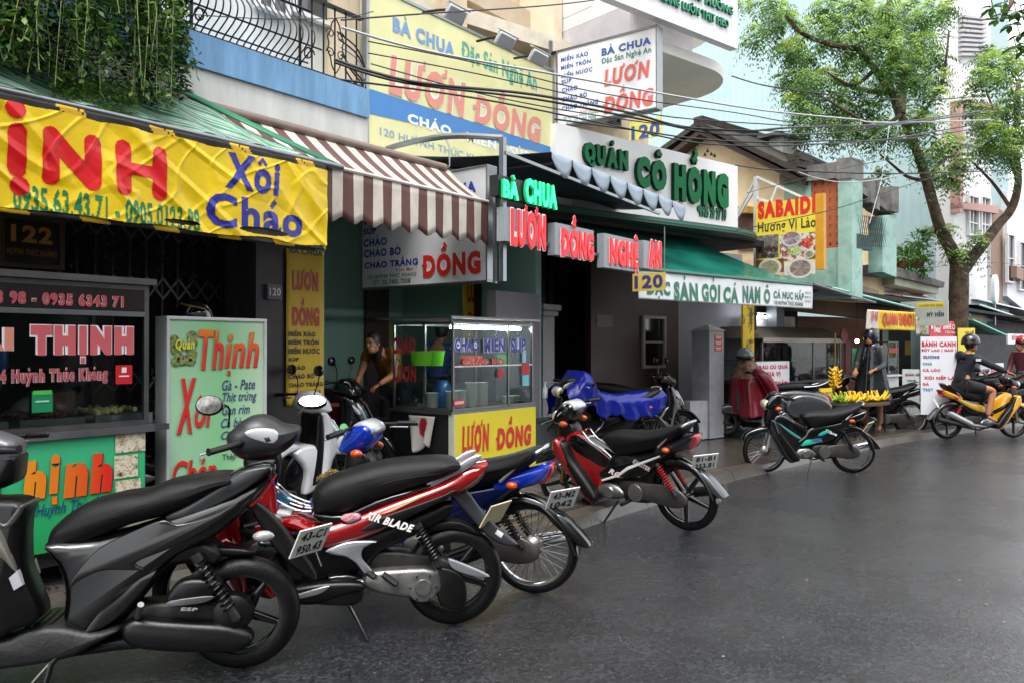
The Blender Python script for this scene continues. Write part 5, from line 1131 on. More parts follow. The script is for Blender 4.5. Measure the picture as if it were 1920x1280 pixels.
# ------------------------------------------------------------ overhead cables
def cable(label, pts, r, Y=4.3, mat=None, Yb=None, group=None, name='cable'):
    P = []
    for i, (x, y) in enumerate(pts):
        t = i/(len(pts)-1); yy_ = Y+((Yb if Yb is not None else Y)-Y)*t; P.append(atY(x, y, yy_))
    o = P[0].copy(); MB().tube(catmull([p-o for p in P], 6, False), r, 5).build(name, mat or M('#141416', .5, var=0), None, o, label=label, cat='cable', group=group)
G_ = 'overhead cables along the street'; gy = M('#a9abac', .5, var=0)
cable('thick black cable bundle crossing the yellow billboard and the tree', [(628, 112), (700, 136), (800, 158), (1000, 178), (1180, 212), (1280, 238), (1400, 246), (1480, 240), (1600, 236), (1700, 232), (1800, 218), (1935, 204)], .011, 4.2, Yb=1.9, group=G_)
cable('second black cable bundle just below the thick one', [(628, 118), (760, 156), (1000, 186), (1200, 224), (1330, 250), (1420, 253), (1560, 250), (1640, 240), (1700, 228), (1935, 196)], .009, 4.1, Yb=1.8, group=G_)
cable('lower black cable dipping past the old roof', [(640, 150), (900, 186), (1150, 236), (1290, 266), (1400, 274), (1500, 272), (1650, 264), (1780, 250), (1935, 222)], .008, 4.3, Yb=1.9, group=G_)
cable('upper of two parallel cables over the old roof', [(1040, 224), (1200, 246), (1300, 260), (1420, 267), (1560, 264), (1700, 256), (1935, 214)], .009, 4.4, Yb=2.0, group=G_)
cable('pale grey cable from the billboard to the tree', [(640, 52), (800, 96), (1040, 140), (1280, 183), (1400, 203), (1480, 213), (1600, 224), (1700, 230), (1935, 222)], .009, 4.0, gy, Yb=1.8, group=G_)
cable('thin cable in front of the light box', [(690, 78), (900, 120), (1130, 176), (1380, 212), (1500, 232), (1640, 238)], .005, 4.2, Yb=2.2, group=G_)
cable('thin cable crossing the lower half of the light box', [(690, 100), (900, 140), (1130, 192), (1260, 220), (1480, 236)], .005, 4.3, Yb=2.4, group=G_)
cable('thin cable under the light box', [(695, 120), (900, 176), (1100, 214), (1300, 240), (1480, 247)], .005, 4.3, Yb=2.4, group=G_)
cable('black line rising to the top over the billboard', [(640, 38), (800, 26), (1000, 13), (1120, 0), (1300, -26)], .006, 4.0, group=G_)
cable('black cable from the curved balcony into the tree', [(1372, 143), (1440, 162), (1560, 178), (1680, 187), (1800, 184), (1935, 168)], .010, 4.6, Yb=1.9, group=G_)
cable('black cable from the green lettered fascia to the tree trunk', [(1378, 310), (1440, 318), (1500, 321), (1600, 325), (1700, 326), (1800, 323), (1935, 318)], .011, 4.4, Yb=1.9, group=G_)
cable('pale drooping cable beside the concrete beam', [(1490, 320), (1530, 334), (1580, 342), (1640, 338), (1700, 326)], .008, 3.9, gy, Yb=3.0, group=G_)
cable('thin cable rising from the yellow sign to the right edge', [(1380, 432), (1480, 412), (1580, 388), (1700, 348), (1800, 318), (1935, 282)], .006, 3.9, Yb=1.9, group=G_)
cable('thin cable above the concrete stair frame', [(1400, 362), (1600, 312), (1750, 284), (1935, 240)], .004, 3.9, Yb=1.9, group=G_)
cable('thin wire over the balcony railing', [(335, 26), (500, 36), (640, 34), (700, 22)], .004, 5.0, group=G_)
cable('drooping black wire tail under the tree', [(1588, 270), (1596, 296), (1616, 305), (1626, 318)], .006, 3.6, Yb=3.4, group=G_)
cable('long black wire tail hanging below the tree', [(1600, 262), (1606, 282), (1618, 300), (1628, 316)], .005, 3.4, Yb=3.2, group=G_)
cable('upright wire beside the stair frame', [(1668, 232), (1660, 290), (1652, 340), (1638, 392), (1630, 420)], .005, 3.0, gy, group=G_)
cable('thin cable at the far right over the shop house', [(1650, 512), (1760, 500), (1850, 492), (1935, 500)], .005, 3.4, Yb=2.0, group=G_)
for i in range(6):
    cable(['black cable loop', 'dark tangled wire', 'grey wire loop', 'black wire', 'short wire tail', 'curled wire'][i]+' in the bundle left of the billboard, number %s from the top' % ['one', 'two', 'three', 'four', 'five', 'six'][i],
          [(632+i*3, 60+i*14), (660+rnd.uniform(-8, 12), 90+i*12), (684, 130+i*10), (676+rnd.uniform(-6, 8), 175+i*7), (672, 215-i*6)], .008, 5.5, gy if i == 2 else None, group='tangled wires left of the billboard')

# ============================================================ MOTORBIKES
tyre = M('#0a0a0b', .4, var=.3, sc=30, bump=.25, bsc=90, spec=.3); rubber = M('#101011', .45, var=.2, sc=12)
blackp = M('#070708', .16, var=.4, sc=7, coat=.35); blackm = M('#0c0c0d', .33, var=.4, sc=14, bump=.08, bsc=120, spec=.35); satin = M('#151413', .24, var=.2, sc=10, coat=.2)
seatm = M('#0b0b0c', .5, var=.4, sc=26, bump=.25, bsc=200, spec=.28)
chrome = M('#c9cbce', .12, 1., var=.1); alu = M('#8b8a86', .36, .85, var=.3, sc=14, bump=.2, bsc=40); aludk = M('#3a3836', .45, .7, var=.35, sc=14); silver = M('#a9acb0', .25, .6, var=.12)
plate_w = M('#d9dad4', .4, var=.06); inkm = M('#15161a', .5); redlens = M('#a30d10', .12, var=.1, coat=.5); amber = M('#c04a0c', .15, coat=.4); spring = M('#0e0e10', .3, .5)

def drops(par, name, pts, n):
    """rain beads standing on a surface"""
    mb = MB()
    for _ in range(n):
        p = rnd.choice(pts)
        mb.ball((p[0]+rnd.uniform(-.03, .03), p[1]+rnd.uniform(-.05, .05), p[2]), rnd.uniform(.002, .004), 5, sc=(1, 1, .5))
    return mb.build(name, glassy('#ffffff', .3), par, kind='stuff')
def wheel(par, x, R, w=.10, style='cast', y=0., steer=0., rimc=None, zo=0.):
    rr = R-w*.62
    t = thing('wheel', None, None, (x, y, R+zo), steer); t.parent = par
    c = []
    for k in range(13):
        a = -math.pi*.62+k*math.pi*1.24/12; c.append((rr+w*.10+ (R-rr-w*.10)*(.5+.5*math.cos(a)) if False else R-w*.5+w*.5*math.cos(a), w*.5*math.sin(a)))
    c += [(rr-.004, w*.30), (rr-.004, -w*.30)]
    tm = MB().lathe(c, (0, 0, 0), n=56, closed=True)
    tm.build('tyre', tyre, t)
    rm = rimc or (blackp if style == 'cast' else chrome)
    if style == 'cast':
        m = MB().lathe([(rr, -w*.33), (rr, w*.33), (rr-.022, w*.30), (rr-.016, 0), (rr-.022, -w*.30)], (0, 0, 0), n=48, closed=True)
        m.build('rim', rm, t)
        for k in range(5):
            a = 2*math.pi*k/5+.3; T = Matrix.Rotation(a, 4, 'Y')
            q = MB().pill([(.03, -.022), (rr-.012, -.010), (rr-.012, .016), (.03, .022)], .018, 0, .008, sm=1); q.v = [tuple(T @ Vector(v)) for v in q.v]; q.build('spoke', rm, t)
        MB().lathe([(0, -.06), (.045, -.06), (.05, -.03), (.05, .03), (.045, .06), (0, .06)], (0, 0, 0), n=20).build('hub', rm, t)
    else:
        m = MB().lathe([(rr, -w*.30), (rr, w*.30), (rr-.014, w*.26), (rr-.010, 0), (rr-.014, -w*.26)], (0, 0, 0), n=48, closed=True); m.build('rim', rm, t)
        sp = MB()
        for k in range(32):
            a = 2*math.pi*k/32; b_ = a+(.35 if k % 2 else -.35); sg = 1 if (k//2) % 2 else -1
            sp.tube([(math.cos(b_)*.045, sg*.028, math.sin(b_)*.045), (math.cos(a)*(rr-.01), 0, math.sin(a)*(rr-.01))], .0022, 4, cap=False)
        sp.build('spokes', M('#6f7173', .4, .7, var=0), t, kind='stuff')
        MB().lathe([(0, -.05), (.03, -.05), (.05, -.035), (.065, -.02), (.065, .02), (.05, .035), (.03, .05), (0, .05)], (0, 0, 0), n=24).build('hub', alu, t)
    MB().tube([(0, -.085, 0), (0, .085, 0)], .009, 8).build('axle', alu, t)
    return t
def part(mb, name, mat, par, **k): return mb.build(name, mat, par, **k)
def shock(par, a, b, r=.028, name='shock_absorber', mat=None):
    a, b = Vector(a), Vector(b); d = b-a; n = 10; P = []
    x = d.orthogonal().normalized(); y = d.normalized().cross(x)
    for i in range(n*8+1):
        t = .12+.70*i/(n*8); an = i*math.pi/4; P.append(a+d*t+(x*math.cos(an)+y*math.sin(an))*r)
    s_ = MB().tube(P, .0055, 5).build(name, mat or spring, par)
    MB().tube([a, b], .010, 8).tube([a+d*.80, a+d*.97], r*.8, 10).tube([a, a+d*.1], r*.9, 10).build('damper', aludk, s_)
    return s_
def plate(par, pos, w, h_, tilt, l1, l2, mat=None, yaw=rad(42)):
    """rear number plate facing backwards (-x); tilt leans its top forward"""
    w *= 1.1; h_ *= 1.12; t = MB().box(-w/2, w/2, -.004, .004, -h_/2, h_/2).build('number_plate', mat or plate_w, par, pos, smooth=False, bevel=.002)
    t.rotation_euler = (tilt, 0, -math.pi/2-yaw)
    for st, z0, z1 in ((l1, h_*.08, h_*.40), (l2, -h_*.40, -h_*.06)):
        if st: lettering(st, -w*.38, w*.38, z0, z1, inkm, t, y=-.006, bold=.035)
    return t
def mirror(par, base, mid, head, rx=.065, rz=.045, face=(-1, 0, 0), glassm=None):
    m = MB().tube(catmull([base, mid, head], 5, False), .005, 6).build('mirror', blackp, par)
    f = Vector(face).normalized(); q = f.to_track_quat('Y', 'Z').to_matrix().to_4x4(); T = Matrix.Translation(head) @ q
    s = MB().ball((0, 0, 0), 1, 16, sc=(rx, .022, rz)); s.v = [tuple(T @ Vector(v)) for v in s.v]; s.build('mirror_shell', blackp, m)
    g = MB().lathe([(0, .0235), (1, .0215)], (0, 0, 0), n=24); g.v = [tuple(T @ Vector((v[0]*rx*.86, v[1], v[2]*rz*.86))) for v in g.v]
    g.build('mirror_glass', glassm or M('#e6e8ea', .03, 1., var=0), m); return m
def bars(par, hx, hz, hw=.33, back=.10, gripmat=None, steer=0., lever=True, rise=.02):
    R = Matrix.Translation((hx, 0, 0)) @ Matrix.Rotation(steer, 4, 'Z') @ Matrix.Translation((-hx, 0, 0)); f = lambda p: tuple(R @ Vector(p))
    hb_ = MB()
    for sg in (-1, 1):
        hb_.tube([f(p) for p in catmull([(hx+.02, 0, hz), (hx, sg*.12, hz+rise), (hx-back*.6, sg*hw*.66, hz+rise), (hx-back, sg*hw, hz+rise-.01)], 4, False)], .011, 8)
    b_ = hb_.build('handlebar', blackm, par)
    for sg in (-1, 1):
        a, c = Vector(f((hx-back*.62, sg*hw*.68, hz+rise))), Vector(f((hx-back*1.08, sg*(hw+.03), hz+rise-.01)))
        g = MB().tube([a, a.lerp(c, .05), a.lerp(c, .95), c], [.020, .017, .016, .019], 10)
        for k in range(7): g.tube([a.lerp(c, .1+k*.12), a.lerp(c, .13+k*.12)], .0185, 10)
        g.build('grip', gripmat or rubber, b_)
        if lever: MB().tube([f((hx-back*.4, sg*hw*.55, hz)), f((hx-back*.15, sg*hw*.75, hz-.01)), f((hx-back*.35, sg*hw*1.02, hz-.02))], .006, 6).build('lever', silver, b_)
    return b_
class Bike:
    def __init__(s, name, label, contact, heading, crop=None, k=1., lean=0., yoff=.1, group='parked motorbikes'):
        s.t = thing(name, label, 'motorbike', (contact[0], contact[1], contact[2] if len(contact) > 2 else 0.), rad(heading), group, rx=rad(-lean))
        s.z0 = s.t.location.z
        s.pl = Plane(contact[0], contact[1], heading); s.pl.o = s.pl.o+s.pl.n*yoff; s.ck = (crop, k)
    def T(s, cx, cy):
        (ox, oy), k = s.ck; a, z = s.pl.loc(ox+cx/k, oy+cy/k); return (a, z-s.z0)
    def P(s, name, pts, w, mat, y=0., r=.02, sm=3, wf=None, par=None):
        return MB().pill([s.T(*p) for p in pts], w, y, r, sm=sm, wf=wf).build(name, mat, par or s.t)
    def both(s, name, pts, w, y, mat, r=.006, sm=3, par=None):
        for sg in (1, -1): MB().pill([s.T(*p) for p in pts], w, sg*y, r, sm=sm).build(name, mat, par or s.t)
    def text(s, st, p0, p1, hgt, mat, y, slant=.15, bold=.05):
        """lettering along a line on the bike's left flank (reads towards the tail)"""
        a, b_ = Vector(s.T(*p0)), Vector(s.T(*p1)); d = b_-a; L_ = d.length
        o = lettering(st, 0, L_, 0, hgt, mat, s.t, y=0, bold=bold, shear=slant)
        o.location = (a.x, y, a.y); o.rotation_euler = (0, 0, math.pi)
        M_ = Matrix.Translation((a.x, y, a.y)) @ Matrix.Rotation(math.atan2(d.y, d.x)*-1, 4, 'Y') @ Matrix.Rotation(math.pi if d.x < 0 else 0, 4, 'Z') if False else None
        ang = math.atan2(d.y, -d.x); o.rotation_euler = (0, ang, math.pi)   # local x runs backwards along the bike
        return o
def CT(x, y, z=0.): p = atZ(x, y, z); return (p.x, p.y, z)

# ---------------- black scooter in the foreground
B = Bike('parked_scooter', 'satin black scooter nearest the camera, its front cut off by the left edge', CT(455, 1250), 138, (0, 850), 2.977, yoff=.12)
t = B.t; R1 = .262
wheel(t, 0, R1, .115, 'cast')
sw = lambda x, z: .62+.38*min(1, max(0, (1.05-x)/.6))
B.P('underbody', [(380, 640), (700, 560), (1050, 480), (1220, 560), (1180, 640), (950, 640), (720, 900), (640, 960), (380, 950)], .10, blackm, r=.03)
B.P('body', [(255, 500), (560, 470), (950, 350), (1300, 230), (1500, 130), (1480, 210), (1340, 350), (1150, 500), (1000, 560), (860, 690), (720, 830), (560, 950), (480, 1000), (370, 960), (352, 900), (358, 760), (318, 620)], .150, blackp, r=.045, wf=lambda x, z: 1-.32*max(0, min(1, (.25-x)/.5)))
B.both('side_cover', [(395, 740), (440, 650), (560, 520), (760, 420), (920, 360), (1000, 385), (1180, 340), (1330, 270), (1280, 330), (1100, 450), (900, 540), (760, 600), (820, 640), (600, 640), (470, 690)], .012, .143, satin, r=.008)
B.both('side_fin', [(480, 990), (540, 900), (640, 770), (780, 690), (890, 640), (800, 760), (700, 870), (600, 950)], .010, .140, satin, r=.008)
B.P('seat', [(248, 470), (300, 400), (440, 300), (640, 245), (780, 225), (900, 180), (1000, 155), (1180, 128), (1270, 130), (1290, 165), (1190, 215), (1060, 290), (930, 345), (720, 400), (560, 470), (400, 540), (270, 540)], .155, seatm, r=.06, wf=sw)
for sg in (1, -1): B.P('grab_rail', [(925, 352), (1060, 280), (1190, 200), (1300, 130), (1380, 88), (1502, 70), (1490, 100), (1400, 180), (1250, 270), (1080, 345), (980, 380)], .022, M('#3c3e40', .3, .3, var=.2), y=sg*.105, r=.012)
B.P('tail_fairing', [(1250, 150), (1340, 100), (1500, 72), (1510, 140), (1400, 240), (1300, 260)], .09, blackp, r=.03)
B.P('tail_light', [(1395, 235), (1440, 190), (1522, 145), (1500, 200), (1440, 270), (1400, 310), (1370, 290)], .10, redlens, r=.02)
B.P('plate_bracket', [(1370, 300), (1420, 290), (1560, 420), (1760, 700), (1700, 720), (1520, 560)], .03, blackm, r=.015)
px_, pz_ = B.T(1655, 525); plate(t, (px_-.06, .03, pz_+.01), .19, .14, rad(28), '43-C1', '950.43')
for sg in (1, -1):
    x, z = B.T(1480, 440); MB().tube([(x+.12, sg*.03, z), (x, sg*.17, z)], .012, 8).build('indicator_stalk', blackm, t)
    MB().ball((x, sg*.19, z), .032, 12, sc=(1.5, .8, .8)).build('indicator', M('#9a9a98', .15, .3), t)
B.P('airbox', [(930, 800), (1000, 710), (1120, 690), (1240, 715), (1200, 800), (1100, 845), (960, 845)], .05, blackm, y=.10, r=.02)
B.P('airbox_trim', [(960, 808), (1190, 780), (1150, 815), (965, 838)], .004, M('#6d6e70', .3, .5), y=.152, r=.002)
B.text('ESP', (1015, 862), (1110, 848), .016, M('#8a8a8c', .4), .154)
B.P('transmission_case', [(680, 960), (760, 920), (900, 930), (1080, 940), (1280, 955), (1400, 1000), (1400, 1060), (1290, 1110), (1050, 1110), (800, 1095), (690, 1050)], .055, blackm, y=.085, r=.03)
x, z = B.T(1320, 900); MB().lathe([(0, .06), (.06, .06), (.085, .045), (.09, .02), (.09, -.02)], (x+.02, .06, z), n=28).build('clutch_cover', blackm, t)
B.P('engine', [(640, 900), (760, 860), (950, 850), (1200, 850), (1250, 960), (900, 1000), (650, 980)], .07, aludk, r=.02)
shock(t, (B.T(1090, 560)[0], .13, B.T(1090, 560)[1]), (B.T(1330, 930)[0], .13, B.T(1330, 930)[1]))
B.P('rear_hugger', [(1010, 560), (1200, 540), (1400, 560), (1380, 590), (1200, 600), (1050, 620)], .05, blackm, r=.015)
m_ = MB(); a = B.T(1420, 560); b_ = B.T(900, 900)
B.P('muffler', [(1150, 700), (1400, 540), (1500, 535), (1555, 600), (1540, 620), (1300, 760), (1180, 780)], .05, M('#5b5c5e', .3, .8), y=-.17, r=.02)
B.P('muffler_tip', [(1400, 560), (1500, 530), (1555, 600), (1545, 615), (1480, 590), (1440, 600)], .055, chrome, y=-.17, r=.01)
B.P('floorboard', [(-420, 1010), (0, 1030), (180, 965), (360, 955), (520, 985), (650, 960), (660, 985), (520, 1060), (380, 1130), (0, 1190), (-420, 1210)], .17, M('#1c1c1d', .5, var=.3, sc=8, bump=.3, bsc=60), r=.025)
for k in range(6): x0_, z0_ = B.T(30+k*50, 1000-k*6); MB().box(x0_-.006, x0_+.006, -.1, .12, z0_+.012, z0_+.02).build('floor_ridge', blackm, t)
B.P('belly_pan', [(-400, 1200), (300, 1140), (560, 1060), (700, 1040), (900, 1090), (640, 1120), (200, 1180), (-300, 1240)], .09, blackm, r=.02)
B.pl.o = B.pl.o+B.pl.n*.10
B.P('leg_shield_inner', [(-300, 300), (-60, 270), (60, 272), (105, 290), (120, 320), (95, 420), (95, 640), (135, 760), (195, 940), (60, 1000), (-60, 1060), (-200, 1000), (-260, 600)], .10, blackm, y=.10, r=.03)
B.P('glove_box_rim', [(-40, 360), (10, 395), (50, 350), (95, 295), (118, 300), (100, 350), (55, 410), (10, 425), (-30, 395)], .104, y=.10, mat= M('#5d5b58', .3, .4), r=.012)
B.P('silver_stripe', [(-80, 420), (0, 430), (80, 640), (60, 660), (0, 600), (-60, 560)], .103, y=.10, mat= M('#6b675f', .3, .4), r=.01)
B.P('sticker', [(40, 700), (90, 655), (118, 740), (68, 770)], .106, y=.10, mat= M('#a9a9ae', .4), r=.002, sm=1)
x, z = B.T(735, 900); MB().tube([(x, .12, z-.04), (x-.03, .19, z+.035)], .014, 8).build('pillion_peg', alu, t)
a = B.T(330, 1120); b_ = B.T(225, 1275); MB().tube([(a[0], .12, a[1]), ((a[0]+b_[0])/2+.01, .17, (a[1]+b_[1])/2), (b_[0], .2, .012)], .012, 8).build('kick_stand', blackm, t); MB().tube([(a[0]+.02, .12, a[1]-.01), (b_[0]+.05, .18, .06)], .006, 6).build('stand_spring', alu, t)
MB().tube([(b_[0]-.02, .2, .012), (b_[0]+.05, .21, .006)], .014, 6).build('stand_foot', blackm, t)
B.pl.o = B.pl.o-B.pl.n*.04
hx, hz = B.T(-160, -20); bars(t, hx, hz, .33, .10)
gx, gz = B.T(85, -30)
MB().tube([(gx+.13, .16, gz-.02), (gx+.07, .22, gz-.005)], .024, 10).build('switch_cluster', blackm, t)
MB().tube([(gx+.13, .19, gz-.008), (gx+.03, .22, gz-.002), (gx+.02, .222, gz-.002), (gx-.03, .23, gz), (gx-.035, .231, gz)], [.017, .018, .017, .017, .021], 10).build('near_grip', rubber, t)
B.P('dash_cowl', [(-420, -60), (-200, -110), (-40, -70), (20, -40), (25, 20), (10, 90), (-40, 200), (-250, 200), (-420, 60)], .09, M('#5d5e63', .3, .3, var=.2), r=.03)
B.P('dash_black', [(-100, 60), (20, 30), (30, 90), (5, 190), (-120, 220)], .095, blackm, r=.03)
B.pl.o = B.pl.o-B.pl.n*.06
for k in range(3): MB().tube(catmull([(gx+.1, .2-.03*k, gz-.02), (gx+.08, .16, gz-.13-.02*k), (gx+.17, .06, gz-.2)], 4, False), .005, 5).build('brake_cable', rubber, t)
wheel(t, 1.27, .262, .09, 'cast')
B.P('front_fender', [(-480, 820), (-380, 740), (-250, 760), (-150, 900), (-200, 960), (-300, 860), (-400, 900), (-460, 980)], .07, blackp, r=.02)
drops(t, 'rain_drops', [(B.T(cx, cy)[0], .02, B.T(cx, cy)[1]+.004) for cx, cy in ((1100, 138), (1000, 152), (900, 178), (800, 215), (700, 235), (600, 252), (1200, 128), (500, 278))], 240)

# ---------------- red and black scooter (second)
def scooter(label, contact, heading, col, crop=(380, 700), k=2.977, lean=0., plate_txt=('', ''), pmat=None, traced=None, trim=None, name='parked_scooter', accent=None, front='shield', steer=0.):
    B = Bike(name, label, contact, heading, crop, k, lean)
    if traced is not None: B.pl = traced.pl; B.z0 = traced.z0      # same shape as the traced one, measured in its own frame
    t = B.t; R = .267; tr_ = trim or silver; acc = accent or col
    wheel(t, 0, R, .105, 'cast')
    B.P('underbody', [(560, 900), (900, 900), (1250, 760), (1400, 720), (1380, 800), (1250, 880), (1000, 1000), (900, 1100), (700, 1150), (500, 1180), (420, 1000)], .09, blackm, r=.03)
    B.P('body', [(440, 810), (520, 800), (640, 840), (800, 800), (1060, 700), (1340, 600), (1450, 530), (1592, 500), (1560, 580), (1460, 660), (1300, 720), (1150, 800), (1000, 880), (850, 940), (690, 978), (620, 950), (560, 900), (450, 850)], .150, col, r=.05, wf=lambda x, z: 1-.3*max(0, min(1, (.2-x)/.5)))
    B.both('side_recess', [(885, 865), (940, 820), (1010, 785), (1180, 725), (1330, 670), (1390, 640), (1410, 650), (1330, 700), (1180, 775), (1050, 835)], .008, .146, blackm, r=.005)
    B.P('seat', [(610, 740), (612, 680), (640, 635), (700, 595), (800, 560), (920, 525), (1050, 498), (1200, 482), (1360, 475), (1430, 492), (1430, 530), (1340, 585), (1220, 625), (1100, 665), (960, 715), (860, 755), (780, 785), (640, 790)], .155, seatm, r=.055, wf=lambda x, z: .66+.34*min(1, max(0, (.98-x)/.5)))
    B.P('seat_base', [(620, 770), (780, 780), (960, 700), (1240, 615), (1240, 640), (960, 745), (800, 815), (700, 835), (640, 820)], .135, blackp, r=.02)
    for sg in (1, -1): B.P('grab_rail', [(1222, 635), (1260, 600), (1340, 550), (1430, 500), (1500, 458), (1552, 450), (1545, 475), (1480, 530), (1380, 580), (1290, 625), (1230, 645)], .016, tr_, y=sg*.105, r=.009)
    B.P('tail_light', [(1400, 585), (1440, 550), (1520, 515), (1594, 498), (1575, 540), (1500, 560), (1430, 590)], .085, redlens, r=.015)
    B.P('tail_trim', [(1330, 640), (1400, 610), (1500, 560), (1580, 545), (1545, 610), (1460, 660), (1380, 655)], .082, M('#6d6f72', .25, .6), r=.015)
    B.both('swoosh_panel', [(688, 978), (780, 935), (860, 922), (970, 925), (900, 960), (890, 1020), (945, 1085), (905, 1105), (860, 1050), (800, 1010), (740, 1000)], .014, .135, tr_, r=.008)
    B.P('engine', [(900, 1120), (960, 1095), (1080, 1085), (1290, 1080), (1330, 1140), (1320, 1220), (1200, 1250), (1000, 1225), (900, 1180)], .06, alu, y=.07, r=.025)
    x, z = B.T(1228, 1182); MB().lathe([(0, .062), (.04, .062), (.045, .055), (.075, .052), (.083, .035), (.083, -.02)], (x, .08, z), n=32).build('clutch_cover', alu, t)
    for a_ in range(6): MB().lathe([(0, .012), (.006, .012), (.006, 0)], (x+.068*math.cos(a_*1.05), .13, z+.068*math.sin(a_*1.05)), n=8).build('bolt', aludk, t)
    B.P('engine_block', [(860, 1060), (1000, 1000), (1300, 1030), (1420, 1080), (1450, 1200), (1300, 1240), (900, 1190)], .06, aludk, r=.02)
    B.P('swing_case', [(1300, 1080), (1420, 1100), (1470, 1180), (1460, 1300), (1340, 1300), (1300, 1200)], .03, blackm, y=.09, r=.015)
    MB().tube([(B.T(860, 1165)[0], .1, B.T(860, 1165)[1]), (B.T(960, 1165)[0], .1, B.T(960, 1165)[1])], .02, 10).build('inlet_pipe', silver, t)
    a, b_ = B.T(1190, 830), B.T(1320, 1070); shock(t, (a[0], .125, a[1]), (b_[0], .135, b_[1]), .030)
    B.P('rear_hugger', [(1230, 860), (1380, 830), (1480, 850), (1560, 910), (1500, 900), (1380, 880), (1250, 900)], .055, blackm, r=.012)
    B.P('swing_arm', [(1370, 1030), (1440, 1050), (1560, 1100), (1600, 1130), (1520, 1130), (1400, 1090)], .015, silver, y=.10, r=.008)
    B.P('plate_bracket', [(1390, 690), (1480, 660), (1560, 760), (1650, 860), (1760, 950), (1770, 968), (1700, 975), (1600, 920), (1480, 790)], .05, M('#3a3c40', .3, .2), r=.02)
    B.P('plate_reflector', [(1655, 880), (1690, 905), (1675, 930), (1640, 905)], .052, M('#d9dadd', .3), r=.003, sm=1)
    x, z = B.T(1588, 800); plate(t, (x-.06, .02, z), .19, .13, rad(32), plate_txt[0], plate_txt[1], pmat)
    B.P('muffler', [(1150, 1140), (1400, 1060), (1600, 990), (1660, 1020), (1640, 1070), (1400, 1160), (1180, 1220)], .05, M('#2a2a2c', .3, .7), y=-.15, r=.03)
    B.P('floorboard', [(460, 1240), (480, 1190), (560, 1170), (700, 1150), (880, 1150), (900, 1190), (760, 1230), (620, 1275), (480, 1262)], .16, blackm, r=.02)
    B.P('floor_trim', [(490, 1225), (690, 1165), (700, 1180), (640, 1215), (500, 1243)], .165, silver, r=.004)
    B.P('lower_fairing', [(700, 1130), (860, 1120), (900, 1200), (860, 1290), (640, 1290), (560, 1270), (700, 1200)], .11, blackp, r=.02)
    # front: built in metric coordinates
    Q = lambda name_, pts, w, mat, **kk: MB().pill(pts, w, kk.pop('y', 0), kk.pop('r', .02), **kk).build(name_, mat, t)
    Q('centre_tunnel', [(.78, .42), (.88, .56), (1.0, .60), (1.06, .40), (1.0, .24), (.80, .24)], .10, blackp, r=.03)
    Q('inner_shield', [(.98, .30), (1.0, .50), (1.02, .70), (1.03, .84), (1.08, .84), (1.10, .60), (1.08, .34)], .17, blackm, r=.03)
    Q('front_shield', [(1.05, .28), (1.06, .50), (1.08, .72), (1.08, .86), (1.16, .84), (1.26, .66), (1.28, .56), (1.20, .46), (1.16, .34), (1.12, .27)], .19, acc, r=.06, wf=lambda x, z: 1-.55*max(0, min(1, (x-1.08)/.2)))
    Q('side_shield', [(.84, .56), (.98, .62), (1.08, .56), (1.10, .40), (1.02, .26), (.92, .24), (.94, .42)], .165, col, r=.03)
    for sg in (1, -1):
        o = Q('headlight', [(1.16, .78), (1.20, .80), (1.29, .64), (1.28, .60), (1.23, .62)], .035, M('#aab0b4', .05, .6, coat=1), y=sg*.075, r=.012)
        Q('running_light', [(1.06, .84), (1.10, .85), (1.22, .72), (1.20, .70)], .02, M('#d5d9dc', .1, .3), y=sg*.125, r=.008)
    Q('nose_panel', [(1.17, .80), (1.22, .78), (1.31, .60), (1.28, .54), (1.24, .58)], .05, blackp, r=.015)
    Q('front_fender', [(1.00, .42), (1.08, .52), (1.22, .56), (1.38, .53), (1.50, .44), (1.54, .36), (1.50, .37), (1.40, .48), (1.24, .51), (1.10, .46), (1.04, .40)], .075, acc, r=.03)
    for sg in (1, -1): MB().tube([(1.16, sg*.09, .62), (1.27, sg*.09, R)], [.022, .017], 10).build('fork', blackm, t)
    wheel(t, 1.27, R, .09, 'cast')
    MB().lathe([(.05, 0), (.11, 0), (.11, .004), (.05, .004)], (1.27, .06, R), n=28, closed=True).build('brake_disc', silver, t)
    if traced is None:
        B.P('cowl', [(135, 340), (180, 300), (235, 255), (310, 238), (380, 255), (440, 290), (530, 305), (535, 350), (500, 400), (430, 450), (330, 480), (220, 480), (150, 430), (130, 380)], .15, M('#2f3032', .35, .2, var=.2), r=.07)
        B.P('dash_panel', [(240, 320), (300, 300), (400, 305), (432, 345), (400, 385), (330, 375), (260, 350)], .153, M('#c3c6ca', .25, .3), r=.01)
        B.P('dash_window', [(345, 350), (375, 345), (388, 368), (360, 375)], .156, inkm, r=.003, sm=1)
        B.P('neck', [(230, 460), (420, 440), (400, 640), (300, 660), (240, 600)], .07, blackm, r=.03)
        g0, g1 = B.T(200, 385), B.T(72, 408)
        hb_ = MB().tube([(g0[0]-.05, .10, g0[1]+.01), (g0[0], .16, g0[1])], .022, 10).build('handlebar', blackm, t)
        MB().tube([(g0[0], .16, g0[1]), (g0[0]-.0, .18, g0[1]), (g1[0]-.01, .30, g1[1]), (g1[0], .31, g1[1])], [.021, .017, .016, .02], 10).build('grip', rubber, hb_)
        MB().tube([(g0[0]+.05, .17, g0[1]-.02), (g1[0]+.05, .25, g1[1]-.02), (g1[0]+.03, .34, g1[1]-.035)], .006, 6).build('lever', silver, hb_)
        MB().tube([(g0[0]-.12, -.10, g0[1]), (g0[0]-.17, -.33, g0[1])], .017, 10).build('grip', rubber, hb_)
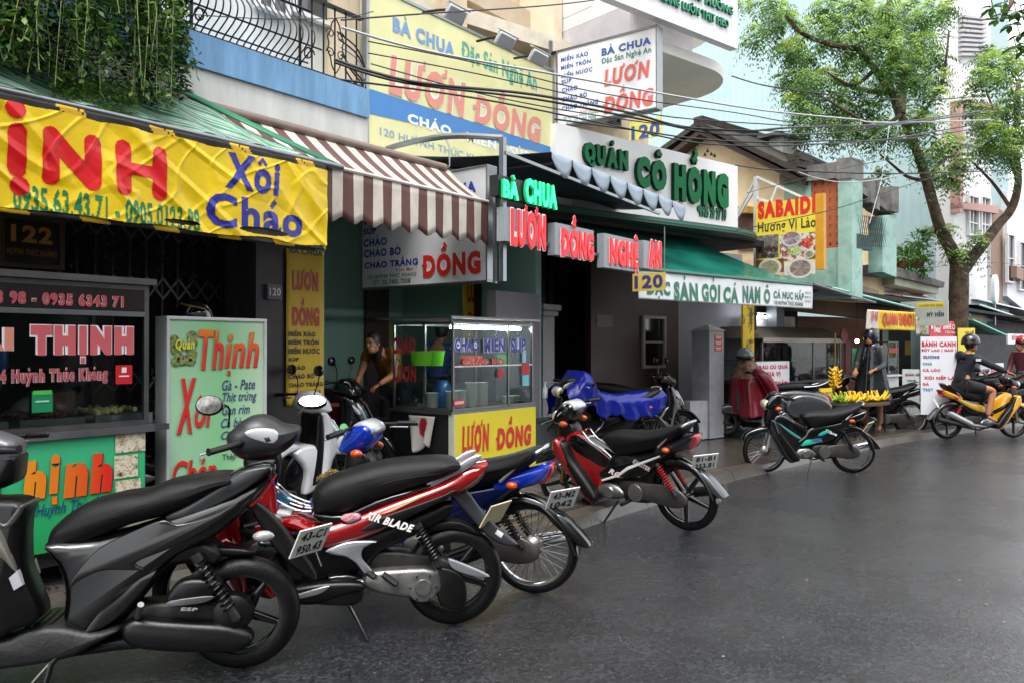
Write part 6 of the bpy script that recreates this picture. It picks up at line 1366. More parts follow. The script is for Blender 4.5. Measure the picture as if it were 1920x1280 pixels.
        mh, mb_ = B.T(52, 172), B.T(150, 290); mirror(t, (mb_[0], .14, mb_[1]), (mb_[0]-.0, .15, mb_[1]+.10), (mh[0], .17, mh[1]), .068, .052, (0, .97, .25), M('#8a8986', .2, 1., var=.5, sc=60))
        mh, mb_ = B.T(598, 182), B.T(470, 300); mirror(t, (mb_[0]-.0, -.10, mb_[1]), (mb_[0]-.07, -.14, mb_[1]+.08), (mh[0], -.17, mh[1]), .08, .042, (0, .8, .6))
    else:
        Q('cowl', [(.93, .92), (.96, 1.0), (1.05, 1.04), (1.14, .98), (1.18, .88), (1.10, .85), (.98, .87)], .15, acc, r=.07)
        Q('cowl_headlight', [(1.13, .97), (1.18, .96), (1.20, .89), (1.15, .88)], .07, blackp, r=.02)
        bars(t, 1.0, .98, .33, .1)
        for sg in (1, -1): mirror(t, (1.0, sg*.15, .99), (1.02, sg*.2, 1.12), (1.0, sg*.26, 1.2), .07, .045, (-1, 0, 0))
    a = B.T(880, 1230) if traced is None else (.45, .2)
    MB().tube([(.55, .10, .16), (.50, .17, .08), (.46, .20, .01)], .011, 8).build('kick_stand', blackm, t)
    return B
redp_ = M('#8c080c', .14, var=.2, sc=5, coat=.8)
AB = scooter('shiny red scooter with a long black seat, second from the left', CT(850, 1168), 138, redp_, pmat=M('#c9bf98', .5, var=.15))
AB.text('AIR BLADE', (895, 792), (1165, 690), .042, M('#e3e0dc', .4), .162, .3)
AB.P('pinstripe', [(1000, 770), (1215, 672), (1225, 678), (1060, 755)], .1515, M('#c9a06a', .4), r=.001, sm=1)
AB.P('plastic_wrap', [(770, 800), (800, 775), (870, 770), (880, 800), (820, 825)], .153, M('#c98a94', .2, var=.5, sc=40, bump=1, bsc=80), r=.01)
rk = AB.t
P1 = [AB.T(*p) for p in ((350, 690), (400, 660), (470, 720), (560, 760), (610, 775), (600, 800), (520, 790), (420, 745), (350, 690))]
for yy_ in (-.05, .05): MB().tube(catmull([(a, yy_, b+.02) for a, b in P1], 3, False), .006, 6).build('luggage_rack', chrome, rk)
for i in (1, 3, 5): MB().tube([(P1[i][0], -.06, P1[i][1]+.02), (P1[i][0], .06, P1[i][1]+.02)], .005, 6).build('rack_bar', chrome, rk)
AB.P('blue_packet', [(400, 690), (440, 670), (490, 720), (470, 750), (420, 730)], .03, M('#2f7fa8', .3, var=.4, sc=30), r=.004, sm=1)
AB.P('red_apron', [(230, 760), (300, 740), (390, 590), (400, 620), (420, 780), (460, 810), (440, 860), (300, 820)], .12, redp_, r=.03)
AB.P('white_trim', [(250, 755), (360, 760), (480, 780), (470, 805), (340, 800), (240, 780)], .10, M('#b9babb', .3), r=.01)
AB.P('red_leg_panel', [(40, 960), (140, 900), (290, 970), (300, 985), (160, 1010), (60, 1020)], .17, redp_, r=.02, sm=1)
AB.text('HONDA', (60, 945), (132, 925), .02, M('#d5d5d5', .4), .172)
x, z = AB.T(630, 1180)
MB().tube(catmull([(AB.T(620, 830)[0], .155, AB.T(620, 830)[1]), (AB.T(625, 940)[0], .158, AB.T(625, 940)[1]), (AB.T(665, 1055)[0], .16, AB.T(665, 1055)[1])], 4, False), .004, 5).build('hanging_strap', silver, rk)
for cx, cy in ((940, 1090), (1060, 1130)): x, z = AB.T(cx, cy); MB().tube([(x+.05, .12, z+.02), (x-.02, .15, z-.03)], .018, 8).build('foot_peg', rubber, rk)
MB().tube(catmull([(AB.T(*p)[0], yy, AB.T(*p)[1]) for p, yy in (((845, 755), .130), ((885, 690), .146), ((960, 630), .152), ((1060, 590), .154), ((1200, 565), .154), ((1330, 545), .152), ((1425, 500), .12))], 5, False), .003, 5).build('seat_seam', blackp, rk)
drops(rk, 'rain_drops', [(AB.T(cx, cy)[0], .02, AB.T(cx, cy)[1]+.004) for cx, cy in ((700, 595), (800, 560), (920, 525), (1050, 498), (1200, 482), (1360, 475))], 160)

# ---------------- underbone bikes, traced once
REF = Bike('trace_frame', 'x', CT(1600, 888), 124, (1380, 640), 4.74, yoff=.08)
kx_ = 1.22/abs(REF.T(310, 1025)[0]-REF.T(1060, 985)[0]); _x0 = REF.T(1060, 985)[0]
def U(cx, cy): return ((1060-cx)/750*1.22, .285+(985-cy)/707)
bpy.data.objects.remove(REF.t)
def underbone(label, contact, heading, col, lean=4., kx=1., rims='wire', side=None, plate_txt=('', ''), decal=None, group='parked motorbikes', steer=.25, tailc=None, muff=True, pmat=None, swap=False, rack=True, cowl=None, lite=False, name='parked_motorbike', headl=None, front2=None, dashc=M('#2c2d30', .25)):
    B = Bike(name, label, contact, heading, lean=lean, group=group); t = B.t; sd = side or col; tc_ = tailc or col; cw = cowl or col
    X = lambda p: (U(*p)[0]*kx, U(*p)[1])
    def P(n_, pts, w, mat, y=0., r=.02, wf=None, par=None, sm=3): return MB().pill([X(p) for p in pts], w, y, r, sm=sm, wf=wf).build(n_, mat, par or t)
    R = .29; wx = 1.22*kx
    wheel(t, 0, R, .075, rims); st = wheel(t, wx, R, .07, rims, steer=steer)
    P('frame', [(700, 800), (1000, 720), (1000, 760), (900, 880), (880, 980), (700, 960), (560, 960), (560, 900)], .05, blackm, r=.015)
    P('body', [(640, 800), (700, 755), (830, 735), (960, 700), (1040, 665), (1135, 620), (1120, 665), (1000, 740), (930, 810), (860, 880), (780, 905), (690, 915), (600, 930), (570, 890), (620, 840)], .095, sd, r=.03, wf=lambda x, z: 1-.25*max(0, min(1, (.1-x)/.3)))
    P('tail_fairing', [(930, 690), (1040, 645), (1135, 615), (1142, 640), (1110, 690), (1020, 725), (940, 740)], .10, tc_, r=.03)
    P('seat', [(608, 665), (640, 640), (700, 628), (830, 624), (900, 612), (980, 590), (1060, 558), (1100, 556), (1085, 600), (1020, 660), (940, 705), (830, 738), (740, 772), (690, 778), (650, 745), (615, 700)], .13, seatm, r=.05, wf=lambda x, z: .7+.3*min(1, max(0, (.72-x)/.35)))
    for sg in (1, -1): MB().tube(catmull([(X((960, 690))[0], sg*.11, X((960, 690))[1]), (X((1040, 620))[0], sg*.115, X((1040, 620))[1]+.02), (X((1110, 560))[0], sg*.09, X((1110, 560))[1]+.01), (X((1125, 550))[0], 0, X((1125, 550))[1]+.01)], 4, False), .011, 8).build('grab_rail', silver, t)
    P('tail_light', [(1085, 640), (1142, 615), (1150, 645), (1130, 690), (1090, 700)], .07, redlens, r=.02)
    P('leg_shield', [(320, 690), (360, 700), (400, 800), (470, 900), (540, 1000), (560, 1060), (500, 1075), (440, 1000), (380, 900), (310, 780)], .19, col, r=.03, wf=lambda x, z: .75+.25*min(1, max(0, (z-.3)/.3)))
    P('inner_shield', [(345, 705), (385, 715), (425, 810), (495, 905), (560, 1000), (578, 1050), (530, 1060), (465, 990), (405, 890), (338, 780)], .172, blackm, r=.03)
    P('front_body', [(360, 690), (420, 650), (520, 700), (660, 795), (680, 840), (640, 890), (600, 920), (570, 1050), (520, 1060), (440, 930), (380, 800)], .085, col, r=.03)
    P('centre_cover', [(380, 700), (430, 655), (520, 690), (660, 785), (650, 815), (560, 790), (450, 730)], .055, blackp, r=.02)
    if front2: P('front_stripe', [(400, 760), (470, 800), (600, 870), (590, 900), (540, 890), (440, 830)], .088, front2, r=.003)
    P('cowl', [(290, 560), (305, 520), (345, 480), (400, 462), (432, 478), (440, 520), (425, 560), (380, 598), (320, 606), (288, 592)], .105, cw, r=.05)
    P('headlight', [(270, 560), (285, 530), (320, 520), (335, 560), (325, 605), (290, 605)], .085, headl or M('#c9c2a8', .08, .3, coat=1), r=.03)
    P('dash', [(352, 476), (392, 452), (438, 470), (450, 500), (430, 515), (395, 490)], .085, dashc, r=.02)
    P('neck', [(320, 600), (400, 600), (420, 700), (330, 760), (300, 700)], .07, blackm, r=.02)
    hx, hz = X((380, 500)); bars(t, hx, hz, .31, .10, steer=steer)
    if not lite:
        for sg in (1, -1):
            a = X((400, 590)); MB().ball((a[0]+.02, sg*.15, a[1]), .035, 12, sc=(1.2, .9, .8)).build('indicator', amber, t)
            b2 = X((990, 700)); MB().ball((b2[0]-.03, sg*.13, b2[1]), .03, 10, sc=(1.2, .9, .8)).build('indicator', amber, t)
    P('front_fender', [(118, 890), (130, 835), (190, 795), (270, 770), (340, 770), (400, 800), (440, 850), (400, 850), (320, 810), (240, 825), (170, 865), (140, 900)], .055, tc_, r=.02)
    for sg in (1, -1): a, b_ = X((350, 780)), (wx, R); MB().tube([(a[0], sg*.075, a[1]), (b_[0], sg*.07, b_[1])], [.022, .018], 8).build('fork', silver if rims == 'wire' else M('#8a6a3a', .3, .6), t)
    P('engine', [(556, 985), (590, 955), (660, 950), (720, 985), (725, 1020), (680, 1045), (600, 1045), (560, 1020)], .10, alu, r=.03)
    P('crankcase', [(700, 930), (800, 915), (900, 935), (930, 990), (880, 1040), (760, 1050), (700, 1020)], .085, aludk, r=.03)
    x, z = X((640, 1000)); MB().lathe([(0, .1), (.045, .1), (.055, .09), (.06, .06)], (x, .02, z), n=20).build('cover', alu, t)
    x, z = X((800, 985)); MB().lathe([(0, .09), (.07, .09), (.08, .07), (.08, .04)], (x, .015, z), n=24).build('clutch_cover', alu, t)
    P('chain_case', [(820, 935), (950, 915), (1040, 930), (1095, 975), (1090, 1020), (1020, 1045), (900, 1030), (820, 1010)], .014, M('#4a4644', .35, .4, var=.3), y=.085, r=.01)
    for sg in (1, -1): a = X((940, 790)); shock(t, (a[0], sg*.10, a[1]), (.03, sg*.10, R+.01), .024, mat=(M('#a3141a', .3) if rims == 'cast' else spring))
    P('rear_fender', [(930, 790), (1000, 755), (1080, 765), (1150, 810), (1200, 880), (1230, 950), (1240, 1000), (1215, 985), (1180, 900), (1110, 830), (1030, 800), (960, 820)], .06, blackp, r=.02)
    px1, pz1 = X((1150, 770)); plate(t, (px1-.045, 0, pz1+.0), .19, .14, rad(30), plate_txt[0], plate_txt[1], pmat)
    P('mud_flap', [(1120, 840), (1180, 830), (1275, 940), (1275, 965), (1230, 950)], .05, M('#5b5e62', .25, .3) if rims == 'cast' else blackp, r=.015)
    if muff: MB().tube([(X((640, 1040))[0], -.09, .2), (X((760, 1060))[0], -.12, .15), (X((900, 1020))[0], -.13, .2), (X((1000, 985))[0], -.14, .26), (X((1230, 930))[0], -.15, .34)], [.015, .016, .02, .042, .040], 14).build('muffler', chrome if rims == 'wire' else aludk, t)
    MB().tube([(X((690, 1070))[0], .09, .2), (X((660, 1130))[0], .16, .1), (X((630, 1190))[0], .21, .012)], .010, 8).build('kick_stand', blackm, t)
    MB().tube([(X((760, 1060))[0], .08, .21), (X((760, 1060))[0], .22, .21)], .016, 8).build('foot_peg', rubber, t)
    MB().tube([(X((700, 1050))[0], -.22, .2), (X((700, 1050))[0], .0, .18)], .012, 8).build('foot_peg', rubber, t)
    if rack:
        for yy_ in (-.045, .045):
            MB().tube(catmull([(X(p)[0], yy_*1.3, X(p)[1]+.055) for p in ((440, 690), (470, 680), (520, 740), (620, 800), (650, 830))], 3, False), .006, 6).build('luggage_rack', chrome, t)
        for p in ((500, 720), (560, 765), (620, 800)): a = X(p); MB().tube([(a[0], -.06, a[1]+.055), (a[0], .06, a[1]+.055)], .005, 6).build('rack_bar', chrome, t)
    if decal:
        o = lettering(decal[0], 0, .17*kx, 0, .04, M(decal[1], .4), t, y=0, bold=.05, shear=.3); a = X((795, 800)); o.location = (a[0], .097, a[1]); o.rotation_euler = (0, rad(22), math.pi)
    B.X = X; B.Pp = P; return B
# black one with teal and violet decals at the kerb
WV = underbone('black underbone motorbike with teal decals and wire wheels, alone at the kerb', CT(1598, 886), 126, M('#06090a', .12, var=.2, coat=.9), lean=5, kx=.92, plate_txt=('75-H1', '9977'), decal=('Wave', '#cfe0dd'), pmat=M('#c9c49a', .4), steer=.1)
WV.t.scale = (.93, .95, .94)
for pts, c in (([(735, 830), (780, 795), (830, 790), (800, 820), (760, 838)], '#1d9a8a'), ([(600, 925), (630, 880), (660, 870), (770, 875), (740, 895), (650, 920)], '#2fae98'), ([(680, 885), (700, 868), (770, 858), (740, 885)], '#4a3fa8'), ([(400, 720), (560, 830), (600, 860), (590, 868), (520, 830)], '#4f8f90')):
    WV.Pp('decal', pts, .098 if pts[0][0] > 590 else .088, M(c, .3), r=.002)
# red and black with slanted number plate
RC = underbone('red and black underbone motorbike with five spoke wheels, parked at the pavement edge', CT(1290, 993), 86, redp_, lean=7, rims='cast', side=blackp, tailc=M('#14161a', .15, coat=.8), plate_txt=('81-B1', '353.81'), decal=('EXCITER', '#b9a9a4'), steer=.15, cowl=blackp, dashc=M('#b4b7bb', .2, .3))  # pale dash colour carries a painted sky reflection
RC.Pp('black_panel', [(385, 705), (430, 665), (520, 705), (650, 792), (668, 830), (600, 850), (520, 815), (430, 770)], .088, blackp, r=.004)
o = lettering('RC', 0, .13, 0, .05, M('#d9cfc8', .4), RC.t, y=0, bold=.05, shear=.35); a = RC.X((640, 865)); o.location = (a[0], .100, a[1]-.02); o.rotation_euler = (0, rad(18), math.pi)
RC.Pp('white_stripe', [(590, 930), (700, 880), (760, 830), (960, 740), (962, 750), (770, 845), (705, 895), (600, 938)], .0985, M('#c9c5c0', .3), r=.001, sm=1)
# blue one beside the red scooter
bluep_ = M('#0b2fa0', .12, var=.15, coat=.9)
BL = underbone('blue and black underbone motorbike with wire wheels, beside the red scooter', CT(1000, 1110), 110, bluep_, lean=4, side=M('#0a1238', .2, coat=.6), tailc=bluep_, plate_txt=('43-M2', '1042'), decal=('WAVE 110', '#6f7a94'), steer=-.5, rims='wire', cowl=bluep_, dashc=M('#a9acb0', .2, .3), headl=M('#c9cbcb', .1, .4, coat=1))
a = BL.X((330, 480)); MB().lathe([(0, 0), (.03, 0)], (a[0]+.0, .1265, a[1]), n=16).build('sticker', M('#7fc98a', .3), BL.t)
# white and black scooters parked on the pavement, facing the street
ws = scooter('white and black scooter on the pavement facing the street, left of the blue cowl', (3.27, 5.53, .115), -15, M('#c9cacc', .15, coat=.8), traced=AB, accent=M('#c9cacc', .15, coat=.8))
ws2 = scooter('black scooter on the pavement behind the white scooter', (4.85, 6.95, .165), -62, M('#0c0c0d', .12, coat=.8), traced=AB, accent=M('#0c0c0d', .12, coat=.8))
hm = thing('chain_bag', 'gold beaded net bag lying by the front wheel of the white scooter', 'bag', atD(622, 898, 4.75))
mb = MB()
for _ in range(260):
    a = rnd.uniform(0, 6.28); r_ = rnd.random()**.5; mb.ball((r_*.10*math.cos(a), r_*.05*math.sin(a), .025*rnd.random()+.04*(1-r_)), .006, 6)
mb.build('beads', M('#a98a5a', .3, .6), hm, kind='stuff')
# motorbike under the blue rain sheet
CV = underbone('black motorbike half covered by a bright blue rain sheet outside the grey wall', (8.8, 4.6, .115), 150, blackp, lean=3, plate_txt=('43-D1', '577'), rack=False, steer=.3)
sh = thing('rain_sheet', 'bright blue plastic rain sheet draped over handlebar and seat of a motorbike', 'cover', CV.t.location, CV.t.rotation_euler.z)
top = [(-.12, .88), (0, .87), (.25, .835), (.5, .83), (.72, .87), (.88, 1.04), (1.0, 1.12), (1.08, 1.0), (1.2, .92)]
def sheet(u, v):
    i = u*(len(top)-1); k = min(int(i), len(top)-2); f = i-k; f = f*f*(3-2*f); x = top[k][0]*(1-f)+top[k+1][0]*f; z = top[k][1]*(1-f)+top[k+1][1]*f
    s_ = (v-.5)*2; wid = .19+(.12 if x > .8 else 0)*min(1, (x-.8)/.1 if x > .8 else 0)
    a = abs(s_); y = math.copysign(min(1, a*1.8)**.8*wid, s_)+.010*math.sin(x*34+s_*3)*a; dr = max(0, a-.35)*(.40+.05*math.sin(x*7)+.03*math.sin(x*19+1)+.12*min(1, max(0, (x-.5)/.3)))
    return (x+.02*math.sin(a*9+x*8), y, z-dr+.02*noise.noise(Vector((x*9, s_*6, 1)))+.012*math.sin(x*55)*(a))
MB().grid(sheet, 70, 40).build('sheet', M('#061878', .34, var=.25, sc=9, bump=.8, bsc=16), sh, thick=.002, angle=80)
# black scooter front leaning by the brown wall
bs = scooter('black step through motorbike standing by the brown wall behind the blue sheet', (9.45, 5.85, .115), -48, M('#0a0a0b', .12, coat=.8), traced=AB, accent=M('#0a0a0b', .12, coat=.8), name='parked_motorbike')
# grey step through scooter under a raincoat
def retro(label, contact, heading, col):
    B = Bike('parked_scooter', label, contact, heading); t = B.t; Q = lambda n_, pts, w, mat, y=0., r=.02, **kk: MB().pill(pts, w, y, r, **kk).build(n_, mat, t)
    wheel(t, 0, .23, .11, 'cast', rimc=aludk); wheel(t, 1.25, .23, .11, 'cast', rimc=aludk)
    Q('body', [(-.32, .55), (-.25, .66), (-.05, .74), (.25, .76), (.50, .72), (.56, .60), (.50, .40), (.42, .28), (.25, .36), (.12, .45), (-.08, .45), (-.22, .40), (-.30, .46)], .16, col, r=.09)
    for sg in (1, -1): Q('side_cowl', [(-.30, .52), (-.12, .64), (.15, .68), (.36, .60), (.40, .44), (.30, .33), (.10, .30), (-.15, .34), (-.28, .42)], .07, col, y=sg*.15, r=.05)
    Q('seat', [(-.12, .75), (-.02, .82), (.25, .84), (.50, .80), (.56, .74), (.45, .72), (.10, .74)], .15, seatm, r=.04)
    MB().tube(catmull([(.1, .15, .78), (-.1, .16, .80), (-.28, .08, .86), (-.28, -.08, .86), (-.1, -.16, .80), (.1, -.15, .78)], 4, False), .010, 8).build('rear_rack', chrome, t)
    Q('tail_light', [(-.35, .56), (-.32, .64), (-.24, .67), (-.24, .58)], .07, redlens, r=.02)
    Q('floorboard', [(.40, .26), (.60, .24), (.95, .25), (1.0, .32), (.90, .30), (.45, .31)], .17, col, r=.02)
    Q('leg_shield', [(.90, .27), (1.0, .40), (1.04, .70), (1.03, .92), (1.08, .93), (1.12, .66), (1.10, .40), (1.0, .25)], .21, col, r=.05)
    Q('front_fender', [(1.02, .40), (1.12, .50), (1.28, .52), (1.44, .44), (1.50, .30), (1.40, .30), (1.25, .36), (1.10, .32)], .09, col, r=.05)
    Q('headset', [(.98, .92), (1.0, 1.02), (1.08, 1.05), (1.16, 1.0), (1.14, .92)], .10, col, r=.05); MB().tube([(1.10, 0, .9), (1.25, 0, .25)], .03, 8).build('fork', aludk, t)
    bars(t, 1.03, .99, .32, .08); return B
vs = retro('dark grey rounded scooter under a red raincoat beside the vegetable sign', (12.75, 3.95, .115), 124, M('#34373a', .15, coat=.9)); 
vsl = vs.t
# raincoat draped over handlebar and leg shield with hood under the helmet
rc = thing('raincoat', 'maroon raincoat with brown floral hood draped over the rounded scooter', 'raincoat', vsl.location, vsl.rotation_euler.z)
flor = blotch(['#3a1c16', '#6a4436', '#8a6a58', '#4a241c'], 14, .5); maroon = M('#6d0f1e', .3, var=.3, sc=6, bump=.6, bsc=14)
def coat(u, v):     # hood and shoulders over the headset, hem hanging round the leg shield
    a = (u-.5)*2*math.pi; r_ = .07+.17*min(1, v*2.6)**.7+.07*v; r_ *= 1+.10*math.sin(a*5+v*2)*v+.05*math.sin(a*11)*v
    return (.93-.10*v+r_*math.cos(a)*1.05, r_*math.sin(a)*1.15, 1.20-v*.82-.06*abs(math.sin(a*1.5))*v)
MB().grid(coat, 60, 30, mf=lambda i, j: 0 if (j > 9 and 24 < i < 58) else 1).build('coat', [maroon, flor], rc, thick=.004, angle=80)
def flap(u, v): return (.86-.34*v+.02*math.sin(u*14), .05+.30*u+.03*math.sin(v*7), 1.02-.62*v-.10*(u-.5)**2+.03*math.sin(u*12+v*3))
MB().grid(flap, 24, 20).build('front_flap', maroon, rc, thick=.004, angle=80)
MB().tube(catmull([(.88, .24, 1.02), (.74, .30, .94), (.60, .32, .74), (.56, .30, .50)], 4, False), [.05, .06, .07, .075, .08, .08, .08, .075, .075, .07, .07, .07, .06], 12).build('sleeve', maroon, rc)
def helmet(label, loc, rz, c, stripe=None, s_=1.):
    t = thing('helmet', label, 'helmet', loc, rz); mb = MB()
    mb.lathe([(.125*s_*math.cos(a)*(1.0), .13*s_*math.sin(a)) for a in [-.35+k*(math.pi/2+.35)/12 for k in range(13)]], (0, 0, .04*s_), (0, 0, 1), 28, sq=(1.12, 1)).build('shell', c, t)
    mb.__init__(); mb.lathe([(.118*s_, -.045*s_), (.128*s_, -.035*s_), (.13*s_, -.01*s_), (.126*s_, .0)], (0, 0, .035*s_), (0, 0, 1), 28, sq=(1.12, 1)).build('rim', rubber, t)
    MB().grid(lambda u, v: (.13*s_*1.1*math.cos((u-.5)*1.6)+.05*s_*v, .125*s_*math.sin((u-.5)*1.6), .03*s_-.015*v), 12, 3).build('peak', c, t, thick=.004)
    if stripe: MB().grid(lambda u, v: (.144*s_*math.cos(u*2.6+.3)*math.cos(.35+u*.55+v*.14), -.130*s_*math.sin(u*2.6+.3)*math.cos(.35+u*.55+v*.14), .04*s_+.134*s_*math.sin(.35+u*.55+v*.14)), 16, 2).build('stripe', stripe, t)
    return t
hp = vsl.matrix_basis @ Vector((.95, 0, 1.21)); helmet('grey helmet resting on top of the draped raincoat', hp, rad(60), M('#7d8588', .25, coat=.6))
hp = atY(364, 592, 5.45); hp.z = atY(364, 597, 5.45).z
helmet('black helmet with a gold stripe just above the green menu board', (hp.x, hp.y, hp.z-.03), rad(-70), M('#08080b', .1, coat=1), M('#8a6a2a', .3))
# pillar stool under that helmet: another scooter parked behind the board
ms = scooter('dark scooter hidden behind the green menu board, carrying the black helmet', (2.45, 5.5, .115), 15, M('#141214', .3), traced=AB)
# ---------------- bikes at the right
YL = underbone('yellow and black motorbike being ridden along the kerb', CT(1775, 822), -44, M('#d99a0c', .14, coat=.9), lean=-1, rims='cast', side=blackp, tailc=M('#c98a0c', .15, coat=.9), muff=True, rack=False, steer=0, cowl=blackp, group='motorbikes on the move', front2=blackp, name='ridden_motorbike')
mu = YL.t
MB().tube([(.62, -.12, .20), (.35, -.15, .24), (.30, -.16, .26), (-.05, -.17, .42), (-.10, -.17, .44)], [.02, .03, .05, .05, .035], 14).build('exhaust', silver, mu)
YL.Pp('yellow_side', [(700, 800), (830, 770), (1000, 700), (1040, 690), (960, 760), (800, 850), (680, 880)], .10, M('#b9932a', .25, .2), r=.01)
RB = underbone('dark motorbike with wire wheels half hidden behind the yellow one', (15.2, 3.0, .0), 120, blackp, lean=5, steer=.2, rims='wire', lite=True)
for i, (x, y, c, hd, lab) in enumerate(((1868, 782, '#b9bcc4', 120, 'silver motorbike behind the rider at the right'), (1905, 786, '#8a1018', 125, 'red motorbike at the right edge'), (1842, 776, '#222428', 118, 'dark grey motorbike parked behind the front wheel of the yellow bike'), (1938, 800, '#3a3d42', 118, 'grey motorbike cut by the right edge'))):
    underbone(lab, CT(x, y-6, .1), hd, M(c, .15, coat=.8), lean=5, lite=True, rims='cast' if i % 2 else 'wire', rack=False)
underbone('dark motorbike standing before the large menu board', CT(1752, 790, .1), 70, blackp, lean=5, lite=True, rack=False)

# ============================================================ FOOD CARTS
def frame_box(mb, x0, x1, y0, y1, z0, z1, w=.025):
    for x in (x0, x1-w):
        for y in (y0, y1-w): mb.box(x, x+w, y, y+w, z0, z1)
    for z in (z0, z1-w):
        for y in (y0, y1-w): mb.box(x0+w, x1-w, y, y+w, z, z+w)
        for x in (x0, x1-w): mb.box(x, x+w, y0+w, y1-w, z, z+w)
def sign_on(par, pl, s0, z0, w, h_):
    S = Sign.__new__(Sign); S.pl = pl; S.s0, S.z0, S.w, S.h = s0, z0, w, h_; S.t = par; S.wrk = 0; S.seed = 0; S.y = -.006; return S
stain = M('#6e6f6e', .35, .85, var=.25, sc=5)
# --- food cabinet under the yellow banner
PCt = PY(4.9); X0, X1 = .55, 2.72
ct = thing('food_cart', 'steel and glass food cabinet with green printed panel under the yellow banner', 'food cart', (X0, 4.9, .12)); w = X1-X0
mb = MB(); frame_box(mb, 0, w, 0, .7, .90, 1.76, .03); mb.build('glass_frame', stain, ct, smooth=False)
bx('counter', stain, ct, -.02, w+.12, -.03, .72, .86, .898); bx('counter_edge', steel, ct, -.02, w+.02, -.035, -.031, .855, .898)
bx('front_glass', glassy(), ct, .03, w-.03, .004, .008, .93, 1.56); bx('side_glass', glassy(), ct, w-.012, w-.008, .03, .67, .93, 1.73); bx('shelf', glassy('#b9c4c0', .4), ct, .03, w-.03, .05, .6, 1.235, 1.243)
bx('name_band', M('#1b1716', .3), ct, .03, w-.03, -.002, .03, 1.60, 1.73); bx('roof', stain, ct, -.03, w+.03, -.04, .74, 1.762, 1.80); bx('band_rail', steel, ct, .03, w-.03, -.006, .02, 1.565, 1.595)
bx('back_panel', M('#1e2022', .5), ct, .03, w-.03, .68, .695, .93, 1.73)
bx('cart_body', M('#232424', .5), ct, .03, w-.03, .05, .68, .12, .855)
for x in (.02, w-.05): bx('leg', stain, ct, x, x+.04, .02, .06, 0, .856)
bx('green_panel', grad('#1f8f4a', '#3fae7e', 'Z', .2, .9, .35, '#2fa86e'), ct, .06, w-.03, -.01, .045, .22, .85)
S = sign_on(ct, PCt, X0, .12, w, 1.8)
pk, pko = '#c7757a', '#e6dadd'
S.txt('0123 98 - 0935 6343 71', -60, 548, 231, 573, '#b0454e', bold=.04, out='#c9b4b6', ow=.04)
S.txt('QUÁI', -190, 596, 24, 664, '#c77f6c', bold=.07, out=pko, ow=.07); S.txt('THỊNH', 56, 611, 249, 680, '#b9555a', bold=.09, out=pko, ow=.08)
S.txt('124 Huỳnh Thúc Kháng', -24, 688, 201, 722, '#9c4a50', bold=.05, out='#cbb9ba', ow=.05)
S.rect(215, 684, 246, 719, M('#b81420', .4), y=-.012, name='red_sticker'); S.rect(226, 688, 235, 698, M('#e6cfd0'), y=-.014, name='sticker_print'); S.rect(221, 703, 240, 705.5, M('#e6cfd0'), y=-.014, name='sticker_print')
S.rect(58, 733, 97, 772, M('#0f7a4c', .4), y=-.012, name='green_sticker'); S.rect(60, 731, 95, 739, M('#4aa844', .4), y=-.0135, name='sticker_print'); S.rect(64, 750, 90, 753, M('#9fcab2'), y=-.0145, name='sticker_print')
gr1 = grad('#3fa02a', '#d1251a', 'X', .9, 1.9, .4, '#e0901a')
for ch, a, b, c_, d in (('T', -60, 34, 838, 936), ('h', 40, 84, 862, 935), ('ị', 89, 110, 850, 944), ('n', 116, 162, 866, 930), ('h', 165, 208, 848, 922)):
    S.txt(ch, a+2, c_+1, b+2, d+1, '#14351e', bold=.08, shear=.1, y=-.016); S.txt(ch, a, c_, b, d, 0, bold=.08, shear=.1, mat=gr1, y=-.020)
S.txt('124 Huỳnh Thúc Kháng', 26, 936, 226, 966, '#173a6a', bold=.01, shear=.35, y=-.016)
nood = blotch(['#3a2a1c', '#a8987a', '#d8d0bc', '#5a6a3a'], 26)
for k, (a, b, c_, d) in enumerate(((214, 812, 270, 846), (212, 852, 256, 894), (214, 898, 262, 932))): S.rect(a, b, d if False else [270, 256, 262][k], [846, 894, 932][k], nood, y=-.016, name='printed_photo')
for k in range(5):
    x = .2+k*.42; t_ = MB().box(x, x+.36, .08, .5, .90, .965); t_.build('food_tray', steel, ct, smooth=False)
    mb = MB(); 
    for _ in range(46): mb.ball((x+.03+rnd.random()*.3, .11+rnd.random()*.36, .975+rnd.random()*.02), .018, 6)
    mb.build('food', [M('#a88a3a', .5), M('#5a2a1a', .5), M('#8a7a5a', .5), M('#3a1c14', .5), M('#b9a06a', .5)][k], ct, kind='stuff')
MB().lathe([(0, .0), (.06, 0), (.07, .02), (.07, .12), (.04, .16), (0, .16)], (1.45, .4, 1.245), (0, 0, 1), 14).build('tub', M('#2f5fa8', .3), ct); MB().lathe([(0, 0), (.11, 0), (.13, .16), (0, .16)], (1.75, .35, .95), (0, 0, 1), 16).build('clay_pot', M('#6a3a24', .6), ct)

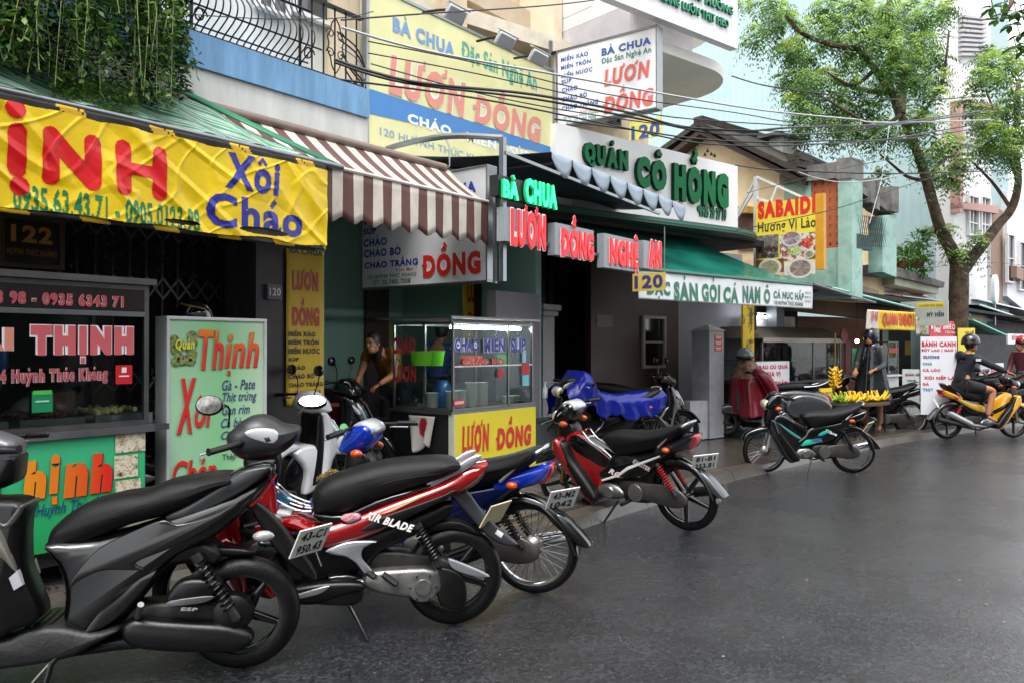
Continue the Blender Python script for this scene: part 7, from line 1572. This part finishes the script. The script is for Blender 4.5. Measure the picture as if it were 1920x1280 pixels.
# --- porridge cart with lit glass case
PC2 = PY(5.1); X0, X1 = 5.83, 7.13
ct = thing('food_cart', 'lit glass porridge cart with white bowls and a yellow front panel', 'food cart', (X0, 5.1, .12)); w = X1-X0; D = .8
tz = PC2.loc(850, 603)[1]-.12; cz = PC2.loc(850, 771)[1]-.12
mb = MB(); frame_box(mb, 0, w, 0, D, cz, tz, .022); mb.box(w*.66, w*.66+.02, 0, .02, cz, tz); mb.box(0, .02, D*.45, D*.45+.03, cz, tz); mb.build('glass_frame', stain, ct, smooth=False)
bx('roof', stain, ct, -.09, w+.05, -.06, D+.15, tz+.03, tz+.05); bx('roof_post', stain, ct, 0, .02, .02, .04, tz, tz+.029); bx('roof_post', stain, ct, w-.02, w, .02, .04, tz, tz+.029)
mz = PC2.loc(850, 686)[1]-.12
bx('shelf', glassy('#e6eeec', .3), ct, .022, w-.022, .03, D-.03, mz-.008, mz); bx('shelf_edge', M('#c9cccc', .3), ct, .022, w-.022, -.002, .01, mz-.012, mz+.002)
g_ = glassy('#e6eeec', .2)
bx('front_glass', g_, ct, .022, w-.022, .010, .013, cz+.02, tz-.02); bx('side_glass', g_, ct, .010, .013, .03, D-.03, cz+.02, tz-.02); bx('side_glass', g_, ct, w-.013, w-.010, .03, D-.03, cz+.02, tz-.02)
bx('counter', stain, ct, -.03, w+.03, -.01, D+.02, cz-.03, cz-.002)
bx('cart_body', M('#191a1b', .5), ct, .0, w, .04, D, .10, cz-.032)
for x in (.02, w-.06):
    for y in (.08, D-.08): bx('leg', darkm, ct, x, x+.04, y-.04, y, 0, .10)
S = sign_on(ct, PC2, X0, .12, w, 1.8)
yp = M('#d6c51e', .4, var=.08)
bx('yellow_panel', yp, ct, .0, w+.01, -.025, .035, .12, cz-.03); bx('panel_rim', M('#b9b9a8', .4), ct, -.02, -.001, -.028, .038, .10, cz-.03)
S.y = -.03
S.txt('LƯƠN', 862, 786, 913, 848, '#c5241c', bold=.06, shear=.12); S.txt('ĐỒNG', 926, 777, 992, 838, '#c5241c', bold=.06, shear=.12); S.txt('CHÁO - MIẾN - SÚP', 862, 855, 994, 878, '#1f4a9c', bold=.06)
S.y = -.008
S.txt('CHÁO', 851, 626, 896, 659, '#2a3390', bold=.05, out='#eef1fa', ow=.09); S.txt('MIẾN', 906, 622, 945, 660, '#2a3390', bold=.05, out='#eef1fa', ow=.09); S.txt('SÚP', 956, 624, 984, 661, '#2a3390', bold=.05, out='#eef1fa', ow=.09)
S.txt('CHÁO BÒ', 867, 668, 943, 683, '#c0392b', bold=.06, out='#e6d5d0', ow=.06)
S.rect(978, 656, 985, 679, M('#8fb4c9'), y=-.010, name='blue_sticker'); S.rect(977, 681, 991, 701, M('#b81420'), y=-.010, name='red_sticker'); S.rect(978, 702, 990, 722, M('#6fb4c4'), y=-.010, name='blue_sticker'); S.rect(849, 748, 870, 760, M('#b81420'), y=-.010, name='red_sticker'); S.txt('LOSHIP', 851, 751, 868, 757, '#e6d5d5', bold=.06, y=-.013)
a, z = S.L(937, 699); MB().lathe([(0, -.002), (.045, -.002)], (a, -.010, z), n=20, sq=(1, 1.15)).build('round_sticker', M('#b81420'), ct)
side_t = thing('side_lettering', None, None, (-.004, D, 0), -math.pi/2); side_t.parent = ct
PX2 = PX(X0)
def stx(st, x0, y0, x1, y1):
    a0, z1 = PX2.loc(x0, y0); a1, z0 = PX2.loc(x1, y1); o = 5.1+D
    lettering(st, a0+o, a1+o, z0-.12, z1-.12, M('#a3242c', .5), side_t, y=-.002, bold=.05)
stx('CHÁO', 737, 622, 779, 664); stx('LƯƠN', 739, 680, 781, 716)
# fluorescent tube inside the case (lit)
tube = M('#f4f8ff', .3, emit=30., var=0)
MB().tube([(.08, .10, tz-.05), (w-.1, .10, tz-.05)], .013, 8).build('fluorescent_tube', tube, ct); bx('lamp_housing', white, ct, .06, w-.08, .08, .13, tz-.034, tz-.024)
# crockery: every stack its own thing, each bowl a part
bowlm = M('#c9c6bf', .25, var=.05)
bo = MB().lathe([(.0, .0), (.025, .0), (.03, .008), (.055, .03), (.066, .048), (.062, .048), (.05, .03), (.0, .012)], (0, 0, 0), (0, 0, 1), 20).mesh('bowl', bowlm)
for i, (x, y, n, lab) in enumerate(((.12, .12, 9, 'leftmost stack of white bowls in the lit porridge case'), (.27, .14, 9, 'second stack of white bowls from the left in the lit porridge case'), (.44, .14, 13, 'tallest stack of white bowls near the middle of the porridge case'), (.58, .12, 13, 'tall stack of white bowls just left of the glass case post'),
                               (.08, .34, 8, 'stack of white bowls at the back left corner of the porridge case'), (1.02, .12, 4, 'short stack of white bowls at the right end of the porridge case'), (1.17, .16, 4, 'short stack of cups in the right corner of the porridge case'))):
    s = thing('bowl_stack', lab, 'bowls', (X0+x, 5.1+y, .12+cz+.0), 0, 'stacks of white bowls in the porridge cart')
    for k in range(max(2, int(n*.83))): o = bpy.data.objects.new('bowl', bo); COL.objects.link(o); o.parent = s; o.location = (rnd.uniform(-.003, .003), rnd.uniform(-.003, .003), k*.023); o.rotation_euler = (0, 0, rnd.random())
def pot(name, label, cat, loc, prof, m, grp=None, n=20): 
    t = thing(name, label, cat, loc, 0, grp); MB().lathe(prof, (0, 0, 0), (0, 0, 1), n).build('body', m, t); return t
pot('plastic_tub', 'lime green plastic tub on the upper shelf of the porridge cart', 'tub', (X0+.10, 5.1+.42, .12+mz), [(0, 0), (.15, 0), (.17, .13), (.175, .13), (.175, .14), (0, .12)], M('#5fae1c', .3))
pot('plastic_tub', 'green plastic tub at the right of the upper shelf in the porridge cart', 'tub', (X0+1.1, 5.1+.25, .12+mz), [(0, 0), (.08, 0), (.10, .10), (0, .09)], M('#3f9a5a', .3))
pot('plastic_tub', 'red plastic box in the middle of the upper shelf in the porridge cart', 'tub', (X0+.62, 5.1+.3, .12+mz), [(0, 0), (.12, 0), (.12, .09), (0, .09)], M('#b03a1c', .3))
pot('water_jug', 'blue plastic water jug in the porridge cart behind the bowls', 'jug', (X0+.42, 5.1+.5, .12+cz), [(0, 0), (.10, 0), (.11, .05), (.11, .18), (.06, .25), (.04, .27), (0, .27)], M('#2f5f9a', .2))
pot('steel_pot', 'wide steel pot on the counter behind the bowls in the porridge cart', 'pot', (X0+.78, 5.1+.4, .12+cz), [(0, 0), (.11, 0), (.12, .12), (.13, .12), (0, .11)], steel)
pot('plastic_basin', 'red plastic basin on a stool behind the side of the porridge cart', 'basin', (5.55, 6.35, .78), [(0, 0), (.2, 0), (.26, .14), (.27, .14), (.2, .02), (0, .02)], M('#a3101c', .3))
t = thing('stool', 'small dark table under the red basin in the porridge shop', 'table', (5.55, 6.35, .12)); bx('top', dark, t, -.35, .4, -.3, .3, .6, .655)
for a in (-.3, .33):
    for b in (-.25, .25): bx('leg', dark, t, a, a+.04, b-.02, b+.02, 0, .599)
# cloths hanging on the cart's left side
t = thing('hanging_cloth', 'white and red cloth hanging at the left side of the porridge cart', 'cloth', (X0-.06, 5.42, .12+cz-.05))
MB().grid(lambda u, v: (-.03-.05*math.sin(u*9)*v, (u-.5)*.34*(1-.4*v), -.30*v+.05*math.sin(u*6)*v), 22, 14, mf=lambda i, j: 1 if (i-9)**2+(j-5)**2 < 24 else 0).build('cloth', [M('#b9b5ae', .6), M('#a8202a', .6)], t, thick=.004)
t = thing('soap_bottle', 'white pump bottle on the dark ledge before the grey dividing wall', 'bottle', atY(1022, 745, 5.35)); MB().lathe([(0, 0), (.03, 0), (.03, .10), (.012, .13), (.012, .17), (0, .17)], (0, 0, 0), (0, 0, 1), 12).build('body', M('#b9bcbc', .3), t); MB().box(-.008, .03, -.008, .008, .171, .185).build('pump', M('#b9bcbc', .3), t)
# back of the shop: shelf, bottles, papers
t = thing('kitchen_counter', 'dark counter with bottles along the mint wall of the porridge shop', 'counter', (4.8, 7.6, .16)); bx('counter_top', M('#2b2d2e', .4), t, 0, 2.3, 0, .5, .80, .85); bx('cabinet', dark, t, 0, 2.3, .03, .5, 0, .798)
for i, (x, c, lab) in enumerate(((.5, '#b9b5a8', 'pale'), (.9, '#a83a2a', 'red capped'), (1.3, '#c9c9c4', 'white'), (1.6, '#7a2f24', 'brown'))):
    pot('bottle', lab+' bottle on the counter at the back of the porridge shop', 'bottle', (4.8+x, 7.75, 1.01), [(0, 0), (.04, 0), (.04, .14), (.015, .19), (.015, .23), (0, .23)], M(c, .3), 'bottles on the back counter')
Sg = Sign('wall_calendar', 'faded yellow paper hanging on the mint wall behind the cook', 'poster', PY(8.19), 716, 740, 608, 640, M('#a8984a', .6), th=.01)

# --- stall with steel hood
PH = PB(.05)
a0, zt = PH.loc(1412, 616); a1, _ = PH.loc(1556, 616); o = PH.w(a0, .12)
hd = thing('hooded_cart', 'steel hooded meat cart with glass shelves beside the yellow strip sign', 'food cart', o, PH.a); w = a1-a0; zt -= .12; sc_x = w
mb = MB(); mb.add([(-.1, -.25, zt-.16), (w+.05, -.25, zt-.16), (w+.05, .9, zt-.16), (-.1, .9, zt-.16), (-.0, .1, zt+.04), (w-.05, .1, zt+.04), (w-.05, .6, zt+.04), (-.0, .6, zt+.04)], [(0, 1, 5, 4), (1, 2, 6, 5), (2, 3, 7, 6), (3, 0, 4, 7), (4, 5, 6, 7)])
mb.build('hood', M('#6e655c', .4, .5, var=.25), hd, smooth=False); bx('hood_rim', M('#8a8078', .35, .6), hd, -.11, w+.06, -.26, -.251, zt-.22, zt-.15); bx('chimney', stl2, hd, w*.45, w*.55, .25, .45, zt+.041, zt+.45)
MB().lathe([(0, 0), (.13, 0), (.13, .03), (0, .03)], (w+.0, -.275, zt-.08), n=8).build('red_plate', M('#8a2f24', .4), hd, smooth=False)
bx('white_tray', white, hd, w*.25, w*.95, .62, .66, zt+.0, zt+.25)
for x in (-.05, w*.62, w): bx('post', stl2, hd, x, x+.03, -.2, -.17, 0, zt-.221)
bx('counter', stl2, hd, -.1, w+.03, -.22, .7, .78, .82); bx('body', M('#2a2624', .5, var=.3), hd, -.08, w, -.16, .68, .1, .779); bx('shelf', stl2, hd, -.03, w, -.15, .6, 1.15, 1.165); bx('front_glass', glassy('#cfd6d4', .3), hd, -.02, w, -.19, -.185, .82, 1.5)
for k in range(9):
    q = thing('roast_meat', 'piece of roast meat hanging under the steel hood, %s from the left' % ['first', 'second', 'third', 'fourth', 'fifth', 'sixth', 'seventh', 'eighth', 'ninth'][k], 'meat', hd.matrix_basis @ Vector((.1+k*w/9, .2, zt-.2)), PH.a, 'roast meat under the steel hood')
    MB().tube([(0, 0, 0), (0, 0, -.06)], .004, 4).build('hook', steel, q); MB().ball((0, 0, -.20), .055, 8, sc=(.8, .6, 2.4)).build('meat', blotch(['#2a0f08', '#6a2a14', '#8a4a24'], 20, .35), q)
tb = M('#eef4ff', .3, emit=10., var=0)
for i, (x, y, dx) in enumerate(((1456, 584, 8), (1478, 590, 8))):
    p = PH.w(*PH.loc(x, y), .5); t = thing('ceiling_lamp', ['left lit tube under the stall awning beside the teal awning', 'right lit tube under the stall awning beside the teal awning'][i], 'lamp', p, PH.a); MB().tube([(-.12, 0, 0), (.12, 0, -.03)], .02, 8).build('tube', tb, t); bx('housing', white, t, -.13, .13, -.03, .03, .035, .05)
p = PB(-.2).w(*PB(-.2).loc(1607, 639)); t = thing('light_bulb', 'bare lit bulb hanging in the banana stall', 'lamp', p); MB().ball((0, 0, 0), .032, 12).build('bulb', M('#fff8ea', .3, emit=22., var=0), t); MB().tube([(0, 0, .05), (0, 0, .7)], .006, 5).build('cord', rubber, t)
# bananas
def banana(mb, base, ang, tilt, L_=.15, r=.019, up=1.):
    P = []; R = []
    for k in range(7):
        t_ = k/6; P.append(Vector((math.cos(ang)*L_*t_*math.cos(tilt), math.sin(ang)*L_*t_*math.cos(tilt), up*(math.sin(tilt)*L_*t_-.05*math.sin(t_*math.pi)))))
        R.append(r*(.35+.65*math.sin(math.pi*min(1, .12+t_*.85))**.6))
    mb.tube([Vector(base)+p for p in P], R, 7)
yb = blotch(['#8a6a10', '#d9a90f', '#e8bd1f', '#c99a10'], 18, .4); gb = blotch(['#4a7a1c', '#7fa82a', '#9ab83a'], 12, .4)
PT_ = PB(-1.15); a0, zt = PT_.loc(1566, 757); a1, _ = PT_.loc(1647, 757); o = PT_.w((a0+a1)/2, .12)
tb_ = thing('fruit_table', 'small dark round table carrying the banana bunches', 'table', o, PT_.a); wR = (a1-a0)/2; zt -= .12
MB().lathe([(0, 0), (wR, 0), (wR, .03), (0, .03)], (0, 0, zt-.03), (0, 0, 1), 28, sq=(1, .6)).build('tabletop', M('#3a2f26', .5), tb_, smooth=False)
for a in (-.7, .7):
    for b in (-.3, .3): MB().tube([(a*wR, b*wR, 0), (a*wR, b*wR, zt-.03)], .014, 6).build('leg', darkm, tb_)
for i in range(11):
    fx = -.82+i*.165; q = thing('banana_bunch', '%s bunch of %s bananas from the left on the round table' % (['first', 'second', 'third', 'fourth', 'fifth', 'sixth', 'seventh', 'eighth', 'ninth', 'tenth', 'last'][i], 'green' if i < 2 else 'yellow'), 'bananas', tb_.matrix_basis @ Vector((fx*wR, rnd.uniform(-.15, .12), zt+.05)), rnd.random(), 'banana bunches on the round table')
    for k in range(8):
        mb = MB(); banana(mb, (0, 0, .02), -2.4+k*.6+rnd.uniform(-.1, .1), rnd.uniform(.0, .8), .16, .021); mb.build('banana', gb if i < 2 else yb, q)
q = thing('banana_bunch', 'yellow banana bunch hanging from the stall post', 'bananas', PB(-.8).w(*PB(-.8).loc(1566, 682)))
MB().tube([(0, 0, -.3), (0, 0, .5)], .012, 6).build('stalk', M('#5a5a24', .6), q)
for k in range(26):
    mb = MB(); banana(mb, (0, 0, -.02-.012*k), k*1.3, -.15-.01*k, .11, .016); mb.build('banana', yb, q)
# green and red goods hanging in the stall
for i, (x, y, c, hh, lab) in enumerate(((1603, 668, '#1f7a4a', .3, 'green packet strip hanging below the bulb in the banana stall'), (1590, 662, '#7a1c2a', .5, 'dark red cloth hanging at the back of the banana stall'), (1660, 625, '#a8b8a4', .28, 'pale calendar on the wooden wall right of the bulb'), (1702, 648, '#b39a2a', .2, 'yellow paper on the wooden wall near the white cabinet'), (1618, 660, '#b9bcc4', .2, 'white packet hanging beside the green strip'))):
    P_ = PB(.75 if i in (1, 2, 3) else -.1); p = P_.w(*P_.loc(x, y)); t = thing('hanging_goods', lab, 'goods', p, P_.a); bx('sheet', M(c, .5, var=.25), t, -.12, .12, -.01, .01, -hh, hh*.5)
# white cabinet
PW = PB(-.75); a0, zt = PW.loc(1650, 706); a1, _ = PW.loc(1685, 706); o = PW.w(a0, .12); zt -= .12; w = a1-a0
cb_ = thing('white_cabinet', 'white food cabinet on four legs with glass top beside the raincoated figure', 'cabinet', o, PW.a); wc = M('#bfc2c4', .45, var=.12)
bx('body', wc, cb_, 0, w, 0, .45, .12, zt); bx('counter', M('#c9cccc', .4), cb_, -.04, w+.04, -.04, .49, zt+.001, zt+.03)
for a in (.01, w-.05):
    for b in (.01, .40): bx('leg', wc, cb_, a, a+.04, b, b+.04, 0, .119)
mb = MB(); frame_box(mb, w*.45, w, 0, .4, zt+.031, zt+.62, .02); mb.build('glass_frame', stl2, cb_, smooth=False); bx('glass', glassy(), cb_, w*.47, w-.02, .006, .01, zt+.05, zt+.6); bx('red_band', M('#a8303a', .5), cb_, w*.47, w-.02, -.006, .004, zt+.42, zt+.5)
S = sign_on(cb_, PW, a0, .12, w, zt); S.txt('LÒNG XÀO', 1652, 726, 1668, 740, '#b03040', bold=.05); S.txt('BÁNH', 1672, 730, 1682, 745, '#c0505a', bold=.04)

# ============================================================ PEOPLE
skin = M('#a8704e', .5, var=.1)
def skinned(name, joints, edges, mat, par, sub=2, root=0):
    me = bpy.data.meshes.new(name); me.from_pydata([j[0] for j in joints], edges, []); o = bpy.data.objects.new(name, me); COL.objects.link(o); o.parent = par
    me.materials.append(mat); o.modifiers.new('skin', 'SKIN'); me.skin_vertices.new() if not me.skin_vertices else None
    for i, j in enumerate(joints):
        sv = me.skin_vertices[0].data[i]; r = j[1]; sv.radius = r if isinstance(r, tuple) else (r, r); sv.use_root = (i == root)
    s = o.modifiers.new('sub', 'SUBSURF'); s.levels = sub; s.render_levels = sub; return o
def person(label, loc, rz, J, top, bottom, hair='#15100e', shoe=None, long_hair=False, sleeve='long', short=True, face_dir=0., group=None):
    """J: pelvis, chest, neck, head, sh/el/wr (r, l), hip/kn/an/toe (r, l)"""
    t = thing('person', label, 'person', loc, rz, group)
    V = lambda k: Vector(J[k])
    jo = [(J['pelvis'], (.125, .10)), (V('pelvis').lerp(V('chest'), .5), (.115, .09)), (J['chest'], (.13, .10)), (J['neck'], .055), (V('neck').lerp(V('head'), .35), .05)]
    ed = [(0, 1), (1, 2), (2, 3), (3, 4)]
    for s in 'rl':
        b = len(jo); jo += [(J['sh'+s], .06), (J['el'+s], .042), (J['wr'+s], .028)]; ed += [(2, b), (b, b+1), (b+1, b+2)]
        b = len(jo); jo += [(J['hip'+s], .085), (J['kn'+s], .06), (V('kn'+s).lerp(V('an'+s), .3), .056), (J['an'+s], .035)]; ed += [(0, b), (b, b+1), (b+1, b+2), (b+2, b+3)]
    body = skinned('body', jo, ed, skin, t)
    # head with face
    H = V('head'); R = Matrix.Rotation(face_dir, 4, 'Z'); mb = MB()
    mb.ball((0, 0, 0), .1, 18, sc=(.92, .76, 1.12)); mb.ball((.035, 0, -.06), .065, 12, sc=(.9, .85, .8)); mb.add([(.088, -.012, .0), (.088, .012, .0), (.112, 0, -.028), (.09, -.016, -.035), (.09, .016, -.035)], [(0, 1, 2), (0, 2, 3), (1, 4, 2), (2, 4, 3)])
    for sg in (-1, 1): mb.ball((.0, sg*.078, -.01), .02, 8, sc=(.7, .4, 1.3))
    h = mb.build('head', skin, t, H); h.rotation_euler = (0, 0, face_dir)
    for sg in (-1, 1): MB().ball((.084, sg*.032, .012), .010, 8, sc=(.5, 1.3, .7)).build('eye', M('#15100e', .2), h)
    MB().ball((.088, 0, -.062), .02, 8, sc=(.4, 1.2, .3)).build('mouth', M('#7a3a34', .5), h)
    hm = MB().ball((-.012, 0, .022), .108, 16, sc=(.92, .80, 1.06)); hm.v = [(x, y, max(z, -.02) if x > .02 else z) for x, y, z in hm.v]; hm.v = [(min(x, .062+(.02 if z > .05 else 0)), y, z) for x, y, z in hm.v]
    if long_hair: hm.tube([(-.07, 0, .0), (-.10, 0, -.08), (-.10, 0, -.20)], [.07, .06, .03], 10)
    hm.build('hair', M(hair, .4, bump=.4, bsc=150), h)
    # garments
    tj = [(V('pelvis')-(V('chest')-V('pelvis'))*.12, (.160, .135)), (V('pelvis').lerp(V('chest'), .5), (.145, .115)), (J['chest'], (.155, .125)), (V('chest').lerp(V('neck'), .75), .075)]; te = [(0, 1), (1, 2), (2, 3)]
    for s in 'rl':
        b = len(tj); tj += [(J['sh'+s], .078), (V('sh'+s).lerp(V('el'+s), .6), .064)]; te += [(2, b), (b, b+1)]
        if sleeve == 'long': tj += [(J['el'+s], .058), (V('el'+s).lerp(V('wr'+s), .9), .042)]; te += [(b+1, b+2), (b+2, b+3)]
    skinned('shirt', tj, te, top, t)
    pj = [(J['pelvis'], (.145, .125))]; pe = []
    for s in 'rl':
        b = len(pj); pj += [(J['hip'+s], .105), (V('hip'+s).lerp(V('kn'+s), .75 if short else 1), .085)]; pe += [(0, b), (b, b+1)]
        if not short: pj += [(V('kn'+s).lerp(V('an'+s), .95), .06)]; pe += [(b+1, b+2)]
    skinned('shorts' if short else 'trousers', pj, pe, bottom, t)
    for s in 'rl':   # hands: palm and five fingers, feet
        W_, E_ = V('wr'+s), V('el'+s); d = (W_-E_).normalized(); side = d.cross(Vector((0, 0, 1)));
        side = side.normalized() if side.length > .1 else Vector((0, 1, 0)); dn = side.cross(d).normalized()
        if dn.z > 0: dn = -dn
        hj = [(W_, (.024, .018)), (W_+d*.045, (.032, .014)), (W_+d*.075, (.034, .012))]; he = [(0, 1), (1, 2)]
        for f, (off, L_) in enumerate(((-.028, .055), (-.009, .065), (.010, .06), (.028, .048))):
            b = len(hj); p = W_+d*.08+side*off; hj += [(p, .0088), (p+d*L_*.45+dn*.012, .0082), (p+d*L_*.6+dn*.035, .0075)]; he += [(2, b), (b, b+1), (b+1, b+2)]
        b = len(hj); p = W_+d*.035-side*.03*(1 if s == 'r' else -1); hj += [(p, .010), (p+d*.03-side*.015*(1 if s == 'r' else -1)+dn*.02, .0085)]; he += [(1, b), (b, b+1)]
        skinned('hand', hj, he, skin, t, 1)
        A, T_ = V('an'+s), V('toe'+s); skinned('foot', [(A, .036), (A.lerp(T_, .35)+Vector((0, 0, -.02)), (.034, .028)), (T_, (.036, .018))], [(0, 1), (1, 2)], skin, t, 1)
        if shoe: MB().pill([(-.08, 0), (.17, 0), (.18, .015), (-.08, .015)], .045, 0, .01, sm=1).build('sandal', shoe, t, (A.x, A.y, min(T_.z, A.z)-.05))
    return t
J = dict(pelvis=(.26, 0, .90), chest=(.36, 0, 1.24), neck=(.40, 0, 1.40), head=(.45, 0, 1.53), shr=(.37, -.18, 1.33), elr=(.63, -.27, 1.19), wrr=(.88, -.31, 1.09), shl=(.37, .18, 1.33), ell=(.63, .27, 1.19), wrl=(.88, .31, 1.09),
         hipr=(.30, -.11, .87), knr=(.70, -.19, .80), anr=(.60, -.19, .38), toer=(.76, -.20, .30), hipl=(.30, .11, .87), knl=(.70, .19, .80), anl=(.60, .19, .38), toel=(.76, .20, .30))
navy = M('#0c1220', .7, var=.3, sc=12, bump=.4, bsc=30)
rp = person('rider in black hooded top, black shorts and sandals, hands on the handlebar', mu.location, mu.rotation_euler.z, J, navy, M('#0e0e10', .7, var=.3), shoe=M('#2a2c34', .5))
hjp = rp.matrix_basis @ Vector((.44, 0, 1.545)); helmet('black open helmet worn by the rider in the hooded top', hjp, rp.rotation_euler.z, M('#0c0c0e', .3, coat=.5), s_=1.02)
MB().ball((.25, 0, 1.36), .09, 12, sc=(.6, 1.3, .9)).build('hood', navy, rp); MB().box(.33, .43, -.262, -.255, 1.27, 1.31).build('sleeve_patch', M('#b9bcc4', .5), rp)
def standing(lean=0., arms=(.25, .9)):
    f = lean; return dict(pelvis=(0, 0, .92), chest=(f*.5, 0, 1.26), neck=(f*.85, 0, 1.42), head=(f*1.15+.02, 0, 1.54), shr=(f*.72, -.17, 1.36), elr=(f*.8+.06, -.22, 1.08), wrr=(arms[0]+f*.6, -.16, arms[1]), shl=(f*.72, .17, 1.36), ell=(f*.8+.06, .22, 1.08), wrl=(arms[0]+f*.6, .14, arms[1]+.02),
        hipr=(0, -.10, .90), knr=(.02, -.11, .50), anr=(0, -.11, .09), toer=(.15, -.12, .03), hipl=(0, .10, .90), knl=(.02, .11, .50), anl=(0, .11, .09), toel=(.15, .12, .03))
PLw = PY(6.75); p = PLw.w(PLw.loc(742, 700)[0], .14); jj = standing(.42, (.35, .95)); jj['head'] = (.50, 0, 1.42); jj['neck'] = (.38, 0, 1.36); jj['chest'] = (.22, 0, 1.2)
for k in jj:
    if k not in ('anr', 'anl', 'toer', 'toel'): jj[k] = (jj[k][0], jj[k][1], jj[k][2]*.985)
person('cook in mustard yellow shirt bending over behind the porridge cart', p, rad(195), jj, M('#8a6210', .7, var=.2), M('#1c1c20', .7), short=False, long_hair=True, sleeve='short')
p = PLw.w(PLw.loc(818, 700)[0], .14); person('helper in dark blue shirt seen dimly through the porridge cart glass', p, rad(20), standing(.15, (.25, 1.0)), M('#1c2f6a', .7), M('#1c1c20', .7), short=False)
PRn = PB(-1.0); p = PRn.w(PRn.loc(1637, 760)[0], .11)
rn = person('buyer in a dark translucent rain cape standing at the banana table', p, rad(175), standing(.1, (.3, 1.0)), M('#2a2c30', .5), M('#2f3034', .6), short=True)
MB().grid(lambda u, v: ((.06+(.10+.20*v)*math.cos(u*2*math.pi)*(1+.06*math.sin(u*44)*v)), (.12+.22*v)*math.sin(u*2*math.pi)*(1+.06*math.sin(u*37)*v), 1.46-.98*v), 60, 14).build('rain_cape', M('#16181c', .14, var=.6, sc=8, bump=.8, bsc=16), rn, thick=.003, angle=80)
MB().ball((.10, 0, 1.56), .135, 14, sc=(1, .9, 1.1)).build('cape_hood', M('#1a1c20', .2, var=.4, sc=8), rn)
PRe = PB(-1.5); p = PRe.w(PRe.loc(1921, 770)[0], .0); person('person in dark clothes with a red helmet at the very right edge', p, rad(150), standing(.1), M('#5a2430', .6), M('#22242a', .6), short=False)
helmet('red helmet worn by the person at the right edge', p+Vector((-.1, .02, 1.57)), 0, M('#a3181c', .25, coat=.6))

# ============================================================ SMALL THINGS ON THE GROUND
mb = MB(); mb2 = MB()
for _ in range(420):
    x = rnd.uniform(2, 16); y = rnd.uniform(.2*x*.4-1.5, kerb_y(x)-.05) if rnd.random() < .6 else kerb_y(x)-abs(rnd.gauss(0, .3))-.03
    r_ = rnd.uniform(.003, .011); a = rnd.random()*6.28; z = .003
    (mb if rnd.random() < .7 else mb2).add([(x+r_*math.cos(a), y+r_*math.sin(a), z), (x+r_*.6*math.cos(a+1.6), y+r_*.6*math.sin(a+1.6), z+r_*.5), (x-r_*math.cos(a), y-r_*math.sin(a), z), (x+r_*.5*math.cos(a-1.5), y+r_*.5*math.sin(a-1.5), z)], [(0, 1, 2, 3)])
mb.build('grit', M('#7a756c', .5), smooth=False, kind='stuff', label='small pale grit and scraps scattered on the wet road', cat='debris')
mb2.build('fallen_leaves', M('#7a7a2a', .5), smooth=False, kind='stuff', label='tiny yellow green fallen leaves on the wet road', cat='leaves')
